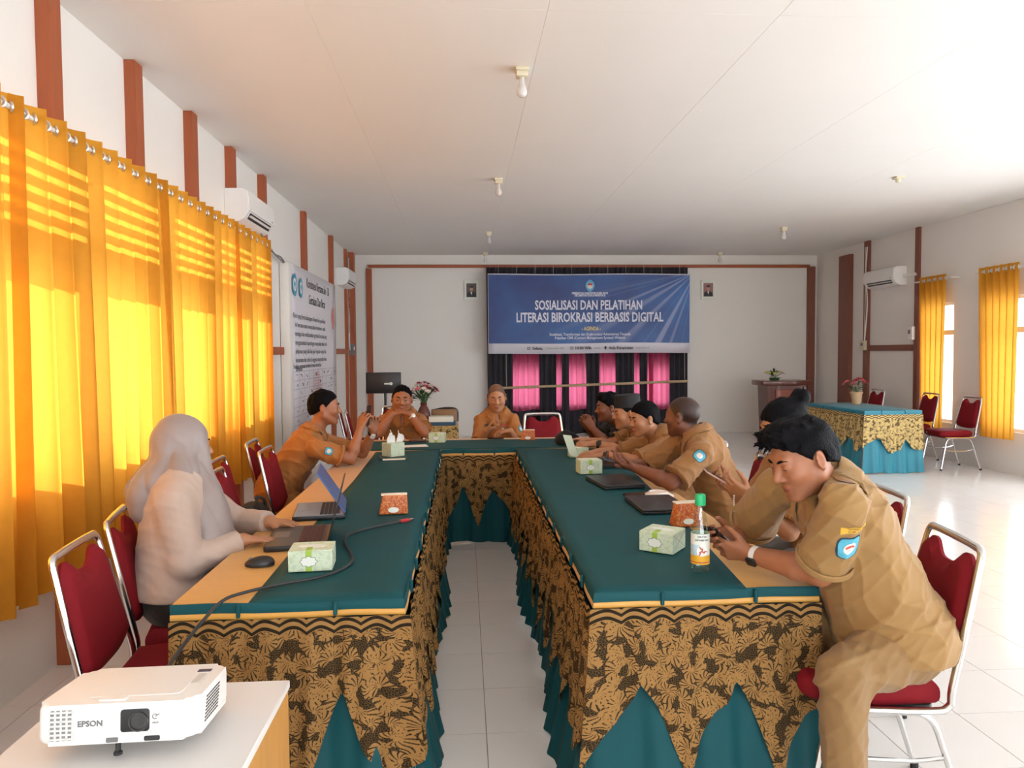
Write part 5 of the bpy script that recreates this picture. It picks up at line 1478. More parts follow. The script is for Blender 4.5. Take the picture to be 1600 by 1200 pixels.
M_screen_a = mat('dark_screen', (0.006, 0.008, 0.012), 0.12)
M_screen_b = bpy.data.materials.new('blue_lit_screen')
nt, N, L, p = nodes(M_screen_b); p.inputs['Base Color'].default_value = (0.01, 0.01, 0.015, 1); p.inputs['Roughness'].default_value = 0.15
tc = N.new('ShaderNodeTexCoord'); nn = N.new('ShaderNodeTexNoise'); nn.inputs['Scale'].default_value = 9; L.new(tc.outputs['Object'], nn.inputs['Vector'])
rp = N.new('ShaderNodeValToRGB'); rp.color_ramp.elements[0].color = (*lin('1E3F86'), 1); rp.color_ramp.elements[1].color = (*lin('5B7DB4'), 1); rp.color_ramp.elements[0].position = 0.35; rp.color_ramp.elements[1].position = 0.75
L.new(nn.outputs['Fac'], rp.inputs[0]); L.new(rp.outputs[0], p.inputs['Emission Color']); p.inputs['Emission Strength'].default_value = 0.55
M_keys_red = mat('dark_key_red_edges', lin('4A1A1C'), 0.5); M_keys = mat('dark_key', (0.02, 0.02, 0.022), 0.5); M_deck = mat('brushed_dark_deck', lin('2B2A2B'), 0.32, var=0.1, vscale=30); M_deck_s = mat('silver_blue_deck', lin('8E9AA6'), 0.3)
def laptop(label, x, y, rz, w, d, ang, screen_h, m_screen, keys=M_keys, deck=M_deck, thick=0.019, lid=None):
    """user sits on the -y side of the laptop; hinge at +y"""
    t = thing('laptop', label, 'laptop', (x, y, TZ), rz)
    bm = B(); prism(bm, round_rect(w, d, 0.012), thick, None, 0.003, 2); b = obj('base', bm, M_black, t)
    bm = B(); prism(bm, round_rect(w - 0.012, d - 0.012, 0.008), 0.001, T((0, 0, thick))); obj('deck', bm, deck, b)
    bm = B(); prism(bm, round_rect(0.105, 0.065, 0.004), 0.0008, T((-0.02, -d / 2 + 0.05, thick + 0.001))); obj('touchpad', bm, mat('touchpad_grey', lin('5E5A55'), 0.3) if deck is M_deck else M_deck_s, b)
    bm = B(); nx, ny = 15, 5; kw = (w - 0.05) / nx
    for i in range(nx):
        for j in range(ny):
            box(bm, (-w / 2 + 0.025 + kw * (i + 0.5), d / 2 - 0.035 - 0.019 * j, thick + 0.002), (kw * 0.84, 0.016, 0.002))
    o = obj('keyboard', bm, keys, b); o['kind'] = 'stuff'
    a = math.radians(ang)                     # opening angle
    hx = axes((0, d / 2 - 0.004, thick + 0.004), (1, 0, 0), (0, -math.cos(a), math.sin(a)), (0, -math.sin(a), -math.cos(a)))
    bm = B(); prism(bm, round_rect(w, screen_h, 0.010, 4, 0, screen_h / 2), 0.006, hx @ Matrix.Translation((0, 0, -0.006)), 0.002, 1); l = obj('screen_lid', bm, lid or M_black, t)
    bm = B(); prism(bm, round_rect(w - 0.016, screen_h - 0.026, 0.004, 2, 0, screen_h / 2 + 0.004), 0.0008, hx); obj('display', bm, m_screen, l)
    bm = B(); tube(bm, [(-w / 2 + 0.03, d / 2 - 0.004, thick + 0.003), (w / 2 - 0.03, d / 2 - 0.004, thick + 0.003)], 0.006, 8); obj('hinge', bm, M_black, t)
    return t
laptop('open black laptop with dark red keys, nearest on left table, seen edge on', -0.70, 3.13, math.radians(-83), 0.355, 0.25, 105, 0.235, M_screen_a, M_keys_red)
laptop('half open laptop whose blue lid tilts over a pale blue deck', -0.715, 3.66, math.radians(-82), 0.34, 0.245, 57, 0.235, M_screen_b, M_keys, M_deck_s, lid=mat('slate_blue_lid', lin('4B66A0'), 0.3, metal=0.35, var=0.25, vscale=7))

def closed_laptop(label, x, y, rz, w, d):
    t = thing('laptop', label, 'laptop', (x, y, TZ), rz, 'closed black laptops on the right table')
    bm = B(); prism(bm, round_rect(w, d, 0.012), 0.012, None, 0.003, 2); obj('base', bm, M_black, t)
    bm = B(); prism(bm, round_rect(w, d, 0.012), 0.008, T((0, 0, 0.0135)), 0.003, 2); obj('screen_lid', bm, mat('graphite_lid', lin('26252A'), 0.42), t)
    bm = B(); tube(bm, [(-w / 2 + 0.03, d / 2 - 0.003, 0.012), (w / 2 - 0.03, d / 2 - 0.003, 0.012)], 0.006, 8); obj('hinge', bm, M_black, t)
closed_laptop('closed black laptop in front of the man with the shaved head', 0.885, 4.30, math.radians(-82), 0.37, 0.25)
closed_laptop('closed black laptop beside the orange tissue pack behind the bottle', 0.965, 3.64, math.radians(-88), 0.37, 0.245)
closed_laptop('closed black laptop under the hand with the black watch', 0.925, 5.02, math.radians(-86), 0.33, 0.22)

# book under the tissue box, paper, wallet, pouch, plate, phones
bm = B(); prism(bm, round_rect(0.20, 0.17, 0.006), 0.017, T((-0.535, 5.50, TZ), (0, 0, math.radians(8))), 0.002, 1)
o = obj('book', bm, mat('dark_green_book_cover', lin('1E3B35'), 0.5), None); setp(o, 'dark green book lying under the tissue box with pulled tissues', 'book')
bm = B(); prism(bm, round_rect(0.165, 0.012, 0.003), 0.0006, axes((-0.52, 5.413, TZ + 0.006), (0.99, 0.139, 0), (0, 0, 1), (0.139, -0.99, 0))); obj('page_edge', bm, M_cream, o)
bm = B(); prism(bm, round_rect(0.21, 0.15, 0.002), 0.0015, T((-0.42, 6.20, TZ + 0.002), (0, 0, 0.2))); setp(obj('paper', bm, M_tissue, None), 'white sheet of paper on head table behind the pulled tissues', 'paper')
bm = B(); prism(bm, round_rect(0.15, 0.08, 0.012), 0.014, T((-0.42, 6.52, TZ + 0.002), (0, 0, 0.1)), 0.004, 2); setp(obj('wallet', bm, mat('brown_leather', lin('4A2418'), 0.45), None), 'dark brown wallet on head table by the elbow of the left man', 'wallet')
bm = B(); prism(bm, round_rect(0.072, 0.15, 0.01), 0.008, T((0.28, 6.66, TZ + 0.002), (0, 0, 1.5)), 0.002, 1); o = setp(obj('phone', bm, M_phone, None), 'black phone on head table under the fingers of the centre man', 'phone')
bm = B(); prism(bm, round_rect(0.066, 0.144, 0.008), 0.0006, T((0.28, 6.66, TZ + 0.0102), (0, 0, 1.5))); obj('screen', bm, M_screen_a, o)
bm = B(); prism(bm, round_rect(0.072, 0.15, 0.01), 0.008, T((0.935, 3.93, TZ), (0, 0, -1.3)), 0.002, 1); o = setp(obj('phone', bm, M_phone, None), 'black phone lying beside the white plate between closed laptops', 'phone')
bm = B(); prism(bm, round_rect(0.066, 0.144, 0.008), 0.0006, T((0.935, 3.93, TZ + 0.0082), (0, 0, -1.3))); obj('screen', bm, M_screen_a, o)
t = thing('plate', 'small white plate upside down between the closed laptops', 'plate', (1.045, 3.91, TZ))
bm = B(); lathe(bm, [(0.085, 0.0), (0.08, 0.004), (0.055, 0.018), (0.050, 0.024), (0.046, 0.024), (0.044, 0.019), (0, 0.019)], 28); obj('dish', bm, mat('white_porcelain', lin('E6D8CF'), 0.3), t)
t = thing('pouch', 'black soft pouch at the right end of the head table', 'bag', (0.86, 6.16, TZ + 0.002))
bm = B(); bmesh.ops.create_icosphere(bm, subdivisions=3, radius=1)
for v in bm.verts:
    c = v.co; k = 1 + 0.08 * math.sin(5 * c.x + 2) * math.cos(4 * c.y); v.co = V((c.x * 0.105 * k, c.y * 0.08 * k, (max(c.z, -0.5) + 0.5) * 0.078 * k))
obj('body', bm, M_blackmatte, t)
bm = B(); tube(bm, spline([(-0.07, -0.05, 0.07), (-0.03, -0.075, 0.10), (0.03, -0.075, 0.10), (0.07, -0.05, 0.07)], 5), 0.006, 6); obj('strap', bm, M_blackmatte, t)

# bottle
M_bottle = bpy.data.materials.new('clear_bottle_glass'); _mk_glass(M_bottle, (0.93, 0.97, 0.95), 0.10, 0.03)
M_liquid = bpy.data.materials.new('clear_drink'); _mk_glass(M_liquid, (0.92, 0.98, 0.95), 0.03, 0.02)
t = thing('bottle', 'clear glass bottle with bright green cap and yellow label, nearest man', 'bottle', (0.832, 2.545, TZ))
bm = B(); n = 24; prof = [(0.0, 0.004), (0.026, 0.0), (0.0315, 0.006), (0.032, 0.02), (0.0315, 0.125), (0.031, 0.14), (0.026, 0.165), (0.021, 0.195), (0.0165, 0.225), (0.0155, 0.238), (0.0155, 0.245)]
lathe(bm, prof, n)
for v in bm.verts:
    if 0.14 < v.co.z < 0.235 or v.co.z < 0.03:
        a = math.atan2(v.co.y, v.co.x); q = 1 + 0.03 * math.cos(a * 12); v.co.x *= q; v.co.y *= q
obj('glass', bm, M_bottle, t)
bm = B(); lathe(bm, [(0, 0.006), (0.027, 0.006), (0.030, 0.02), (0.0295, 0.13), (0.027, 0.145), (0, 0.145)], 20); obj('drink', bm, M_liquid, t)
bm = B(); lathe(bm, [(0.0185, 0.236), (0.0190, 0.238), (0.0185, 0.270), (0.0165, 0.275), (0, 0.275)], 24)
for v in bm.verts:
    if v.co.z < 0.271: a = math.atan2(v.co.y, v.co.x); q = 1 + 0.02 * math.cos(a * 12); v.co.x *= q; v.co.y *= q
obj('cap', bm, mat('bright_green_cap', lin('22B573'), 0.4), t)
def bottle_band(nm, z0, z1, r, m, a0=0, a1=2 * PI):
    P = [[(r * math.cos(a), r * math.sin(a), z) for z in (z0, (z0 + z1) / 2, z1)] for a in np.linspace(a0, a1, 33)]
    return sheet(nm, P, m, t)
bottle_band('label', 0.030, 0.138, 0.0328, M_lab); bottle_band('label_stripe', 0.030, 0.062, 0.0331, mat('yellow_label_print', lin('E2A92B'), 0.5)); bottle_band('label_rule', 0.036, 0.039, 0.0334, M_badge_red)
bottle_band('label_tint', 0.062, 0.100, 0.0330, mat('pale_blue_label_print', lin('B9D3DE'), 0.5), 3.0, 4.3)
def curve_text(nm, s, size, z, m, sx=1.0):
    old = set(t.children)
    text(nm, s, size, m, t, Matrix.Identity(4), sx=sx, depth=0.0, bold=0.0002)
    for o in set(t.children) - old:
        for v in o.data.vertices:
            x, y = v.co.x, v.co.y; a = -PI / 2 - 0.12 + x / 0.0336; v.co = V((0.0338 * math.cos(a), 0.0338 * math.sin(a), z + y))
curve_text('lettering', 'LARUTAN', 0.0085, 0.129, M_ink, 0.9); curve_text('lettering', 'CAP KAKI TIGA', 0.0095, 0.117, M_ink, 0.78)
a0 = -PI / 2 - 0.12
def dec(nm, pts, r, m):
    bm = B(); f = [bm.verts.new((r * math.cos(a0 + x / 0.0336), r * math.sin(a0 + x / 0.0336), 0.078 + y)) for x, y in pts]; bm.faces.new(f); return obj(nm, bm, m, t)
dec('emblem_disc', [(0.0185 * math.cos(a), 0.0185 * math.sin(a)) for a in np.linspace(0, 2 * PI, 24, endpoint=False)], 0.0336, M_tissue)
for k in range(3):
    a = math.radians(90 + 120 * k); leg = [(0.000, -0.002), (0.010, -0.003), (0.0115, 0.004), (0.017, 0.007), (0.016, 0.010), (0.0075, 0.006), (0.006, 0.0015), (0, 0.002)]
    dec('emblem_leg', [(x * math.cos(a) - y * math.sin(a), x * math.sin(a) + y * math.cos(a)) for x, y in leg], 0.0339 + 0.0001 * k, M_badge_red)

# cable from the projector over the table to a red plug
M_cable = mat('dark_grey_cable', lin('23262A'), 0.5)
t = thing('video_cable', 'dark cable with a red plug running across left table to the projector', 'cable', (0, 0, 0))
pts = [(-0.300, 3.395, TZ + 0.006), (-0.38, 3.33, TZ + 0.006), (-0.49, 3.20, TZ + 0.006), (-0.50, 3.05, TZ + 0.006), (-0.445, 2.86, TZ + 0.006), (-0.43, 2.72, TZ + 0.006), (-0.50, 2.58, TZ + 0.006), (-0.63, 2.50, TZ + 0.006), (-0.72, 2.42, TZ + 0.008), (-0.765, 2.335, TZ + 0.010), (-0.795, 2.24, TZ - 0.02), (-0.80, 2.10, 0.73), (-0.78, 1.95, 0.735), (-0.745, 1.84, 0.745)]
bm = B(); tube(bm, spline(pts, 8), 0.0055, 8); obj('cord', bm, M_cable, t)
bm = B(); bar(bm, (-0.262, 3.425, TZ + 0.008), (-0.302, 3.393, TZ + 0.008), 0.022, 0.012, 0.003); obj('plug', bm, mat('red_plug', lin('B5272B'), 0.4), t)
bm = B(); bar(bm, (-0.246, 3.438, TZ + 0.008), (-0.262, 3.425, TZ + 0.008), 0.016, 0.006, 0.001); obj('connector', bm, M_chrome, t)

# ------------------------------------------------------------------ projector on its small table
M_woodtable = mat('golden_wood_panel', lin('B98545'), 0.5, var=0.2, vscale=6, stretch=(6, 6, 0.7))
t = thing('projector_table', 'low table with white top and golden wood sides under the projector', 'table', (-0.73, 1.62, 0))
bm = B(); box(bm, (0, 0, 0.69), (0.535, 0.60, 0.02), 0.002, 1); obj('tabletop', bm, mat('white_laminate', lin('D9D5D2'), 0.45, var=0.03, vscale=5), t)
for s in (-1, 1):
    bm = B(); box(bm, (s * 0.255, 0, 0.34), (0.018, 0.59, 0.68), 0.002, 1); obj('side_panel', bm, M_woodtable, t)
bm = B(); box(bm, (0, 0.28, 0.35), (0.49, 0.016, 0.66), 0.002, 1); obj('back_panel', bm, M_woodtable, t)
bm = B(); box(bm, (0, 0, 0.25), (0.49, 0.54, 0.016), 0.002, 1); obj('shelf', bm, M_woodtable, t)

pr = thing('projector', 'white projector tilted on its front foot, lens facing the camera', 'projector', (-0.735, 1.665, 0.700), math.radians(1.5))
pr.rotation_euler = (math.radians(-5.5), 0, math.radians(1.5))
PWD, PDP, PH = 0.325, 0.235, 0.082
M_pw = mat('white_projector_shell', lin('E3E1DE'), 0.38)
bm = B(); prism(bm, round_rect(PWD, PDP, 0.028, 6), PH, T((0, 0, 0.028)), 0.014, 4); obj('shell', bm, M_pw, pr)
yf = -PDP / 2
M_dark = mat('dark_recess', (0.02, 0.02, 0.02), 0.5)
def front(nm, outline, depth, m, par=None, off=0.0, r=0.0): 
    bm = B(); prism(bm, outline, depth, axes((0, yf + 0.0005 + off, 0.069), (1, 0, 0), (0, 0, 1), (0, -1, 0)), r); return obj(nm, bm, m, par or pr)
lw = front('lens_window', round_rect(0.058, 0.046, 0.006, 4, 0.038, 0.004), 0.003, M_black, r=0.001)
bm = B(); lathe(bm, [(0.020, 0), (0.020, 0.004), (0.017, 0.004), (0.016, 0.001), (0.010, 0.0005), (0, 0.002)], 24); 
Ml = axes((0.046, yf - 0.0028, 0.071), (1, 0, 0), (0, 0, 1), (0, -1, 0))
for v in bm.verts: v.co = Ml @ v.co
obj('lens', bm, mat('lens_glass', (0.01, 0.01, 0.015), 0.08, coat=1.0), lw)
g = front('grille', round_rect(0.048, 0.062, 0.006, 3, -0.109, 0.000), 0.0015, mat('grey_grille_shadow', lin('8B8984'), 0.6))
for k in range(7):
    bm = B(); box(bm, (-0.109, yf - 0.0018, 0.042 + 0.009 * k), (0.049, 0.003, 0.0035)); obj('grille_bar', bm, M_pw, g)
for k in range(5):
    bm = B(); box(bm, (-0.132 + 0.0115 * k, yf - 0.0018, 0.069), (0.0035, 0.003, 0.062)); obj('grille_bar', bm, M_pw, g)
front('receiver_window', round_rect(0.032, 0.010, 0.003, 3, 0.072, -0.034), 0.0015, M_dark)
front('foot_release', round_rect(0.024, 0.010, 0.002, 3, -0.008, -0.034), 0.0015, M_grey)
text('lettering', 'EPSON', 0.0165, M_grey, pr, axes((-0.052, yf - 0.0006, 0.070), (1, 0, 0), (0, 0, 1), (0, -1, 0)), sx=1.0, bold=0.0004)
bm = B(); tube(bm, [(0.078 + 0.005 * math.cos(a), yf - 0.0006, 0.079 + 0.005 * math.sin(a)) for a in np.linspace(0.6, 5.4, 10)], 0.0009, 6); tube(bm, [(0.078, yf - 0.0006, 0.079), (0.087, yf - 0.0006, 0.084)], 0.0009, 6); obj('logo_print', bm, M_grey, pr)
text('lettering', 'HI-FI', 0.006, M_grey, pr, axes((0.079, yf - 0.0006, 0.066), (1, 0, 0), (0, 0, 1), (0, -1, 0)))
vb = None
for j in range(8):
    for i in range(7):
        bm = B() if vb is None else None
        if bm is not None:
            box(bm, (0, 0, 0), (0.002, 0.0095, 0.0032)); vb = obj('side_vent', bm, M_dark, pr); o = vb
        else: o = vb.copy(); COL.objects.link(o)
        o.location = (PWD / 2, -0.062 + 0.0135 * i + 0.002 * j, 0.045 + 0.0068 * j)
bm = B(); prism(bm, round_rect(0.19, 0.09, 0.01), 0.002, T((0.02, -0.035, PH + 0.0275)), 0.0008, 1); obj('lamp_cover', bm, M_pw, pr)
bm = B(); prism(bm, round_rect(0.055, 0.02, 0.004), 0.004, T((-0.015, -PDP / 2 + 0.022, PH + 0.0275)), 0.001, 1); obj('focus_slider', bm, M_pw, pr)
bm = B(); prism(bm, round_rect(0.03, 0.018, 0.002), 0.0008, T((0.12, 0.07, PH + 0.028))); obj('sticker', bm, mat('dark_sticker', lin('3A3550'), 0.5), pr)
bm = B(); prism(bm, round_rect(0.018, 0.06, 0.004), 0.0015, T((0.125, 0.015, PH + 0.028))); obj('button_pad', bm, mat('pale_grey_pad', lin('C5C2BC'), 0.5), pr)
bm = B(); lathe(bm, [(0, -0.003), (0.009, -0.003), (0.009, 0.002), (0.0055, 0.006), (0.0055, 0.03), (0, 0.03)], 12, (-0.004, -PDP / 2 + 0.02, 0.0)); obj('foot', bm, M_black, pr)
for x in (-0.13, 0.13):
    bm = B(); lathe(bm, [(0, 0.024), (0.009, 0.024), (0.009, 0.031), (0, 0.031)], 10, (x, 0.09, 0)); obj('foot', bm, M_black, pr)
pr.location.z = 0.7035

# ------------------------------------------------------------------ ceiling bulbs
M_bulb = bpy.data.materials.new('milky_bulb'); nt, N, L, p = nodes(M_bulb); p.inputs['Base Color'].default_value = (0.9, 0.88, 0.86, 1); p.inputs['Roughness'].default_value = 0.2; p.inputs['Transmission Weight'].default_value = 0.35
M_sock = mat('aged_ivory_socket', lin('D5CDB2'), 0.5)
lb = None
nmB = ['nearest the camera above the aisle', 'second above the aisle', 'third above the aisle', 'above the left end of the blue banner', 'near the right wall, over the lectern side', 'above the right end of the blue banner']
for k, (x, y) in enumerate(((0.385, 4.74), (0.375, 7.7), (0.39, 11.1), (0.40, 13.35), (4.70, 10.6), (4.70, 13.3))):
    lab = 'bare bulb in ivory ceiling socket, ' + nmB[k]
    if lb is None:
        t = lb = thing('ceiling_bulb', lab, 'light bulb', (x, y, ZC), 0, 'bare ceiling bulbs')
        bm = B(); prism(bm, round_rect(0.085, 0.085, 0.006), 0.022, T((0, 0, -0.022)), 0.004, 2); prism(bm, round_rect(0.075, 0.075, 0.006), 0.035, T((0, 0, -0.057)), 0.008, 2); obj('socket', bm, M_sock, t)
        bm = B(); lathe(bm, [(0, -0.182), (0.018, -0.179), (0.030, -0.166), (0.034, -0.148), (0.031, -0.128), (0.022, -0.105), (0.0165, -0.085), (0.016, -0.055), (0, -0.055)], 18); obj('bulb', bm, M_bulb, t)
    else: dup(lb, (x, y, ZC), 0, lab)
t = thing('ceiling_socket', 'empty ivory ceiling socket at right without a bulb', 'lamp socket', (4.55, 7.5, ZC))
bm = B(); prism(bm, round_rect(0.085, 0.085, 0.006), 0.022, T((0, 0, -0.022)), 0.004, 2); obj('socket', bm, M_sock, t)
bm = B(); lathe(bm, [(0, -0.058), (0.022, -0.058), (0.026, -0.05), (0.026, -0.02), (0, -0.02)], 14); obj('holder', bm, M_sock, t)

# ------------------------------------------------------------------ air conditioners
def aircon(label, loc, rz, w=0.80):
    t = thing('air_conditioner', label, 'air conditioner', loc, rz, 'white wall air conditioners')       # back at y=0, front towards -y
    prof = [(0, 0), (-0.10, 0), (-0.165, 0.03), (-0.20, 0.09), (-0.205, 0.20), (-0.19, 0.265), (-0.16, 0.285), (0, 0.285)]
    bm = B(); prism(bm, prof, w, axes((-w / 2, 0, 0), (0, 1, 0), (0, 0, 1), (1, 0, 0)), 0.004, 1); obj('body', bm, M_white, t)
    bm = B(); prism(bm, [(-0.202, 0.095), (-0.212, 0.095), (-0.212, 0.205), (-0.196, 0.27), (-0.186, 0.27), (-0.199, 0.20)], w - 0.012, axes((-w / 2 + 0.006, 0, 0), (0, 1, 0), (0, 0, 1), (1, 0, 0)), 0.002, 1); obj('front_panel', bm, M_white, t)
    sl = (V((0, -0.165, 0.03)) + V((0, -0.20, 0.09))) / 2
    bm = B(); bar(bm, sl + V((-w / 2 + 0.09, -0.002, 0)), sl + V((w / 2 - 0.09, -0.002, 0)), 0.004, 0.055, 0.0); 
    bm.free(); bm = B(); M = axes(sl + V((0, -0.001, 0)), (1, 0, 0), (0, -0.035 / 0.0695, 0.06 / 0.0695), (0, -0.06 / 0.0695, -0.035 / 0.0695))
    prism(bm, round_rect(w - 0.16, 0.058, 0.004), 0.002, M); v = obj('outlet', bm, M_dark, t)
    bm = B(); prism(bm, round_rect(w - 0.17, 0.022, 0.003), 0.002, M @ T((0, 0.004, 0.006), (0.5, 0, 0))); obj('louvre', bm, M_white, v)
    bm = B(); prism(bm, round_rect(0.03, 0.012, 0.003), 0.001, axes((w / 2 - 0.09, -0.2125, 0.12), (1, 0, 0), (0, 0, 1), (0, -1, 0))); obj('indicator', bm, M_grey, t)
    return t
aircon('white air conditioner on the left wall above the end of the curtain', (XL, 6.98, 2.70), math.radians(90), 0.85)
aircon('white air conditioner on the left wall beyond the long poster', (XL, 12.55, 2.66), math.radians(90), 0.85)
aircon('white air conditioner on the right wall between the brown posts', (XR, 11.26, 2.53), math.radians(-90), 0.85)

# ------------------------------------------------------------------ left wall: poster, pipe, cables, switch box
M_post_paper = mat('white_vinyl', lin('DCD8DE'), 0.45)
PX = XL + 0.075
t = thing('wall_poster', 'tall white vinyl poster with black text and signature grid on left wall', 'poster', (PX, 10.07, 0.56))
P = [[(0.004 * math.sin(3 * z + y), y - 1.5, z) for z in np.linspace(0, 2.04, 10)] for y in np.linspace(0, 3.0, 10)]
o = sheet('vinyl', P, M_post_paper, t); mo = o.modifiers.new('t', 'SOLIDIFY'); mo.thickness = 0.003; mo.offset = -1
PM = lambda y, z: axes((0.009, y, z), (0, 1, 0), (0, 0, 1), (1, 0, 0))
M_cy = mat('cyan_logo_print', lin('3E93B5'), 0.5); M_purple = mat('grey_violet_ink', lin('8F8AA0'), 0.6)
def ring_logo(y, z, ry, rz_):
    bm = B(); prism(bm, [(ry * math.cos(a) * (1 + 0.05 * math.cos(5 * a)), rz_ * math.sin(a) * (1 + 0.05 * math.cos(5 * a))) for a in np.linspace(0, 2 * PI, 30, endpoint=False)], 0.001, PM(y, z)); o = obj('logo', bm, M_cy, t)
    bm = B(); prism(bm, [(ry * 0.6 * math.cos(a), rz_ * 0.6 * math.sin(a)) for a in np.linspace(0, 2 * PI, 20, endpoint=False)], 0.001, PM(y, z) @ T((0, 0, 0.001))); q = obj('logo_field', bm, M_lab, o)
    bm = B(); prism(bm, [(0, -rz_ * 0.45), (ry * 0.35, 0.1 * rz_), (0, rz_ * 0.4), (-ry * 0.35, 0.1 * rz_)], 0.001, PM(y, z) @ T((0, 0, 0.002))); obj('logo_mark', bm, M_cy, o)
ring_logo(-1.28, 1.80, 0.13, 0.13); ring_logo(-0.95, 1.79, 0.10, 0.12)
text('lettering', 'Komitmen Bersama ke - 31', 0.17, M_ink, t, PM(0.15, 1.88), sx=0.82)
text('lettering', 'Gerakan Dan Ikrar', 0.17, M_ink, t, PM(0.05, 1.68), sx=0.85)
M_inkg = mat('grey_print_ink', lin('5A5A62'), 0.6)
lines = ['Kami yang bertandatangan di bawah ini, pada hari', 'ini bersama-sama menyatakan komitmen untuk', 'menjaga dan melaksanakan gerakan bersama yang', 'mengutamakan kepentingan masyarakat luas demi', 'pelayanan yang baik dan jujur kepada warga kita', 'kecamatan dan seluruh anggota masyarakat desa', 'tersebut.']
for k, s in enumerate(lines): text('lettering', s, 0.084, M_inkg, t, PM(-1.38 + (0.08 if k else 0), 1.44 - 0.105 * k), align='LEFT', sx=1.18)
text('lettering', 'Demikian pernyataan komitmen bersama ini kami buat', 0.075, M_ink, t, PM(-1.42, 0.98 - 0.22 + 0.08), align='LEFT', sx=1.0)
bm = B()
for k in range(8): box(bm, (0.0095, 0, 0.78 - 0.105 * k), (0.001, 2.86, 0.004))
for k in range(11): box(bm, (0.0095, -1.42 + 0.284 * k, 0.41), (0.001, 0.004, 0.74))
obj('grid_print', bm, M_purple, t)
rr = random.Random(5); bm = B()
for k in range(7):
    for q in range(10):
        y, z = -1.28 + 0.284 * q + rr.uniform(-.04, .04), 0.725 - 0.105 * k
        if rr.random() < 0.75: tube(bm, spline([(0.0100, y + 0.03 * i, z + rr.uniform(-0.025, 0.025)) for i in range(-1, 3)], 3), 0.0022, 4)
o = obj('signature', bm, M_ink, t); o['kind'] = 'stuff'
M_redprint = mat('faded_red_print', lin('D9A9AE'), 0.6)
bm = B()
for k in range(20):
    z = 0.74 - 0.036 * k; w_ = 0.62 * math.sin(min(1, (k + 4) / 12) * 1.5)
    for q in range(9): box(bm, (0.0092, -0.05 + (q - 4) * w_ / 9, z), (0.0006, w_ / 14, 0.022))
o = obj('map_print', bm, M_redprint, t); o['kind'] = 'stuff'
bm = B(); prism(bm, [(0.11 * math.cos(a) * (1 + 0.2 * math.cos(4 * a + 1)), 0.17 * math.sin(a)) for a in np.linspace(0, 2 * PI, 30, endpoint=False)], 0.001, PM(1.22, 1.52)); obj('emblem_print', bm, mat('salmon_print', lin('D98B80'), 0.6), t)
# pipe boxed in beside the poster
bm = B(); box(bm, (XL + 0.055, 8.46, 1.5), (0.10, 0.14, 2.15), 0.01, 2); setp(obj('pipe_duct', bm, M_wall, None), 'white boxed pipe duct running down beside the poster', 'pipe duct')
t = thing('drain_hose', 'dark hose and wires sagging from the air conditioner to the pipe duct', 'hose', (XL, 7.4, 2.6))
for dz in (0, 0.03):
    bm = B(); tube(bm, spline([(0.12, -0.15, 0.10), (0.10, 0.15, 0.03 + dz), (0.08, 0.5, 0.0), (0.06, 0.85, -0.02 + dz), (0.06, 1.06, -0.04)], 5), 0.008, 6); obj('hose', bm, M_grey, t)
t = thing('cable_bundle', 'thin loose wires hanging down the post under the far left air conditioner', 'cable', (XL + 0.06, 12.95, 1.45))
for k in range(4):
    bm = B(); tube(bm, spline([(0.004 * k, 0.02 * k - 0.02, 1.75), (0.012, 0.03 * math.sin(k), 1.1), (0.015, 0.04 * math.sin(2 * k + 1), 0.7), (0.012, 0.05 * math.cos(k), 0.35), (0.01, 0.05, 0.16)], 5), 0.006, 5); obj('wire', bm, M_white if k % 2 else mat('brown_wire', lin('5A3A2A'), 0.5), t)
def wall_box(label, loc, sx, sy, sz, m=M_white, cat='switch box'):
    t = thing('switch_box', label, cat, loc)
    bm = B(); box(bm, (0, 0, 0), (sx, sy, sz), 0.006, 2); obj('housing', bm, m, t)
    bm = B(); box(bm, (-sx / 2 - 0.004 if loc[0] > 0 else sx / 2 + 0.004, 0, sz * 0.1), (0.012, sy * 0.35, sz * 0.3), 0.003, 1); obj('rocker', bm, M_lab if m is M_grey else M_grey, t)
wall_box('grey switch box at the end of the hanging wires, left wall', (XL + 0.09, 13.1, 1.62), 0.07, 0.16, 0.20, M_grey)
wall_box('white switch box on the brown post beside the right wall curtain', (XR - 0.055, 10.62, 1.79), 0.05, 0.13, 0.20)
wall_box('ivory junction box on the post under the right air conditioner', (XR - 0.065, 11.92, 1.62), 0.05, 0.15, 0.16, M_sock)
t = thing('cable_pipe', 'pale cable running down the brown post beside right air conditioner', 'cable', (XR - 0.05, 11.86, 2.5))
bm = B(); tube(bm, spline([(0, 0, 0.75), (-0.01, 0.02, 0.3), (0, -0.02, -0.2), (-0.01, 0.03, -0.8)], 6), 0.011, 6); obj('cable', bm, M_white, t)
bm = B(); tube(bm, spline([(0, 0.05, 0.75), (0, 0.04, 0.1), (-0.004, 0.05, -0.8)], 6), 0.007, 6); obj('cable', bm, M_sock, t)
t = thing('pipe_stub', 'white pipe stub joining the right air conditioner to the brown post', 'pipe', (XR - 0.05, 10.68, 2.66))
bm = B(); tube(bm, [(0, -0.14, 0), (0, 0.17, 0)], 0.022, 8); obj('pipe', bm, M_white, t)

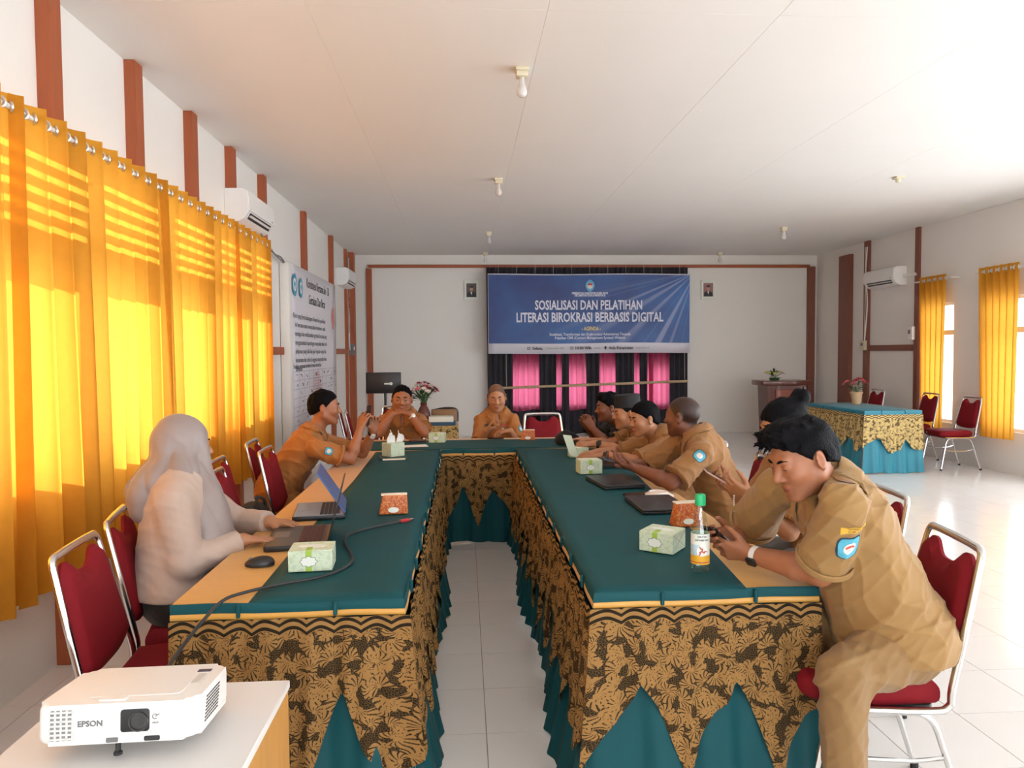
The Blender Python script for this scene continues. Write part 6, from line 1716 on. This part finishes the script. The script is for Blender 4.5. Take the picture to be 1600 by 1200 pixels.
# ------------------------------------------------------------------ far wall: banner, portraits, bamboo pole
BY = 13.28
BL, BR_, BT, BBm = 0.437, 4.135, 2.960, 1.520
bw, bh = BR_ - BL, BT - BBm; bcx, bcz = (BL + BR_) / 2, (BT + BBm) / 2
M_ban = bpy.data.materials.new('blue_banner_print'); nt, N, L, p = nodes(M_ban)
tc = N.new('ShaderNodeTexCoord'); sx_ = N.new('ShaderNodeSeparateXYZ'); L.new(tc.outputs['Object'], sx_.inputs[0])
n1 = N.new('ShaderNodeTexNoise'); n1.inputs['Scale'].default_value = 0.9; n1.inputs['Detail'].default_value = 3; L.new(tc.outputs['Object'], n1.inputs['Vector'])
r1 = N.new('ShaderNodeValToRGB'); r1.color_ramp.elements[0].position = 0.32; r1.color_ramp.elements[0].color = (*lin('1D2A6B'), 1); r1.color_ramp.elements[1].position = 0.72; r1.color_ramp.elements[1].color = (*lin('2862A6'), 1)
L.new(n1.outputs['Fac'], r1.inputs[0])
# light rays fanning out of the upper right corner
ang = math_n(N, L, 'ARCTAN2', math_n(N, L, 'SUBTRACT', sx_.outputs[2], 0.75), math_n(N, L, 'SUBTRACT', sx_.outputs[0], 1.95))
n2 = N.new('ShaderNodeTexNoise'); n2.noise_dimensions = '1D'; n2.inputs['Scale'].default_value = 9; n2.inputs['Detail'].default_value = 3; L.new(ang, n2.inputs['W'])
ray = math_n(N, L, 'MULTIPLY', math_n(N, L, 'MAXIMUM', math_n(N, L, 'SUBTRACT', n2.outputs['Fac'], 0.50), 0), 4.0)
fall = math_n(N, L, 'MULTIPLY', math_n(N, L, 'MULTIPLY_ADD', sx_.outputs[0], 0.42, 0.30), ray); cl = N.new('ShaderNodeClamp'); L.new(fall, cl.inputs[0]); cl.inputs['Max'].default_value = 0.6
mx = N.new('ShaderNodeMix'); mx.data_type = 'RGBA'; L.new(cl.outputs[0], mx.inputs[0]); L.new(r1.outputs[0], mx.inputs[6]); mx.inputs[7].default_value = (*lin('9FA6CC'), 1)
L.new(mx.outputs[2], p.inputs['Base Color']); p.inputs['Roughness'].default_value = 0.45
t = thing('banner', 'wide blue event banner with white lettering hung before the stage curtain', 'banner', (bcx, BY, bcz))
P = [[(x, 0.008 * math.sin(2.2 * x + 1.5 * z), z + 0.006 * math.sin(2.5 * x)) for z in np.linspace(-bh / 2, bh / 2, 9)] for x in np.linspace(-bw / 2, bw / 2, 25)]
M_banw = mat('white_banner_vinyl', lin('D5D3DE'), 0.5)
o = sheet('vinyl', P, M_banw, t); mo = o.modifiers.new('t', 'SOLIDIFY'); mo.thickness = 0.004
P = [[(x, -0.012 + 0.008 * math.sin(2.2 * x + 1.5 * z), z + 0.006 * math.sin(2.5 * x)) for z in np.linspace(-bh / 2 + 0.185, bh / 2 - 0.025, 9)] for x in np.linspace(-bw / 2 + 0.012, bw / 2 - 0.012, 25)]
sheet('blue_print', P, M_ban, t)
BM = lambda x, z, k=0: axes((x, -0.030 - 0.002 * k, z), (1, 0, 0), (0, 0, 1), (0, -1, 0))
M_bt = mat('white_banner_print', lin('D9DCEC'), 0.5); M_by = mat('yellow_banner_print', lin('D8C58A'), 0.5)
text('lettering', 'SOSIALISASI DAN PELATIHAN', 0.235, M_bt, t, BM(-0.02, 0.145), sx=0.635, bold=0.006)
text('lettering', 'LITERASI BIROKRASI BERBASIS DIGITAL', 0.235, M_bt, t, BM(0.0, -0.075), sx=0.66, bold=0.006)
text('lettering', 'PEMERINTAH KABUPATEN KUBU RAYA', 0.052, M_bt, t, BM(0, 0.365), sx=0.72, bold=0.002)
text('lettering', 'KECAMATAN KUALA MANDOR B', 0.052, M_bt, t, BM(0, 0.325), sx=0.72, bold=0.002)
text('lettering', '- AGENDA -', 0.095, M_by, t, BM(0.02, -0.275), sx=0.7, bold=0.003)
text('lettering', 'Sosialisasi, Transformasi dan Singkronisasi Administrasi Terpadu', 0.070, M_bt, t, BM(0, -0.375), sx=0.82, bold=0.001)
text('lettering', 'Pelatihan CMS (Content Management System) Website', 0.070, M_bt, t, BM(0, -0.440), sx=0.82, bold=0.001)
zf = -bh / 2 + 0.095
text('lettering', 'Selasa,', 0.075, M_ink, t, BM(-1.05, zf), align='LEFT', sx=0.95, bold=0.002); text('lettering', '30 September 2025', 0.048, M_labg, t, BM(-0.80, zf), align='LEFT', sx=0.85)
text('lettering', '10.00 Wib', 0.075, M_ink, t, BM(-0.28, zf), align='LEFT', sx=0.95, bold=0.002); text('lettering', '(selesai)', 0.045, M_labg, t, BM(0.06, zf), align='LEFT', sx=0.85)
text('lettering', 'Aula Kecamatan', 0.075, M_ink, t, BM(0.34, zf), align='LEFT', sx=0.92, bold=0.002); text('lettering', 'Kuala Mandor B', 0.045, M_labg, t, BM(0.84, zf), align='LEFT', sx=0.85)
bm = B(); M_ = BM(-1.12, zf)
for q in ((0, 0.022, 0.05, 0.008), (0, -0.022, 0.05, 0.008), (-0.022, 0, 0.008, 0.05), (0.022, 0, 0.008, 0.05), (0, 0.008, 0.05, 0.006)): prism(bm, [(q[0] - q[2] / 2, q[1] - q[3] / 2), (q[0] + q[2] / 2, q[1] - q[3] / 2), (q[0] + q[2] / 2, q[1] + q[3] / 2), (q[0] - q[2] / 2, q[1] + q[3] / 2)], 0.001, M_)
obj('calendar_icon', bm, M_ink, t)
bm = B(); tube(bm, [(-0.34 + 0.027 * math.cos(a), -0.031, zf + 0.027 * math.sin(a)) for a in np.linspace(0, 2 * PI, 16, endpoint=False)], 0.004, 5, closed=True); bar(bm, (-0.34, -0.031, zf), (-0.34, -0.031, zf + 0.02), 0.005, 0.005); bar(bm, (-0.34, -0.031, zf), (-0.325, -0.031, zf), 0.005, 0.005); obj('clock_icon', bm, M_ink, t)
bm = B(); prism(bm, [(0.28 + 0.022 * math.cos(a) - 0.28, 0.012 + 0.022 * math.sin(a)) for a in np.linspace(-0.5, PI + 0.5, 12)] + [(0, -0.04)], 0.001, BM(0.28, zf)); obj('pin_icon', bm, M_ink, t)
cr = [(a * 0.085, b * 0.11) for a, b in [shield(math.cos(q) * min(1, 1 / max(abs(math.cos(q)), abs(math.sin(q)))), math.sin(q) * min(1, 1 / max(abs(math.cos(q)), abs(math.sin(q))))) for q in np.linspace(0, 2 * PI, 40, endpoint=False)]]
bm = B(); prism(bm, cr, 0.001, BM(0, 0.50)); o = obj('crest', bm, mat('crest_blue', lin('5EA9D3'), 0.5), t)
bm = B(); prism(bm, [(0.052 * math.cos(a), 0.055 * math.sin(a)) for a in np.linspace(0, 2 * PI, 24, endpoint=False)], 0.001, BM(0, 0.50, 1)); obj('crest_wreath', bm, M_badge_white, o)
bm = B(); prism(bm, [(0.045 * math.cos(a), 0.045 * math.sin(a)) for a in np.linspace(0, PI, 14)], 0.001, BM(0, 0.505, 2)); obj('crest_flower', bm, M_badge_red, o)
bm = B(); prism(bm, [(0.02 * math.cos(a), 0.025 * math.sin(a)) for a in np.linspace(0, 2 * PI, 14, endpoint=False)], 0.001, BM(0, 0.49, 3)); obj('crest_center', bm, M_badge_white, o)
M_string = mat('pale_string', lin('BDB5A5'), 0.7)
for k in range(11):
    x = -bw / 2 + 0.19 + k * (bw - 0.38) / 10
    bm = B(); tube(bm, [(x, 0.0, bh / 2 - 0.01), (x + 0.01, 0.05, bh / 2 + 0.16)], 0.003, 5); obj('tie', bm, M_string, t)
t = thing('bamboo_pole', 'bamboo pole hanging level on strings below the blue banner', 'pole', (2.38, BY, 0.95))
pp = [V((-1.72, 0, -0.045)) + (V((1.72, 0, 0.045)) - V((-1.72, 0, -0.045))) * q / 40 for q in range(41)]
bm = B(); tube(bm, pp, [0.023 if q % 6 else 0.027 for q in range(41)], 8); obj('cane', bm, mat('dry_bamboo', lin('B59F7C'), 0.6, var=0.2, vscale=8), t)
for x in (-1.62, -0.2, 1.66):
    bm = B(); tube(bm, [(x, 0, 0.03 + x * 0.026), (x, 0.02, 0.68)], 0.004, 5); obj('string', bm, M_string, t)

def portrait(label, x, tint):
    t = thing('portrait', label, 'picture', (x, YF - 0.022, 2.70), 0, 'framed portraits on the far wall')
    bm = B(); w, h = 0.27, 0.355
    for c, s in (((0, 0, h / 2 - 0.012), (w, 0.022, 0.024)), ((0, 0, -h / 2 + 0.012), (w, 0.022, 0.024)), ((-w / 2 + 0.012, 0, 0), (0.024, 0.022, h - 0.048)), ((w / 2 - 0.012, 0, 0), (0.024, 0.022, h - 0.048))): box(bm, c, s, 0.003, 1)
    obj('frame', bm, M_lab, t)
    F = lambda k: axes((0, -0.001 - 0.0008 * k, 0), (1, 0, 0), (0, 0, 1), (0, -1, 0))
    bm = B(); prism(bm, round_rect(w - 0.04, h - 0.04, 0.002), 0.001, F(0)); ph = obj('photo_print', bm, M_lab, t)
    bm = B(); prism(bm, round_rect(w - 0.085, h - 0.10, 0.002), 0.001, F(1)); obj('photo_field', bm, mat('photo_field', tint, 0.4), ph)
    bm = B(); prism(bm, [(-0.085, -0.125), (0.085, -0.125), (0.08, -0.06), (0.045, -0.03), (0, -0.02), (-0.045, -0.03), (-0.08, -0.06)], 0.001, F(2)); obj('suit_print', bm, M_ink, ph)
    bm = B(); prism(bm, [(-0.018, -0.03), (0.018, -0.03), (0, -0.09)], 0.001, F(3)); obj('collar_print', bm, M_lab, ph)
    bm = B(); prism(bm, [(0.031 * math.cos(a), 0.02 + 0.042 * math.sin(a)) for a in np.linspace(0, 2 * PI, 20, endpoint=False)], 0.001, F(3)); obj('face_print', bm, mat('photo_skin', lin('B98A70'), 0.5), ph)
    bm = B(); prism(bm, [(-0.033, 0.045), (0.033, 0.045), (0.030, 0.085), (-0.030, 0.085)], 0.001, F(4)); obj('cap_print', bm, M_ink, ph)
portrait('framed portrait left of the banner, man in black cap, dark field', 0.148, lin('5A4A48'))
portrait('framed portrait right of the banner, man in black cap, reddish field', 4.61, lin('9A6A66'))

# ------------------------------------------------------------------ lectern, flowers, plants
M_mahog = mat('dark_mahogany', lin('5A2416'), 0.3, var=0.35, vscale=5, stretch=(8, 8, 0.8), coat=0.3)
M_mahog_l = mat('red_brown_mahogany', lin('843A1E'), 0.3, var=0.35, vscale=5, stretch=(8, 8, 0.8), coat=0.3)
t = thing('lectern', 'dark mahogany lectern with sloped top standing before the far right wall', 'lectern', (5.47, 12.4, 0))
bm = B(); prism(bm, [(-0.30, 0.06), (0.30, 0.06), (0.335, 0.95), (-0.335, 0.95)], 0.40, axes((0, 0.20, 0), (1, 0, 0), (0, 0, 1), (0, -1, 0)), 0.006, 1); obj('body', bm, M_mahog, t)
bm = B(); prism(bm, [(-0.20, 0.14), (0.20, 0.14), (0.22, 0.88), (-0.22, 0.88)], 0.02, axes((0.03, -0.20, 0), (1, 0, 0), (0, 0, 1), (0, -1, 0)), 0.006, 1); obj('front_panel', bm, M_mahog_l, t)
for s in (-1, 1):
    bm = B(); prism(bm, [(s * 0.27, 0.1), (s * 0.31, 0.1), (s * 0.345, 0.93), (s * 0.295, 0.93)][::s], 0.03, axes((0, -0.20, 0), (1, 0, 0), (0, 0, 1), (0, -1, 0)), 0.004, 1); obj('pilaster', bm, M_mahog, t)
bm = B(); box(bm, (0, 0, 0.99), (0.84, 0.52, 0.085), 0.01, 2); obj('top', bm, M_mahog, t)
bm = B(); box(bm, (0, 0, 0.03), (0.70, 0.46, 0.06), 0.008, 1); obj('plinth', bm, M_mahog, t)
bm = B(); prism(bm, [(0.06 * a, 0.06 * b) for a, b in ((-1, -1), (1, -1), (1, 0.8), (0, 1.1), (-1, 0.8))], 0.008, axes((-0.15, -0.215, 0.62), (1, 0, 0), (0, 0, 1), (0, -1, 0)), 0.002, 1); obj('plaque', bm, mat('blue_plaque', lin('5B9DBF'), 0.5), t)
text('lettering', 'AULA', 0.035, M_lab, t, axes((-0.15, -0.2245, 0.62), (1, 0, 0), (0, 0, 1), (0, -1, 0))) if False else None

M_leafg = mat('dark_green_leaf', lin('2F5A30'), 0.5, var=0.3, vscale=20); M_stem = mat('green_stem', lin('3F5F33'), 0.6)
def bouquet(t, n, spread, h, cols, rad, seed, z0=0.0, leaves=14, flat=1.0, lenleaf=0.08):
    r = random.Random(seed)
    for k in range(n):
        a = r.uniform(0, 2 * PI); q = spread * math.sqrt(r.random()); hh = h * (1 - 0.45 * (q / spread) ** 2) * r.uniform(0.8, 1.05)
        p = V((q * math.cos(a), q * math.sin(a) * flat, z0 + hh))
        bm = B(); tube(bm, spline([(0.01 * math.cos(a), 0.01 * math.sin(a), z0 - 0.03), (p.x * 0.5, p.y * 0.5, z0 + hh * 0.6), tuple(p)], 3), 0.002, 4); obj('stem', bm, M_stem, t)
        bm = B(); d = (p - V((0, 0, z0 - 0.1))).normalized(); Mq = d.to_track_quat('Z', 'Y').to_matrix().to_4x4(); Mq.translation = p
        for L_ in range(2):
            for i in range(6):
                aa = 2 * PI * i / 6 + 0.5 * L_; rr_ = rad * (1 - 0.35 * L_); tl = 0.35 + 0.5 * L_
                c = V((math.cos(aa), math.sin(aa), 0)); s_ = V((-math.sin(aa), math.cos(aa), 0))
                vs = [V((0, 0, 0.002 * L_)), c * rr_ * 0.55 + s_ * rr_ * 0.35 + V((0, 0, rr_ * tl * 0.5)), c * rr_ + V((0, 0, rr_ * tl)), c * rr_ * 0.55 - s_ * rr_ * 0.35 + V((0, 0, rr_ * tl * 0.5))]
                bm.faces.new([bm.verts.new(Mq @ v) for v in vs])
        bmesh.ops.create_icosphere(bm, subdivisions=1, radius=rad * 0.28, matrix=Mq @ Matrix.Translation((0, 0, rad * 0.2)))
        obj('flower', bm, cols[k % len(cols)], t)
    for k in range(leaves):
        a = r.uniform(0, 2 * PI); el = r.uniform(0.1, 1.0); L = lenleaf * r.uniform(0.7, 1.4); b = V((0.02 * math.cos(a), 0.02 * math.sin(a), z0 + r.uniform(0, h * 0.5)))
        d = V((math.cos(a) * math.cos(el), math.sin(a) * math.cos(el) * flat, math.sin(el))); s_ = V((-math.sin(a), math.cos(a), 0)) * L * 0.22
        bm = B(); vs = [bm.verts.new(v) for v in (b, b + d * L * 0.7 + s_ * 0.7, b + d * L * 1.1 + s_, b + d * L * 1.8 - V((0, 0, 0.02)), b + d * L * 1.1 - s_, b + d * L * 0.7 - s_ * 0.7)]
        bm.faces.new(vs); obj('leaf', bm, M_leafg, t)
cw, cr_, cp, cy_ = mat('white_petal', lin('E8E2DD'), 0.6), mat('crimson_petal', lin('A8243F'), 0.6), mat('pink_petal', lin('E2707F'), 0.6), mat('yellow_petal', lin('D8CF6A'), 0.6)
t = thing('flower_arrangement', 'low yellow flower arrangement on the top of the lectern', 'flowers', (5.33, 12.35, 1.033))
bm = B(); lathe(bm, [(0, 0), (0.07, 0), (0.09, 0.04), (0.08, 0.045), (0, 0.04)], 14); obj('bowl', bm, M_leafg, t)
bouquet(t, 14, 0.17, 0.14, [cy_, cy_, cw], 0.040, 3, 0.04, 16, 0.7, 0.07)
t = thing('flower_pot', 'beige pot of pink and red flowers on lace table at right', 'flower pot', (5.50, 10.0, 0.787))
bm = B(); lathe(bm, [(0, 0), (0.055, 0), (0.078, 0.15), (0.085, 0.15), (0.085, 0.17), (0.07, 0.17), (0.066, 0.15), (0, 0.14)], 18); obj('pot', bm, mat('beige_pot', lin('C9A983'), 0.6), t)
bouquet(t, 16, 0.17, 0.19, [cp, cr_, cp, mat('red_petal', lin('D8434A'), 0.6)], 0.045, 8, 0.17, 14, 1.0, 0.06)

# ------------------------------------------------------------------ far left: monitor on a stand, vase on a small lace covered table
t = thing('monitor_stand', 'black flat monitor on a thin pole stand behind the head table', 'monitor', (-1.02, 9.4, 0))
bm = B(); box(bm, (0, 0, 1.175), (0.44, 0.045, 0.265), 0.008, 2); sc_ = obj('display_back', bm, M_black, t)
bm = B(); prism(bm, round_rect(0.08, 0.02, 0.006), 0.001, axes((0.05, -0.0235, 1.165), (1, 0, 0), (0, 0, 1), (0, -1, 0))); prism(bm, [(0.02 * math.cos(a), 0.02 * math.sin(a)) for a in np.linspace(0, 2 * PI, 14, endpoint=False)], 0.001, axes((0.095, -0.0235, 1.165), (1, 0, 0), (0, 0, 1), (0, -1, 0))); obj('logo', bm, M_lab, sc_)
bm = B(); tube(bm, [(0.02, 0.0, 0.1), (0.02, 0.0, 1.05)], 0.016, 10); obj('pole', bm, M_black, t)
bm = B(); tube(bm, [(0.02, 0, 0.78), (0.02, 0, 0.86)], 0.025, 10); tube(bm, [(0.02, 0, 0.82), (0.07, -0.02, 0.82)], 0.009, 6); obj('clamp', bm, M_black, t)
for k in range(3):
    a = 2 * PI * k / 3 + 0.4; bm = B(); tube(bm, [(0.02, 0, 0.42), (0.02 + 0.32 * math.cos(a), 0.32 * math.sin(a), 0.012)], 0.011, 8); obj('leg', bm, M_black, t)
t = thing('side_table', 'small table with gold lace cover behind the head table, under the vase', 'table', (-0.33, 8.55, 0))
bm = B(); box(bm, (0, 0, 0.70), (0.50, 0.40, 0.025), 0.003, 1); obj('tabletop', bm, M_wood, t)
for sx in (-1, 1):
    for sy in (-1, 1):
        bm = B(); tube(bm, [(sx * 0.22, sy * 0.17, 0), (sx * 0.22, sy * 0.17, 0.69)], 0.016, 8); obj('leg', bm, M_wood, t)
n = 60; pr_ = [(-0.255, 0.205), (-0.255, -0.205), (0.255, -0.205), (0.255, 0.205)]; P = np.zeros((n + 1, 6, 3)); U = np.zeros((n + 1, 6, 2))
for i in range(n + 1):
    s = i / n * 3; k = min(int(s), 2); q = s - k; x = pr_[k][0] + (pr_[k + 1][0] - pr_[k][0]) * q; y = pr_[k][1] + (pr_[k + 1][1] - pr_[k][1]) * q
    for j in range(6): P[i, j] = (x * (1 + 0.02 * j / 5), y * (1 + 0.02 * j / 5), 0.716 - (0.22 + 0.03 * math.sin(i)) * j / 5); U[i, j] = (s * 0.5, 0.06 + 0.05 * j)
sheet('lace_cover', P, M_lace_far, t, U)
bm = B(); box(bm, (0, 0, 0.7165), (0.515, 0.415, 0.006), 0.002, 1); obj('cloth_top', bm, M_gold, t)
t = thing('paper_stack', 'stack of white papers on a blue folder beside the dark vase', 'papers', (-0.26, 8.50, 0.7195))
bm = B(); box(bm, (0, 0, 0.02), (0.31, 0.22, 0.04), 0.003, 1); obj('folder', bm, mat('dark_blue_folder', lin('25506E'), 0.5), t)
bm = B(); box(bm, (-0.01, 0, 0.072), (0.28, 0.20, 0.062), 0.002, 1); obj('papers', bm, M_lab, t)
t = thing('basket', 'woven brown basket with a black rim behind the paper stack', 'basket', (-0.24, 8.68, 0.7195))
bm = B(); box(bm, (0, 0, 0.085), (0.30, 0.10, 0.17), 0.02, 3); obj('body', bm, mat('woven_brown', lin('8C6A4A'), 0.7, var=0.4, vscale=60), t)
bm = B(); tube(bm, spline([(-0.15, 0, 0.15), (0, 0, 0.178), (0.12, 0, 0.172), (0.155, 0, 0.13), (0.155, 0, 0.02)], 5), 0.014, 8); obj('rim', bm, M_black, t)
t = thing('vase', 'dark red-brown vase of crimson and white flowers on the small table', 'vase', (-0.47, 8.52, 0.7195))
bm = B(); lathe(bm, [(0, 0), (0.045, 0), (0.05, 0.01), (0.075, 0.10), (0.078, 0.15), (0.055, 0.21), (0.035, 0.25), (0.042, 0.285), (0.036, 0.285), (0.03, 0.25), (0, 0.24)], 20)
for v in bm.verts: v.co.z *= 0.9
obj('body', bm, mat('dark_oxblood_glaze', lin('5B2A22'), 0.35, var=0.3, vscale=30), t)
bouquet(t, 36, 0.165, 0.23, [cr_, cw, cr_, cw, cp, cw], 0.040, 21, 0.255, 26, 1.0, 0.08)

# ------------------------------------------------------------------ bags
t = thing('black_bag', 'black soft bag leaning on the backrest of a red chair', 'bag', (-1.09, 3.90, 0.47), math.radians(-86))
bm = B(); box(bm, (0, 0.03, 0.15), (0.32, 0.13, 0.30), 0.05, 4)
for v in bm.verts: v.co.y -= 0.22 * v.co.z; v.co.x *= 1 - 0.25 * v.co.z; v.co.z += 0.01 * math.sin(20 * v.co.x)
obj('body', bm, M_blackmatte, t)
bm = B(); tube(bm, spline([(-0.10, 0.07, 0.22), (-0.08, 0.09, 0.30), (0, 0.07, 0.33), (0.08, 0.09, 0.30), (0.10, 0.07, 0.22)], 5), 0.009, 6)
for v in bm.verts: v.co.y -= 0.22 * v.co.z
obj('handle', bm, M_blackmatte, t)
bm = B(); box(bm, (0, 0.103, 0.17), (0.22, 0.012, 0.012), 0.003, 1)
for v in bm.verts: v.co.y -= 0.22 * v.co.z
obj('zip', bm, M_black, t)
t = thing('black_bag', 'black bag hanging from the chair of the man with shaved head', 'bag', (1.84, 4.28, 0.60))
bm = B(); box(bm, (0, 0, 0.13), (0.10, 0.30, 0.28), 0.04, 3); obj('body', bm, M_blackmatte, t)
bm = B(); tube(bm, spline([(-0.02, -0.1, 0.25), (-0.06, -0.06, 0.30), (-0.06, 0.06, 0.30), (-0.02, 0.1, 0.25)], 5), 0.008, 6); obj('handle', bm, M_blackmatte, t)
